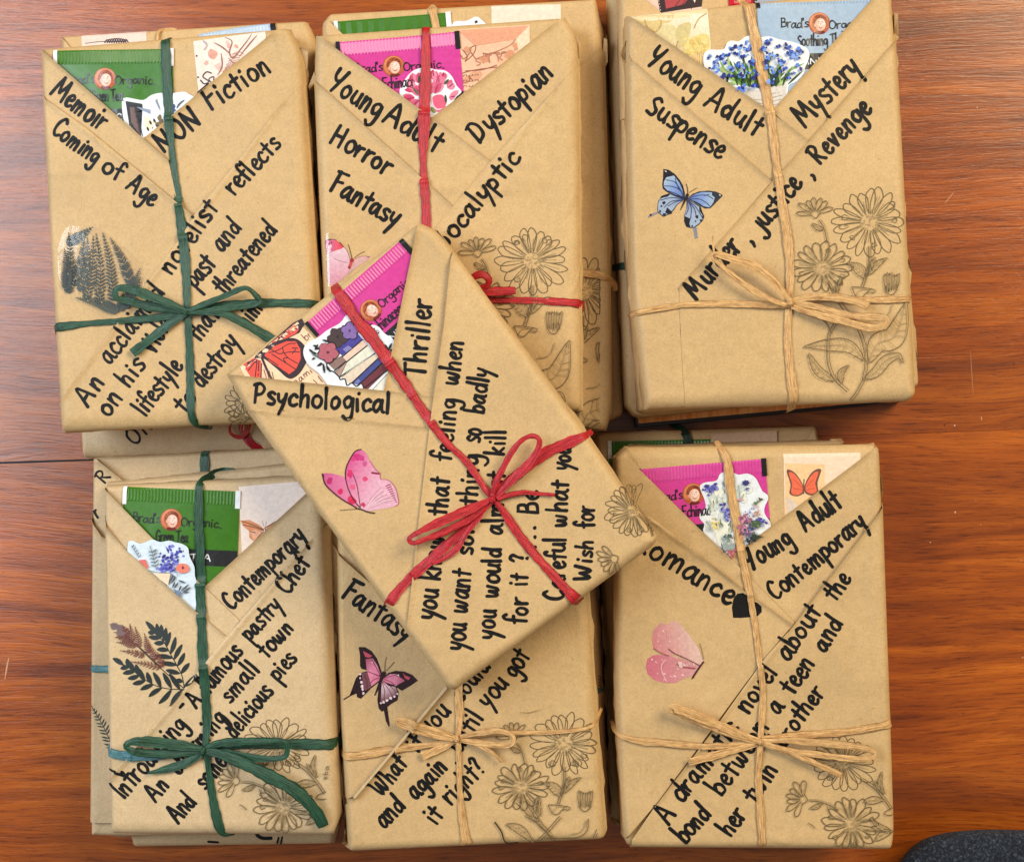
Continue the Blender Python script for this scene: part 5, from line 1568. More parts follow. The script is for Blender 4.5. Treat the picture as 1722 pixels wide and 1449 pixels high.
ribbon(pC, [(1326, 508, 8, .003), (1292, 471, 10, .005), (1262, 450, 12, .006), (1228, 440, 11, .007), (1200, 432, 9, .007), (1196, 438, 8, .006), (1225, 464, 8, .005), (1262, 490, 10, .004), (1298, 508, 9, .003), (1326, 516, 7, .002)], g, 'bow_loop', seed=45)
ribbon(pC, [(1198, 436, 3, .006), (1195, 420, 2.4, .006), (1194, 400, 1.8, .007)], g, 'loose_strand', seed=46)
knot(pC, 1326, 512, g, pC.root)

# ---- bottom left
pD = Parcel(L_ + 'tied with green ribbon, marked Contemporary and pastry Chef',
            [(174, 817), (505, 800), (545, 832), (558, 1040), (567, 1250), (573, 1370), (560, 1403), (187, 1401), (180, 1150)], 0.040, 0.054, R=[10, 16, 20, 26, 26, 12, 24, 12, 10], mat='kraft_paper_pale', seed=24)
tea_bag(pD, (209, 818), (404, 826), 205, 'sachet_green', 'green tea bag with round child portrait, above the word Contemporary', lines=('Green Tea',), du=0, dv=0)
def c5(a):
    C = crop(130, 740, 3.664)
    a.poly(C((1005, 495), (1060, 490), (1120, 520), (1150, 545), (1130, 580), (1090, 625), (1060, 600), (1060, 560), (1025, 530)), lin(214, 140, 96))
    a.poly(C((1160, 545), (1200, 510), (1270, 475), (1230, 520), (1170, 570)), lin(196, 120, 80))
    a.poly(C((1062, 560), (1100, 550), (1140, 570), (1092, 625)), lin(226, 168, 138))
    for st in (((1005, 495), (1080, 520), (1150, 550)), ((1020, 520), (1090, 535), (1150, 555)), ((1090, 625), (1120, 590), (1150, 560)), ((1155, 535), (1165, 580)), ((1060, 560), (1100, 570)), ((1155, 540), (1250, 484))): a.stroke(C(*st), 1.4, lin(110, 60, 40))
    a.stroke(C((1150, 530), (1140, 495)), .8, lin(150, 130, 120)); a.stroke(C((1160, 530), (1165, 498)), .8, lin(150, 130, 120))
card(pD, [(402, 818), (520, 808), (562, 830), (540, 960), (408, 962)], 'white card with a small orange butterfly, above Contemporary', col=lin(236, 218, 208), draw=c5)
pD.flap([(515, 830), (545, 832), (552, 930), (523, 912), (406, 1046), (345, 986)], 0, curl=[((515, 830), (345, 986), .0006, 10)])
pD.flap([(175, 819), (258, 904), (345, 986), (406, 1044), (384, 1072), (240, 1060), (177, 930)], 1, curl=[((175, 819), (345, 986), .0004, 9)])
S6 = crop(200, 890, 10.35)
def s6(a):
    rnd = random.Random(9)
    for cx, cy, n in ((900, 320, 12), (1080, 390, 12), (830, 470, 12), (1000, 500, 12), (790, 560, 8), (860, 640, 22), (800, 690, 14), (930, 700, 12), (960, 590, 6)):
        for k in range(n): a.blob(*S6((cx + rnd.gauss(0, 42), cy + rnd.gauss(0, 38)))[0], rnd.uniform(1.2, 3.0), rnd.choice([lin(70, 72, 170), lin(96, 96, 196), lin(56, 50, 130), lin(130, 130, 214)]), 6, .4)
    a.poly(S6((1010, 660), (1070, 590), (1180, 585), (1250, 660), (1220, 730), (1110, 750), (1040, 715)), lin(228, 130, 112), smooth=True); a.blob(*S6((1140, 655))[0], 2.6, lin(140, 50, 44))
    a.poly(S6((370, 520), (490, 510), (540, 660), (500, 660)), lin(226, 110, 100))
    for st in (((570, 270), (620, 450), (680, 690)), ((680, 330), (640, 450)), ((250, 270), (330, 400), (380, 480))): a.stroke(S6(*st), 1.2, lin(96, 110, 120))
    for k in range(5):
        a.leaf(S6((600 + k * 18, 380 + k * 60))[0], S6((540 + k * 10, 400 + k * 60 - 30))[0], 2, lin(110, 124, 134)); a.leaf(S6((600 + k * 18, 380 + k * 60))[0], S6((690 + k * 10, 350 + k * 60 - 20))[0], 2, lin(110, 124, 134))
        a.leaf(S6((270 + k * 30, 300 + k * 40))[0], S6((290 + k * 30, 250 + k * 44))[0], 2, lin(96, 110, 150))
    a.poly(S6((620, 745), (920, 755), (900, 860), (880, 960), (740, 860)), lin(238, 214, 186))
    a.stroke(S6((540, 700), (720, 740), (920, 745)), 1.2, lin(120, 130, 140))
    for st in (((920, 760), (960, 800), (890, 940)), ((960, 790), (1000, 830), (940, 920)), ((1000, 900), (960, 1000)), ((1060, 870), (1180, 920)), ((1030, 760), (1060, 800)), ((1110, 1060), (1240, 940)), ((1130, 1080), (1280, 990)), ((1150, 1090), (1240, 1070)), ((990, 1010), (1060, 910)), ((1070, 1060), (1110, 960))): a.stroke(S6(*st), 2.2, lin(76, 84, 96), taper=lambda t: .4 + math.sin(3.14 * t))
    a.poly(S6((960, 1010), (1110, 1080), (1110, 1180), (1040, 1120)), lin(110, 130, 160))
diecut(pD, S6((180, 215), (210, 190), (270, 190), (390, 240), (500, 205), (600, 165), (740, 210), (900, 185), (1000, 215), (1110, 238), (1220, 310), (1250, 460), (1330, 640), (1340, 800), (1365, 900), (1350, 1100), (1375, 1220), (1340, 1420), (1200, 1400), (870, 1100), (500, 780), (200, 480)),
       'pale blue die cut sticker of lavender and poppies in a teacup', FLAP0 + FLAPD + .00065, s6, 'sticker_blue_white')
pD.flap([(174, 862), (182, 885), (212, 922), (331, 1025), (384, 1070), (362, 1095), (185, 1312), (180, 1150)], 2, curl=[((182, 885), (331, 1025), .0008, 11), ((331, 1025), (384, 1070), .0003, 8)])
pD.flap([(553, 880), (545, 885), (523, 909), (406, 1043), (362, 1095), (251, 1230), (185, 1312), (187, 1401), (560, 1403), (573, 1370), (567, 1250), (558, 1040)], 3, curl=[((523, 909), (185, 1312), .0006, 9)])
folded_edge_highlight(pD, [(406, 1043), (362, 1095), (251, 1230), (188, 1308)])
for w_ in (('Contemporary', 389, 1029, 520, 903, 17, 7), ('Introducing', 209, 1345, 322, 1215, 18, 7), ('-', 310, 1198, 322, 1184, 15, 7), ('A', 331, 1193, 349, 1172, 16, 7), ('famous', 352, 1168, 415, 1092, 17, 7), ('pastry', 422, 1080, 480, 1016, 16, 6.8), ('Chef', 484, 1003, 527, 944, 16, 7),
           ('An', 262, 1350, 292, 1316, 17, 7), ('charming', 302, 1303, 388, 1204, 17, 7), ('small', 388, 1184, 443, 1122, 16, 6.8), ('town', 450, 1109, 500, 1053, 16, 7), ('And', 301, 1386, 337, 1344, 17, 7.2), ('some', 347, 1328, 388, 1278, 17, 7), ('delicious', 396, 1243, 465, 1160, 16, 6.8), ('pies', 469, 1147, 504, 1104, 16, 6.6)):
    word(pD, *w_)
aI = Art(pD.W, pD.mark, .00009); aI.stroke([(184, 1291), (205, 1299), (216, 1303)], 6, INK, taper=lambda t: .5 + .6 * t); aI.build('marker_stroke', 'marker_ink', pD.root)
def fern_d(a):
    B6 = crop(170, 1030, 8.52)
    D = lin(38, 46, 44)
    for st in (((700, 200), (820, 300), (930, 420), (1020, 580), (1110, 740), (1180, 880), (1215, 1070)), ((300, 700), (420, 770), (560, 870), (700, 970), (850, 1040), (1030, 1075), (1215, 1075)), ((560, 480), (760, 670), (960, 850), (1215, 1070))): a.stroke(B6(*st), 1.5, D)
    for p0, p1 in (((820, 300), (655, 110)), ((790, 270), (690, 265)), ((830, 340), (815, 140)), ((870, 350), (880, 155)), ((910, 400), (950, 200)), ((960, 470), (1015, 260)), ((1020, 570), (1090, 330)), ((1070, 650), (1185, 435)), ((1120, 740), (1220, 555)), ((1170, 850), (1290, 700)), ((1215, 1030), (1400, 850)),
                   ((870, 350), (700, 330)), ((930, 410), (780, 420)), ((990, 520), (820, 510)), ((1050, 630), (800, 600)), ((1110, 730), (880, 700)), ((1150, 850), (950, 800)), ((1190, 970), (1090, 940)),
                   ((340, 730), (190, 635)), ((420, 760), (390, 640)), ((420, 760), (300, 785)), ((500, 830), (335, 855)), ((500, 830), (440, 690)), ((570, 880), (405, 925)), ((570, 890), (520, 720)), ((650, 960), (475, 1000)), ((650, 960), (570, 780)), ((770, 1010), (585, 1085)), ((750, 1000), (680, 830)), ((890, 1060), (705, 1185)), ((880, 1050), (770, 830)), ((1030, 1080), (845, 1285)), ((1030, 1060), (910, 840)), ((1190, 1080), (1010, 1310)), ((1150, 1080), (1000, 850))):
        a.leaf(B6(p0)[0], B6(p1)[0], 7.2, D, random.uniform(-.05, .05))
    Bn = lin(110, 58, 52); Bl = lin(120, 98, 100)
    a.stroke(B6((180, 150), (400, 330), (600, 500), (880, 760)), 1.3, lin(90, 50, 46))
    for b_, t_, c in (((250, 210), (140, 150), Bl), ((330, 270), (240, 140), Bl), ((400, 320), (325, 165), Bn), ((460, 400), (430, 145), Bn), ((570, 480), (505, 185), Bn), ((700, 560), (640, 280), Bn), ((360, 300), (205, 262), Bl), ((430, 370), (220, 335), Bn), ((520, 460), (245, 405), Bn), ((640, 600), (300, 525), Bn), ((860, 770), (440, 680), Bn), ((800, 660), (700, 420), Bn), ((900, 760), (830, 540), Bn)):
        frond(a, B6(b_)[0], B6(t_)[0], 10.0, 8, c, .03, 2.1)
a_ = Art(pD.W, pD.mark, .00009); fern_d(a_); tag(a_.build('fern_sticker', 'print_gloss', pD.root), 'fern sticker in brown and dark green')
aD_ = Art(pD.W, pD.mark, .00009, clip=lambda x, y: x < 562); bouquet_low(aD_, (469, 1250), 1.0, .03, 40)
write(aD_, 'eba', 551, 1308, 556, 1284, 5, 1.2, LINE); aD_.build('flower_print', 'print_matt', pD.root)
g = 'raffia_green'
ribbon(pD, [(352, 800, 9, -.0015), (344, 804, 11, .0006), (337, 812, 11, .001), (336, 840, 12, .0014), (336, 880, 13, .0014), (338, 940, 14, .0014), (339, 1000, 15, .0005), (342, 1050, 14, .0004), (344, 1100, 15, .0004), (348, 1150, 14, .0004), (351, 1206, 13, .0004), (350, 1255, 10, .0014), (354, 1290, 9, .0006), (362, 1344, 13, .0004), (371, 1385, 14, .0004), (378, 1398, 12, .0004), (393, 1402, 6, -.002)], g, seed=50)
ribbon(pD, [(178, 1254, 6, -.003), (184, 1261, 13, .0004), (213, 1268, 13, .0006), (254, 1269, 11, .001), (296, 1262, 12, .0015), (345, 1257, 9, .0018)], 'raffia_teal', seed=51)
ribbon(pD, [(350, 1252, 8, .0018), (420, 1248, 12, .0008), (486, 1247, 15, .0004), (530, 1248, 16, .0003), (562, 1249, 17, .0003), (573, 1250, 15, -.002)], g, seed=52)
ribbon(pD, [(345, 1253, 8, .003), (318, 1248, 14, .004), (285, 1243, 17, .005), (245, 1239, 15, .006), (222, 1243, 10, .0065), (224, 1252, 9, .006), (250, 1260, 13, .004), (296, 1262, 13, .003), (345, 1260, 8, .002)], g, 'bow_loop', seed=53)
ribbon(pD, [(351, 1252, 8, .003), (372, 1244, 12, .004), (406, 1240, 13, .005), (450, 1238, 11, .006), (480, 1237, 8, .0065), (488, 1245, 8, .0065), (486, 1262, 8, .006), (470, 1268, 9, .005), (435, 1268, 11, .004), (395, 1262, 13, .003), (352, 1258, 8, .002)], g, 'bow_loop', seed=54)
ribbon(pD, [(343, 1262, 9, .002), (318, 1277, 13, .002), (285, 1288, 11, .0016), (254, 1295, 4, .002)], g, 'ribbon_tail', seed=55)
ribbon(pD, [(352, 1256, 9, .004), (378, 1261, 15, .005), (420, 1277, 18, .006), (461, 1297, 20, .007), (497, 1316, 20, .007), (522, 1340, 19, .006), (538, 1363, 18, .004), (547, 1384, 16, .002)], g, 'ribbon_tail', seed=56)
knot(pD, 347, 1257, g, pD.root, 9)

# ---- bottom middle
pE = Parcel(L_ + 'tied with tan raffia, marked Fantasy, pink black butterfly sticker',
            [(548, 868), (968, 850), (992, 985), (1007, 1217), (1022, 1398), (1016, 1410), (584, 1431), (576, 1424), (573, 1250), (558, 1015)], 0.034, 0.055, R=[14, 16, 26, 26, 12, 18, 14, 10, 12, 12], mat='kraft_paper', seed=25)
pE.flap([(549, 905), (552, 915), (600, 958), (750, 1090), (750, 1152), (700, 1213), (597, 1335), (577, 1345), (573, 1250), (558, 1015)], 1, curl=[((552, 915), (750, 1090), .0008, 10)])
pE.flap([(975, 890), (750, 1152), (666, 1254), (597, 1335), (578, 1358), (584, 1431), (1016, 1410), (1022, 1398), (1007, 1217), (992, 985)], 3, curl=[((975, 890), (597, 1335), .0013, 9)])
folded_edge_highlight(pE, [(752, 1151), (666, 1254), (597, 1336)])
for w_ in (('Fantasy', 569, 1000, 684, 1081, 20, 7.6), ('What', 641, 1340, 691, 1279, 17, 7.4), ('if', 702, 1266, 719, 1243, 17, 7), ('you', 722, 1238, 762, 1192, 18, 7), ('could', 774, 1182, 830, 1116, 16, 7), ('and', 646, 1393, 688, 1351, 18, 7.4), ('again', 699, 1346, 757, 1286, 18, 7.4), (',', 764, 1289, 774, 1279, 16, 6.6),
           ('until', 775, 1268, 817, 1201, 17, 7), ('you', 820, 1192, 860, 1147, 18, 7), ('got', 867, 1142, 894, 1098, 18, 7), ('it', 732, 1388, 751, 1364, 18, 7.4), ('right?', 757, 1354, 822, 1290, 18, 7.2)):
    word(pE, *w_)
B2 = crop(570, 1070, 9.053)
def bfly_e(a):
    D = lin(42, 18, 26); PK = lin(234, 140, 166); PL = lin(240, 196, 208); RD = lin(140, 38, 66)
    bx, by = B2((650, 620))[0]
    def fn(x, y):
        d = math.hypot(x - bx, y - by)
        return mixc(lin(222, 96, 130), PK if d < 22 else mixc(PK, RD, (d - 22) / 24), d / 14)
    def fn2(x, y):
        d = math.hypot(x - bx, y - by)
        return mixc(lin(232, 130, 156), mixc(lin(236, 200, 208), lin(120, 70, 76), (d - 16) / 22), d / 16)
    a.poly(B2((305, 150), (400, 150), (500, 210), (580, 320), (630, 450), (662, 560), (650, 620), (440, 505), (350, 482), (325, 440), (325, 280)), D)
    a.poly(B2((410, 330), (520, 320), (590, 430), (640, 570), (560, 600), (430, 520)), None, fn=fn)
    a.poly(B2((370, 210), (430, 240), (515, 285), (470, 310), (405, 300)), lin(206, 84, 104))
    a.poly(B2((660, 600), (640, 660), (500, 770), (340, 935), (280, 910), (272, 855), (180, 895), (80, 955), (72, 938), (170, 880), (272, 840), (290, 700), (265, 620), (340, 540), (440, 515)), D)
    a.poly(B2((350, 548), (440, 532), (500, 760), (400, 815), (370, 720)), lin(122, 74, 80))
    a.poly(B2((432, 515), (640, 600), (640, 640), (500, 745), (470, 640)), None, fn=fn)
    a.poly(B2((690, 600), (760, 540), (870, 508), (1000, 520), (1120, 570), (1205, 655), (1100, 730), (960, 812), (880, 760), (700, 660)), D)
    a.poly(B2((690, 620), (780, 560), (880, 560), (1010, 660), (900, 720), (860, 750), (760, 745), (680, 650)), None, fn=fn)
    a.poly(B2((975, 535), (1010, 580), (1090, 610), (1060, 650), (1010, 620)), lin(206, 84, 104))
    a.poly(B2((645, 640), (700, 680), (860, 730), (912, 830), (895, 955), (800, 1010), (740, 1060), (705, 1090), (778, 1335), (765, 1358), (720, 1270), (690, 1110), (660, 1130), (610, 1080), (590, 950), (610, 760)), D)
    a.poly(B2((660, 650), (760, 740), (860, 750), (905, 850), (800, 930), (640, 1010), (650, 800)), None, fn=fn2)
    for x, y, r in ((330, 560, 2), (328, 620, 1.6), (348, 680, 2.2), (360, 740, 2.6), (365, 790, 2.2), (378, 850, 2.4), (645, 1000, 2), (685, 985, 2.8), (740, 955, 2.6), (795, 925, 2.6), (850, 900, 2.0), (893, 858, 1.8), (515, 380, 1.6), (910, 580, 1.6)): a.blob(*B2((x, y))[0], r, lin(240, 214, 218), 7, .3)
    for st in (((640, 590), (560, 440), (500, 340)), ((640, 600), (540, 560), (440, 520)), ((640, 620), (540, 640), (480, 700)), ((700, 620), (860, 580), (1000, 640)), ((700, 640), (800, 680), (860, 740)), ((660, 670), (700, 820), (690, 960)), ((670, 670), (780, 820), (820, 910)), ((390, 560), (430, 680), (430, 790)), ((680, 660), (820, 770), (880, 850))): a.stroke(B2(*st), .9, lin(120, 40, 64))
    a.stroke(B2((690, 545), (655, 620), (610, 740), (550, 880)), 3.4, D, taper=lambda t: 1.6 * (1 - t) + .5)
    a.stroke(B2((700, 530), (705, 400), (725, 300)), 1, lin(124, 96, 66)); a.stroke(B2((720, 510), (790, 440), (845, 375)), 1, lin(124, 96, 66))
a_ = Art(pE.W, pE.mark, .00009); bfly_e(a_); tag(a_.build('butterfly_sticker', 'print_gloss', pE.root), 'pink and black swallowtail butterfly sticker')
aE_ = Art(pE.W, pE.mark, .00009, clip=lambda x, y: x < 1004 and y < 1414); bouquet_tall(aE_, (948, 1247), .93, -.02, 60, low=False)
T6 = crop(530, 1000, 3.226)
outline_leaf(aE_, T6((1035, 1230), (1110, 1260), (1185, 1335)), 14, 81, 6); stem(aE_, T6((1090, 1110), (1190, 1210), (1310, 1320)), 3.5); stem(aE_, T6((1330, 1190), (1260, 1270), (1200, 1330)), 4); aE_.stroke(T6((1480, 1200), (1470, 1270), (1400, 1305), (1230, 1305)), 1.5, LINE)
outline_leaf(aE_, T6((1220, 1210), (1180, 1200), (1140, 1180)), 7, 82, 3); outline_leaf(aE_, T6((1220, 1190), (1215, 1140), (1216, 1085)), 5, 83, 3); aE_.stroke(T6((975, 1220), (1010, 1270), (1035, 1330), (1100, 1330)), 2.4, lin(40, 30, 20)); aE_.stroke(T6((1505, 1305), (1545, 1215)), 1.3, LINE); aE_.stroke(T6((1520, 1305), (1535, 1260)), 1.3, LINE)
aE_.stroke(T6((1110, 625), (1150, 628), (1210, 615)), 1.2, SOFT)
aE_.build('flower_print', 'print_matt', pE.root)
g = 'raffia_tan'
ribbon(pE, [(772, 1120, 11, .0005), (772, 1167, 12, .0005), (773, 1198, 11, .0005), (771, 1237, 8, .0014), (772, 1263, 8, .0008), (773, 1310, 8, .0004), (776, 1356, 10, .0004), (781, 1394, 14, .0004), (786, 1417, 15, .0003), (787, 1424, 13, -.002)], g, seed=60)
ribbon(pE, [(566, 1266, 7, -.003), (574, 1269, 10, .0003), (600, 1268, 13, .0004), (623, 1264, 14, .0005), (669, 1255, 12, .0006), (716, 1249, 9, .001), (768, 1241, 8, .0014)], g, seed=61)
ribbon(pE, [(772, 1236, 7, .0014), (840, 1229, 8, .001), (917, 1228, 7, .0006), (980, 1222, 6, .0004), (1003, 1212, 5, .0003), (1014, 1198, 5, -.002)], g, seed=62)
ribbon(pE, [(768, 1236, 6, .002), (740, 1226, 9, .003), (716, 1218, 10, .004), (690, 1209, 10, .005), (671, 1204, 8, .0055), (671, 1211, 7, .005), (700, 1222, 9, .004), (740, 1234, 8, .003), (768, 1240, 6, .002)], g, 'bow_loop', seed=63)
ribbon(pE, [(774, 1234, 6, .002), (809, 1226, 10, .0035), (835, 1222, 10, .005), (856, 1226, 8, .006), (863, 1234, 8, .006), (855, 1245, 8, .0055), (830, 1246, 9, .004), (803, 1243, 9, .003), (774, 1240, 6, .002)], g, 'bow_loop', seed=64)
ribbon(pE, [(768, 1240, 6, .0015), (741, 1254, 11, .0014), (710, 1267, 12, .002)], g, 'ribbon_tail', seed=65)
ribbon(pE, [(774, 1240, 5, .002), (809, 1249, 6, .003), (830, 1262, 5, .003), (843, 1277, 4, .002)], g, 'ribbon_tail', seed=66)
knot(pE, 769, 1238, g, pE.root, 6)

# ---- bottom right
pF = Parcel(L_ + 'tied with tan raffia, marked Romance with a black heart',
            [(1033, 770), (1053, 752), (1474, 747), (1481, 757), (1492, 1000), (1504, 1405), (1499, 1427), (1056, 1424), (1049, 1410), (1036, 1208)], 0.032, 0.052, R=[10, 22, 10, 14, 16, 12, 16, 10, 12, 14], seed=26)
tea_bag(pF, (1072, 789), (1286, 771), 200, 'sachet_pink', 'pink tea bag with black tabs, above the Romance parcel heading', lines=('Echinacea',), du=8, dv=-3, tab='foil_black')
def c7(a):
    C = crop(1000, 700, 3.3115)
    a.poly(C((1062, 262), (1280, 266), (1280, 400), (1060, 560)), lin(236, 196, 146))
    D = lin(110, 70, 60)
    a.poly(C((1068, 300), (1110, 310), (1155, 370), (1165, 420), (1130, 445), (1085, 430), (1090, 380)), D, smooth=True)
    a.poly(C((1080, 312), (1110, 320), (1150, 372), (1158, 415), (1128, 438), (1095, 425), (1098, 375)), lin(232, 104, 70), smooth=True)
    a.poly(C((1260, 295), (1215, 305), (1175, 365), (1168, 420), (1205, 440), (1245, 425), (1240, 370)), D, smooth=True)
    a.poly(C((1245, 310), (1215, 318), (1180, 370), (1175, 412), (1205, 430), (1235, 416), (1228, 370)), lin(232, 104, 70), smooth=True)
    a.stroke(C((1165, 350), (1163, 430)), 2, D)
    for st in (((1160, 400), (1110, 350)), ((1160, 410), (1105, 400)), ((1172, 400), (1215, 350)), ((1172, 410), (1225, 400))): a.stroke(C(*st), .9, lin(170, 70, 50))
    a.poly(C((1070, 450), (1110, 470), (1140, 500), (1100, 530), (1072, 540)), lin(214, 196, 180))
    a.poly(C((1100, 530), (1145, 496), (1150, 504), (1108, 540)), INK); a.poly(C((1205, 450), (1238, 428), (1240, 436), (1212, 456)), lin(60, 40, 36))
card(pF, [(1317, 763), (1447, 761), (1449, 860), (1330, 880), (1320, 880)], 'cream card with a red orange butterfly, on the bottom right parcel', col=lin(236, 208, 184), draw=c7)
S7 = crop(1160, 780, 8.527)
def s7(a):
    rnd = random.Random(12)
    def cl(x, y, n, sp, cols, r0=1.2, r1=3.2):
        for k in range(n): a.blob(*S7((x + rnd.gauss(0, sp), y + rnd.gauss(0, sp)))[0], rnd.uniform(r0, r1), rnd.choice(cols), 7, .4)
    pu = [lin(96, 96, 190), lin(64, 62, 140), lin(140, 140, 214)]; pk = [lin(170, 104, 130), lin(196, 140, 160), lin(130, 74, 104)]; gr = [lin(110, 130, 80), lin(150, 166, 120), lin(70, 90, 66)]
    wash = [lin(226, 230, 220), lin(236, 236, 222), lin(206, 214, 210)]
    cl(400, 900, 30, 110, wash, 4, 10); cl(380, 500, 18, 90, wash, 4, 9); cl(760, 420, 10, 70, wash, 4, 8)
    for k in range(40):
        x = rnd.uniform(250, 620); y = rnd.uniform(300, 1000)
        a.leaf(S7((x, y))[0], S7((x + rnd.uniform(-50, 30), y - rnd.uniform(50, 120)))[0], 1.8, rnd.choice([lin(150, 160, 140), lin(180, 186, 160), lin(120, 130, 116)]))
    cl(250, 350, 9, 28, pu); cl(310, 345, 10, 28, pu); cl(350, 340, 6, 22, pu); cl(270, 460, 3, 12, pu, 1, 2)
    cl(490, 600, 10, 30, pu); cl(510, 690, 14, 34, pu); cl(520, 760, 8, 24, pu)
    for k in range(7):
        an = k / 7 * 6.28; a.leaf(S7((795, 268))[0], S7((795 + 58 * math.cos(an), 268 + 44 * math.sin(an)))[0], 3.4, lin(58, 58, 120))
    cl(820, 360, 3, 14, pu, 1, 2)
    a.stroke(S7((690, 300), (705, 420), (720, 530)), 1, lin(130, 140, 110)); a.stroke(S7((770, 420), (745, 480), (720, 530)), 1, lin(130, 120, 96))
    for k in range(6): a.leaf(S7((715, 520))[0], S7((660 + k * 22, 500 + 12 * (k % 2)))[0], 2.4, lin(206, 150, 160))
    a.poly(S7((975, 470), (1010, 490), (1050, 490), (1010, 520), (985, 510)), lin(110, 64, 60))
    for k in range(9): a.leaf(S7((940 + k * 6, 610 - k * 12))[0], S7((900 + k * 18, 540 - k * 4))[0], 2.2, rnd.choice(gr))
    cl(850, 690, 9, 34, [lin(110, 124, 196), lin(150, 160, 214)]); cl(940, 690, 10, 30, [lin(210, 170, 170), lin(180, 140, 120)]); cl(780, 810, 30, 48, pk, 1.6, 4); cl(760, 950, 20, 40, pk, 1.6, 4)
    cl(850, 930, 20, 46, [lin(84, 90, 130), lin(60, 66, 100), lin(110, 116, 160)]); cl(1020, 810, 12, 26, pu, 1.5, 3); cl(1030, 850, 6, 26, pu)
    for k in range(16): a.leaf(S7((860 + rnd.uniform(0, 60), 820 + rnd.uniform(0, 60)))[0], S7((940 + rnd.uniform(0, 90), 860 + rnd.uniform(-60, 60)))[0], 3.4, rnd.choice(gr))
    cl(870, 1070, 22, 44, [lin(50, 56, 60), lin(90, 100, 110), lin(40, 44, 56)]); cl(540, 1040, 12, 30, [lin(120, 140, 136), lin(80, 96, 96)]); cl(580, 1250, 22, 42, [lin(200, 110, 110), lin(170, 90, 100), lin(214, 150, 150)])
    for k in range(8): a.leaf(S7((880, 1080))[0], S7((900 + k * 22, 960 + k * 10))[0], 1.6, lin(50, 60, 50))
    for k in range(9): a.leaf(S7((500 + k * 14, 1230))[0], S7((440 + k * 24, 1120 + rnd.uniform(-30, 30)))[0], 2, lin(150, 164, 164))
    a.stroke(S7((440, 1130), (455, 1200), (480, 1260)), 1.4, lin(60, 76, 80)); cl(340, 850, 10, 30, [lin(232, 216, 140), lin(214, 190, 110)])
diecut(pF, S7((140, 340), (160, 290), (220, 262), (370, 240), (405, 190), (430, 140), (490, 112), (570, 98), (690, 152), (820, 135), (930, 190), (990, 290), (1040, 390), (1110, 440), (1120, 510), (1080, 590), (1065, 680), (1100, 760), (1150, 830), (1145, 960), (980, 1120), (760, 1280), (560, 1390), (380, 1200), (200, 980), (205, 860), (140, 780), (150, 700), (225, 620), (205, 500)),
       'white die cut sticker of a wildflower bouquet, under the raffia above Romance', .0010, s7)
pF.flap([(1476, 749), (1481, 757), (1486, 860), (1332, 1056), (1226, 936), (1296, 884)], 0, curl=[((1476, 749), (1226, 936), .0005, 10)])
pF.flap([(1054, 753), (1074, 788), (1174, 887), (1223, 933), (1335, 1045), (1331, 1060), (1200, 980), (1037, 850), (1033, 770)], 1, curl=[((1054, 753), (1223, 933), .0006, 10)])
pF.flap([(1035, 828), (1040, 833), (1106, 878), (1248, 990), (1331, 1050), (1287, 1100), (1105, 1346), (1049, 1410), (1036, 1208)], 2, curl=[((1040, 833), (1331, 1050), .0006, 9)])
pF.flap([(1489, 845), (1483, 851), (1332, 1050), (1287, 1100), (1201, 1220), (1105, 1346), (1062, 1408), (1060, 1424), (1499, 1427), (1504, 1405), (1492, 1000)], 3, curl=[((1483, 851), (1105, 1346), .0004, 9)])
pF.fold([(1479, 788, .002), (1484, 800, .002), (1488, 826, .003), (1484, 848, .003), (1478, 855, .001), (1484, 820, .006)])
for w_ in (('Romance', 1058, 917, 1228, 1019, 20, 8), ('Young', 1258, 962, 1339, 911, 19, 8), ('Adult', 1351, 899, 1421, 849, 19, 8), ('Contemporary', 1302, 1014, 1462, 880, 17, 7.6), ('the', 1401, 1015, 1433, 970, 17, 7.4), ('about', 1322, 1114, 1384, 1025, 18, 7.4), ('novel', 1256, 1202, 1309, 1126, 18, 7.4),
           ('dramatic', 1144, 1350, 1245, 1222, 18, 7.4), ('A', 1121, 1388, 1139, 1363, 18, 7.6), ('and', 1383, 1099, 1419, 1044, 17, 7.4), ('teen', 1330, 1171, 1371, 1112, 17, 7.4), ('a', 1307, 1204, 1321, 1184, 17, 7.4), ('between', 1211, 1340, 1295, 1218, 18, 7.4), ('bond', 1150, 1419, 1199, 1364, 18, 7.6),
           ('brother', 1316, 1258, 1388, 1160, 17, 7.2), ('twin', 1267, 1352, 1309, 1289, 17, 7.4), ('her', 1226, 1407, 1257, 1364, 17, 7.6)):
    word(pF, *w_)
aH = Art(pF.W, pF.mark, .00009); C7 = crop(1000, 700, 3.3115)
aH.poly(C7((766, 1116), (760, 1060), (768, 1010), (790, 982), (820, 978), (848, 996), (864, 1028), (896, 1030), (922, 1052), (926, 1084), (904, 1106), (850, 1114), (805, 1117)), (.014, .013, .014)); aH.build('inked_heart', 'marker_ink', pF.root)
B4 = crop(1070, 1030, 11.146)
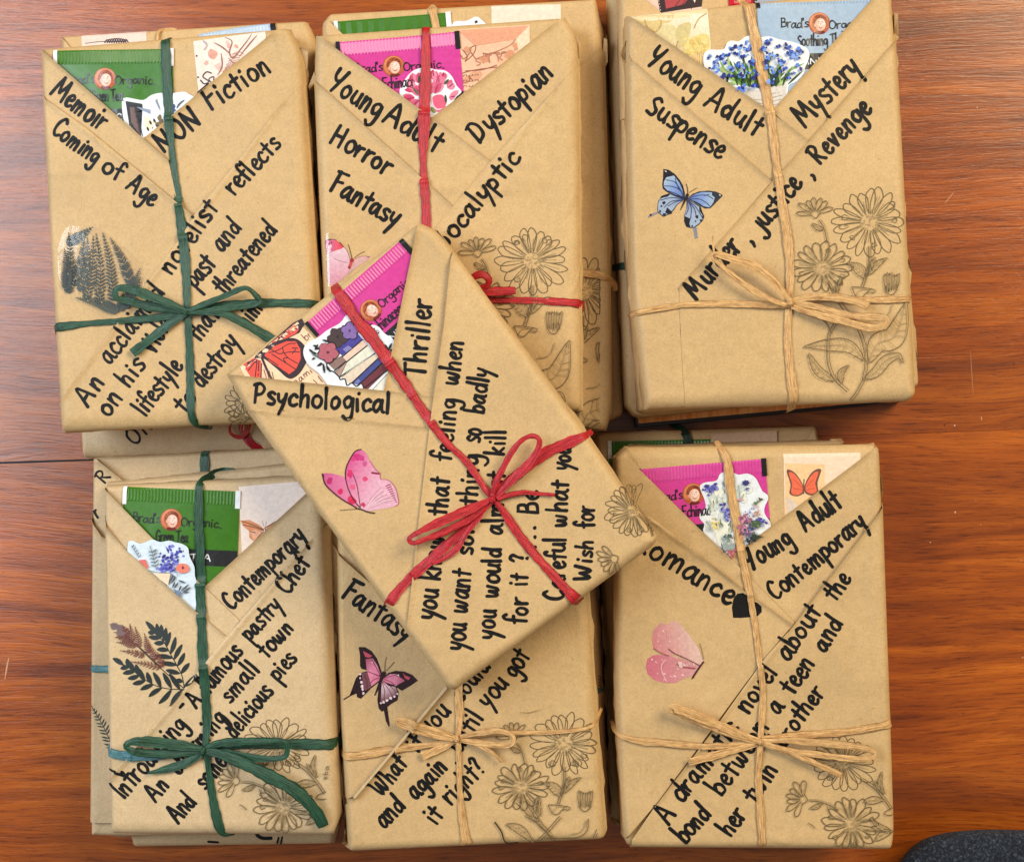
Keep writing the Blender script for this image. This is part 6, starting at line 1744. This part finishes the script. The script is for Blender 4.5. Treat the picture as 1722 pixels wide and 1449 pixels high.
def bfly_f(a):
    rnd = random.Random(2)
    fn = lambda x, y: mixc(lin(206, 122, 128), lin(220, 184, 170), (x - 1098) / 80 + (1100 - y) / 300)
    a.poly(B4((310, 640), (285, 450), (330, 280), (450, 170), (560, 210), (660, 125), (790, 170), (900, 300), (1020, 450), (1150, 650), (1240, 890), (1180, 975), (1000, 905), (700, 760), (600, 795), (450, 740)), None, fn=fn)
    a.poly(B4((170, 1000), (200, 850), (300, 780), (450, 765), (620, 790), (900, 870), (1185, 985), (1040, 1160), (880, 1210), (740, 1290), (600, 1300), (430, 1275), (300, 1225), (200, 1120)), None, fn=lambda x, y: mixc(lin(198, 106, 122), lin(206, 150, 148), (x - 1090) / 80))
    for k in range(60):
        x, y = rnd.uniform(200, 1100), rnd.uniform(180, 1250)
        if y < 700 and (x < 330 or x > 500 + y * .8): continue
        if 680 < y < 800 and x < 600: continue
        if y > 1000 and x > 1000: continue
        a.blob(*B4((x, y))[0], rnd.uniform(1.0, 2.8), mixc(lin(226, 160, 164), lin(242, 212, 206), rnd.random()), 7, .3, .6, .5)
    a.stroke(B4((590, 660), (700, 740), (900, 830), (1180, 970)), 1.5, lin(120, 60, 62)); a.stroke(B4((310, 650), (440, 730), (600, 790)), 1.4, lin(150, 84, 84))
    a.stroke(B4((540, 860), (470, 950), (470, 1080), (560, 1270)), 2.0, lin(228, 170, 170)); a.stroke(B4((560, 300), (580, 460), (580, 640)), 1.6, lin(226, 160, 164))
    a.stroke(B4((750, 950), (900, 1000), (1080, 1020)), 2.6, lin(164, 76, 90)); a.poly(B4((760, 890), (850, 910), (860, 1010), (800, 1010)), lin(222, 190, 180))
    a.stroke(B4((1240, 900), (1140, 1040), (1040, 1200)), 2.8, lin(70, 28, 30)); a.stroke(B4((1245, 850), (1200, 650), (1165, 550)), .8, lin(120, 90, 60))
a_ = Art(pF.W, pF.mark, .00009); bfly_f(a_); tag(a_.build('butterfly_sticker', 'print_gloss', pF.root), 'pale pink spotted butterfly sticker')
aF_ = Art(pF.W, pF.mark, .00009, clip=lambda x, y: x < 1500 and y < 1423); bouquet_low(aF_, (1416, 1279), 1.0, 0, 0); aF_.build('flower_print', 'print_matt', pF.root)
ribbon(pF, [(1209, 741, 8, -.002), (1211, 750, 9, .0005), (1222, 776, 13, .0012), (1228, 821, 14, .0015), (1239, 881, 14, .0014), (1245, 926, 12, .0008), (1254, 972, 11, .0005), (1264, 1026, 9, .0004), (1272, 1085, 9, .0004), (1280, 1150, 9, .0004), (1280, 1180, 10, .0004), (1276, 1238, 9, .0014), (1273, 1292, 10, .0004), (1275, 1342, 11, .0004), (1279, 1415, 11, .0003), (1280, 1428, 10, -.003)], g, seed=70)
ribbon(pF, [(1032, 1222, 5, -.003), (1038, 1232, 8, .0003), (1070, 1242, 10, .0004), (1105, 1245, 12, .0005), (1189, 1251, 10, .0008), (1273, 1243, 8, .0014)], g, seed=71)
ribbon(pF, [(1277, 1238, 8, .0014), (1335, 1233, 12, .001), (1419, 1227, 11, .0006), (1480, 1217, 12, .0004), (1499, 1212, 14, .0003), (1508, 1211, 12, -.003)], g, seed=72)
ribbon(pF, [(1272, 1240, 7, .002), (1240, 1228, 11, .003), (1210, 1215, 13, .004), (1159, 1194, 14, .006), (1130, 1183, 13, .0065), (1126, 1187, 10, .006), (1160, 1204, 10, .004), (1215, 1226, 9, .003), (1272, 1244, 7, .002)], g, 'bow_loop', seed=73)
ribbon(pF, [(1270, 1246, 7, .0018), (1218, 1260, 11, .0016), (1155, 1276, 12, .0022)], g, 'ribbon_tail', seed=74)
ribbon(pF, [(1277, 1240, 7, .002), (1320, 1239, 10, .0035), (1370, 1242, 12, .005), (1419, 1246, 12, .006), (1450, 1251, 9, .0065), (1463, 1259, 7, .0065), (1450, 1268, 8, .006), (1420, 1268, 9, .005), (1377, 1263, 9, .004), (1320, 1256, 9, .003), (1277, 1246, 7, .002)], g, 'bow_loop', seed=75)
ribbon(pF, [(1277, 1243, 6, .0025), (1327, 1260, 9, .003), (1369, 1279, 9, .003), (1411, 1298, 8, .0025)], g, 'ribbon_tail', seed=76)
knot(pF, 1274, 1242, g, pF.root, 7)

# ---- tilted parcel on top of all
pG = Parcel(L_ + 'lying tilted over the others, marked Psychological Thriller',
            [(379, 628), (704, 373), (737, 387), (990, 730), (1107, 904), (1099, 917), (764, 1161), (752, 1156), (598, 950), (413, 690)], 0.0645, 0.0845, R=[14, 16, 24, 26, 12, 18, 16, 16, 16, 14], seed=27)
def c4(a):
    C = crop(400, 530, 6.15)
    D = lin(48, 28, 38); R_ = lin(226, 78, 62)
    a.poly(C((60, 520), (180, 440), (300, 310), (560, 80), (660, 30), (690, 90), (640, 180), (480, 260), (380, 300), (300, 400), (180, 450), (90, 530)), D)
    a.poly(C((350, 280), (580, 100), (630, 150), (600, 190), (480, 250), (380, 285)), R_)
    for k in range(7): a.stroke(C((380 + k * 34, 270 - k * 22), (400 + k * 36, 290 - k * 24)), 1.4, D)
    a.poly(C((170, 440), (260, 350), (400, 270), (560, 235), (660, 280), (720, 380), (710, 480), (640, 600), (560, 655), (500, 640), (400, 550), (270, 450)), D, smooth=True)
    a.poly(C((275, 410), (380, 320), (500, 270), (600, 270), (645, 350), (650, 450), (600, 560), (530, 610), (430, 540), (330, 480)), R_)
    for st in (((280, 410), (440, 480), (520, 600)), ((300, 400), (460, 430), (560, 580)), ((320, 390), (420, 360), (520, 300), (600, 290)), ((340, 350), (430, 400), (470, 380), (460, 330)), ((470, 380), (520, 440), (620, 500)), ((480, 390), (540, 380), (640, 380)), ((520, 440), (470, 450), (500, 490)), ((560, 340), (620, 340)), ((560, 400), (600, 350)), ((300, 440), (420, 520)), ((350, 400), (600, 560))): a.stroke(C(*st), 1.6, D)
    a.poly(C((50, 510), (160, 440), (240, 470), (250, 560), (245, 670), (150, 660)), R_)
    for st in (((100, 490), (180, 460)), ((150, 560), (200, 460)), ((210, 660), (220, 470)), ((110, 570), (180, 480)), ((180, 650), (200, 480)), ((240, 660), (246, 500))): a.stroke(C(*st), 1.7, D)
    a.stroke(C((250, 440), (300, 560), (365, 690)), 3.8, D)
    for k in range(4): a.stroke(C((270 + k * 28, 560 + k * 8), (300 + k * 24, 660)), 1.2, lin(120, 80, 60))
    write(a, 'br', 515, 574, 526, 564, 8, 1.3, lin(110, 70, 56)); write(a, 'nami', 497, 648, 527, 626, 7, 1.3, lin(110, 70, 56)); write(a, 'll', 533, 650, 545, 640, 7, 1.3, lin(110, 70, 56))
card(pG, [(404, 617), (500, 541), (560, 600), (590, 690), (440, 690)], 'peach card with a red monarch butterfly, on the tilted middle parcel', col=lin(240, 206, 172), draw=c4)
tea_bag(pG, (514, 544), (676, 402), 200, 'sachet_pink', 'pink tea bag with round child portrait, on the tilted middle parcel', lines=('Echinacea',), du=15, dv=4, tab='foil_black')
S5 = crop(400, 530, 6.15)
def s5(a):
    for pts, c in ((((1010, 350), (1240, 190), (1290, 250), (1080, 420)), lin(74, 66, 150)), (((1080, 430), (1300, 255), (1345, 310), (1130, 480)), lin(226, 196, 178)), (((930, 500), (1080, 425), (1130, 480), (1010, 575)), lin(140, 112, 106)),
                   (((1010, 590), (1130, 480), (1180, 500), (1060, 640)), lin(170, 140, 130)), (((1060, 640), (1130, 490), (1345, 310), (1425, 390), (1120, 660)), lin(224, 222, 206)), (((1080, 640), (1300, 480), (1440, 400), (1470, 430), (1180, 700), (1130, 700)), lin(222, 204, 184)), (((1190, 700), (1480, 430), (1515, 475), (1250, 725)), lin(70, 76, 140)),
                   (((1280, 700), (1530, 480), (1560, 560), (1335, 775), (1310, 770)), lin(110, 52, 60)), (((1390, 780), (1560, 600), (1530, 790)), lin(230, 226, 214))):
        a.poly(S5(*pts), c)
        (x0, y0), (x1, y1) = S5(pts[0])[0], S5(pts[1])[0]
        a.stroke([(x0, y0), (x1, y1)], 1.8, INK)
    for st in (((1080, 430), (1290, 255)), ((1130, 480), (1340, 315)), ((1060, 635), (1420, 395)), ((1180, 700), (1470, 430)), ((1250, 722), (1510, 478)), ((1000, 575), (1120, 480)), ((1300, 760), (1560, 560)), ((920, 500), (930, 560), (980, 580), (1010, 600), (1050, 640), (1060, 665), (1110, 660), (1130, 725), (1180, 700), (1230, 735), (1280, 705), (1310, 770))): a.stroke(S5(*st), 2.0, INK)
    for k in range(5): a.stroke(S5((1090 + 12 * k, 350 - 8 * k), (1130 + 12 * k, 380 - 8 * k)), 1.0, lin(180, 176, 226))
    for k in range(6): a.stroke(S5((1120 + 30 * k, 600 - 22 * k), (1240 + 30 * k, 520 - 22 * k)), 1.2, lin(176, 176, 164))
    for k in range(4): a.stroke(S5((1215 + 9 * k, 690 - 9 * k), (1240 + 9 * k, 712 - 9 * k)), 1.0, lin(150, 160, 220))
    def fl(cx, cy, R, c, n=5, rot=0.0, ln=None):
        for k in range(n):
            an = rot + k / n * 6.283
            a.blob(*S5((cx + R * .55 * math.cos(an), cy + R * .55 * math.sin(an)))[0], R * .52 / 6.15, ln or INK, 9, .1)
        for k in range(n):
            an = rot + k / n * 6.283
            a.blob(*S5((cx + R * .55 * math.cos(an), cy + R * .55 * math.sin(an)))[0], R * .44 / 6.15, c, 9, .1)
            a.stroke(S5((cx, cy), (cx + R * .7 * math.cos(an), cy + R * .7 * math.sin(an))), 1.0, tuple(q * .35 for q in c))
    fl(1035, 225, 105, lin(74, 58, 60), 5, .3, lin(60, 46, 48)); fl(1160, 165, 92, lin(132, 104, 168), 5, .9); fl(935, 385, 110, lin(178, 96, 110), 5, .2)
    for p0, p1 in (((960, 280), (875, 255)), ((880, 500), (820, 525)), ((885, 500), (900, 600)), ((870, 490), (840, 520)), ((1560, 370), (1520, 300)), ((1560, 370), (1590, 290)), ((1540, 350), (1500, 330)), ((830, 330), (780, 310)), ((820, 400), (760, 380)), ((800, 440), (770, 460)), ((850, 340), (800, 350)), ((920, 520), (960, 590)), ((1570, 380), (1600, 350)), ((790, 400), (740, 350)), ((800, 360), (830, 300))): a.leaf(S5(p0)[0], S5(p1)[0], 3.2, INK)
    for k in range(5): a.stroke(S5((760 + k * 18, 380 + 10 * k), (790 + k * 14, 420 + 8 * k)), 1.2, lin(90, 100, 104))
    a.blob(*S5((1445, 265))[0], 5, lin(190, 70, 80)); a.blob(*S5((1570, 400))[0], 5, lin(150, 90, 100)); a.stroke(S5((1390, 160), (1460, 160)), 1.2, lin(150, 160, 166))
diecut(pG, S5((680, 360), (720, 290), (830, 230), (920, 160), (1060, 80), (1120, 5), (1190, 15), (1300, 90), (1440, 110), (1520, 190), (1615, 260), (1650, 420), (1600, 800), (1400, 860), (1040, 860), (960, 760), (900, 680), (840, 600), (740, 520), (690, 440)),
       'white die cut sticker of a row of old books with flowers', .0010, s5)
pG.flap([(704, 373), (737, 387), (765, 425), (747, 549), (732, 672), (646, 658)], 0, curl=[((704, 373), (646, 658), .0006, 10)])
pG.flap([(379, 629), (646, 657), (730, 668), (723, 722), (560, 712), (415, 692)], 1, curl=[((379, 629), (646, 657), .0005, 10), ((646, 657), (730, 668), .0003, 8)])
pG.flap([(413, 688), (440, 688), (723, 719), (694, 973), (684, 1066), (598, 950)], 2, curl=[((413, 688), (723, 719), .0004, 9)])
pG.flap([(762, 421), (758, 440), (747, 549), (730, 668), (723, 720), (694, 973), (684, 1065), (752, 1156), (764, 1161), (1099, 917), (1107, 904), (990, 730)], 3, curl=[((758, 440), (684, 1065), .0004, 9)])
pG.fold([(733, 383, .003), (737, 388, .001), (751, 408, .002), (762, 430, .004), (757, 432, .007), (745, 405, .007)])
for w_ in (('Psychological', 423, 679, 660, 696, 18, 7.8), ('Thriller', 715, 640, 729, 503, 19, 7.8),
           ('you', 733, 1044, 740, 987, 19, 7.4), ('know', 740, 978, 749, 897, 18, 7.4), ('that', 752, 870, 758, 800, 18, 7.4), ('feeling', 759, 780, 771, 668, 17, 7.2), ('when', 771, 653, 781, 572, 17, 7.2),
           ('you', 781, 1095, 787, 1043, 19, 7.4), ('want', 786, 1034, 795, 954, 18, 7.4), ('something', 795, 936, 809, 762, 17, 7.2), ('so', 809, 748, 812, 718, 18, 7.4), ('badly', 814, 700, 826, 618, 17, 7.2),
           ('you', 833, 1076, 837, 1020, 19, 7.4), ('would', 838, 1008, 845, 916, 17, 7.4), ('almost', 846, 902, 850, 790, 17, 7.2), ('kill', 849, 769, 851, 720, 17, 7.2),
           ('for', 886, 1052, 889, 1000, 18, 7.4), ('it', 888, 988, 889, 960, 17, 7.4), ('?', 889, 948, 889, 926, 16, 7.4), ('....', 901, 946, 903, 880, 16, 7.4), ('Be', 905, 868, 908, 822, 18, 7.4),
           ('Careful', 948, 1012, 953, 900, 18, 7.4), ('what', 953, 889, 956, 805, 17, 7.4), ('you', 957, 794, 962, 748, 17, 7.2), ('Wish', 992, 980, 999, 905, 14, 7.4), ('for', 999, 890, 999, 846, 17, 7.2)):
    word(pG, *w_)
aG = Art(pG.W, pG.mark, .00009)
daisy(aG, 1063, 858, 47, 91, 16, 1.0, .2, a0=1.0, a1=5.4); small_flower(aG, 1032, 938, 2.6, 26, 92)
stem(aG, [(1075, 850), (1092, 876), (1098, 900)], 3); aG.stroke([(1074, 862), (1090, 880), (1100, 892)], 1.3, LINE)
aG.build('flower_print', 'print_matt', pG.root)
B3 = crop(530, 740, 10.76)
def bfly_g(a):
    D = lin(76, 22, 40)
    def fn(x, y):
        t = (x - 585) / 70 + (y - 780) / 130
        return mixc(lin(208, 78, 140), lin(224, 170, 190), t)
    fa = lambda x, y: mixc(lin(198, 84, 140), lin(222, 130, 164), (x - 545) / 50)
    A_ = B3((145, 610), (200, 590), (300, 595), (450, 630), (560, 670), (590, 800), (680, 1000), (800, 1200), (700, 1180), (500, 1065), (300, 905), (190, 780))
    Bw = B3((560, 700), (562, 560), (590, 440), (640, 340), (700, 240), (760, 185), (840, 162), (930, 230), (1000, 370), (1100, 520), (1180, 600), (1195, 700), (1280, 700), (1380, 750), (1470, 880), (1510, 1040), (1515, 1140), (1450, 1190), (1250, 1230), (1000, 1270), (900, 1265), (820, 1215), (750, 1130), (620, 900))
    a.poly(A_, None, fn=fa); a.poly(Bw, None, fn=fn)
    for x, y, r, c in ((280, 700, 4, lin(176, 40, 100)), (260, 750, 4, lin(180, 40, 100)), (470, 930, 5, lin(206, 40, 96)), (660, 1070, 7, lin(214, 46, 92)), (700, 1100, 5, lin(206, 40, 80)), (650, 610, 6, lin(206, 46, 104)), (780, 300, 7, lin(196, 46, 116)), (700, 340, 5, lin(206, 60, 126)), (920, 700, 4.5, lin(214, 70, 110)), (690, 830, 5, lin(220, 90, 130)), (880, 1160, 4, lin(196, 60, 90)), (840, 330, 5, lin(200, 56, 126)), (900, 420, 4, lin(206, 80, 146))):
        a.blob(*B3((x, y))[0], r, c, 9, .35)
    for k in range(14):
        t = k / 13
        a.stroke(B3((930 + 40 * t, 1230), (1050 + 200 * t, 1000 + 130 * t), (1200 + 230 * t, 850 + 260 * t)), 1.2, mixc(lin(206, 140, 166), lin(236, 204, 214), (k % 3) / 2))
    a.stroke(B3((145, 610), (190, 780), (300, 905), (500, 1065), (700, 1180), (760, 1225)), 2.2, D); a.stroke(B3((562, 700), (562, 560), (600, 420), (700, 240), (760, 185), (840, 165)), 1.9, D); a.stroke(B3((562, 700), (620, 900), (720, 1090), (830, 1220)), 1.6, D)
    a.stroke(B3((700, 620), (770, 820), (800, 1020), (830, 1200)), 1.3, lin(130, 50, 84)); a.stroke(B3((1040, 585), (1100, 595), (1180, 600)), 3, lin(140, 30, 60)); a.stroke(B3((150, 610), (160, 660)), 3, D)
    a.stroke(B3((1000, 370), (1100, 520), (1180, 600), (1195, 700), (1280, 705), (1380, 750), (1470, 880), (1510, 1040), (1515, 1140), (1450, 1190)), 1.1, lin(190, 90, 120))
    for k in range(9): a.stroke(B3((1490 - k * 14, 1110 - k * 40), (1460 - k * 22, 1100 - k * 34)), 1.5, lin(150, 40, 74))
    a.stroke(B3((750, 1225), (860, 1250), (960, 1290), (1085, 1312)), 2.2, lin(60, 30, 26)); a.stroke(B3((750, 1240), (600, 1250), (460, 1262)), 1.0, lin(110, 90, 60))
a_ = Art(pG.W, pG.mark, .00009); bfly_g(a_); tag(a_.build('butterfly_sticker', 'print_gloss', pG.root), 'magenta pink butterfly sticker with folded wings')
g = 'raffia_red'
ribbon(pG, [(556, 474, 12, -.003), (562, 483, 16, .0004), (579, 506, 17, .0012), (602, 540, 17, .0015), (623, 564, 20, .0015), (643, 592, 18, .0014), (675, 636, 16, .0008), (704, 679, 14, .0005), (733, 720, 13, .0004), (756, 748, 10, .0004), (786, 777, 11, .0004), (814, 818, 10, .001), (830, 837, 9, .0014), (846, 858, 11, .0008), (875, 901, 14, .0004), (906, 939, 13, .0004), (937, 973, 13, .0004), (960, 998, 16, .0004), (970, 1008, 18, .0003), (978, 1016, 15, -.003)], g, seed=80)
ribbon(pG, [(998, 724, 9, -.003), (991, 729, 11, .0003), (975, 736, 13, .0004), (958, 743, 16, .0004), (917, 761, 17, .0006), (882, 788, 15, .0010), (846, 817, 13, .0016), (828, 836, 8, .002)], g, seed=81)
ribbon(pG, [(826, 842, 8, .002), (799, 872, 10, .0014), (782, 889, 13, .001), (755, 912, 14, .0006), (723, 941, 15, .0005), (690, 971, 14, .0004), (668, 995, 14, .0004), (656, 1012, 15, .0003), (648, 1022, 13, -.003)], g, seed=82)
ribbon(pG, [(823, 844, 7, .0022), (806, 868, 8, .002), (786, 893, 8, .0016), (768, 921, 9, .0014), (745, 938, 7, .001), (728, 946, 5, .001)], g, 'ribbon_tail', seed=83)
ribbon(pG, [(826, 838, 7, .003), (800, 850, 13, .004), (772, 862, 15, .005), (735, 878, 13, .006), (708, 891, 9, .0065), (691, 902, 7, .0065), (697, 910, 7, .006), (720, 903, 9, .005), (750, 891, 11, .004), (786, 873, 11, .003), (825, 846, 7, .002)], g, 'bow_loop', seed=84)
ribbon(pG, [(828, 832, 7, .003), (834, 811, 10, .004), (847, 784, 10, .005), (861, 759, 9, .006), (876, 741, 8, .0065), (892, 733, 8, .0065), (905, 737, 7, .0065), (905, 752, 9, .006), (888, 779, 12, .005), (862, 805, 13, .004), (832, 836, 7, .002)], g, 'bow_loop', seed=85)
ribbon(pG, [(836, 837, 8, .002), (856, 831, 8, .002), (879, 827, 7, .0016), (905, 829, 6, .001), (933, 831, 5, .0014)], g, 'ribbon_tail', seed=86)
knot(pG, 828, 839, g, pG.root, 8)
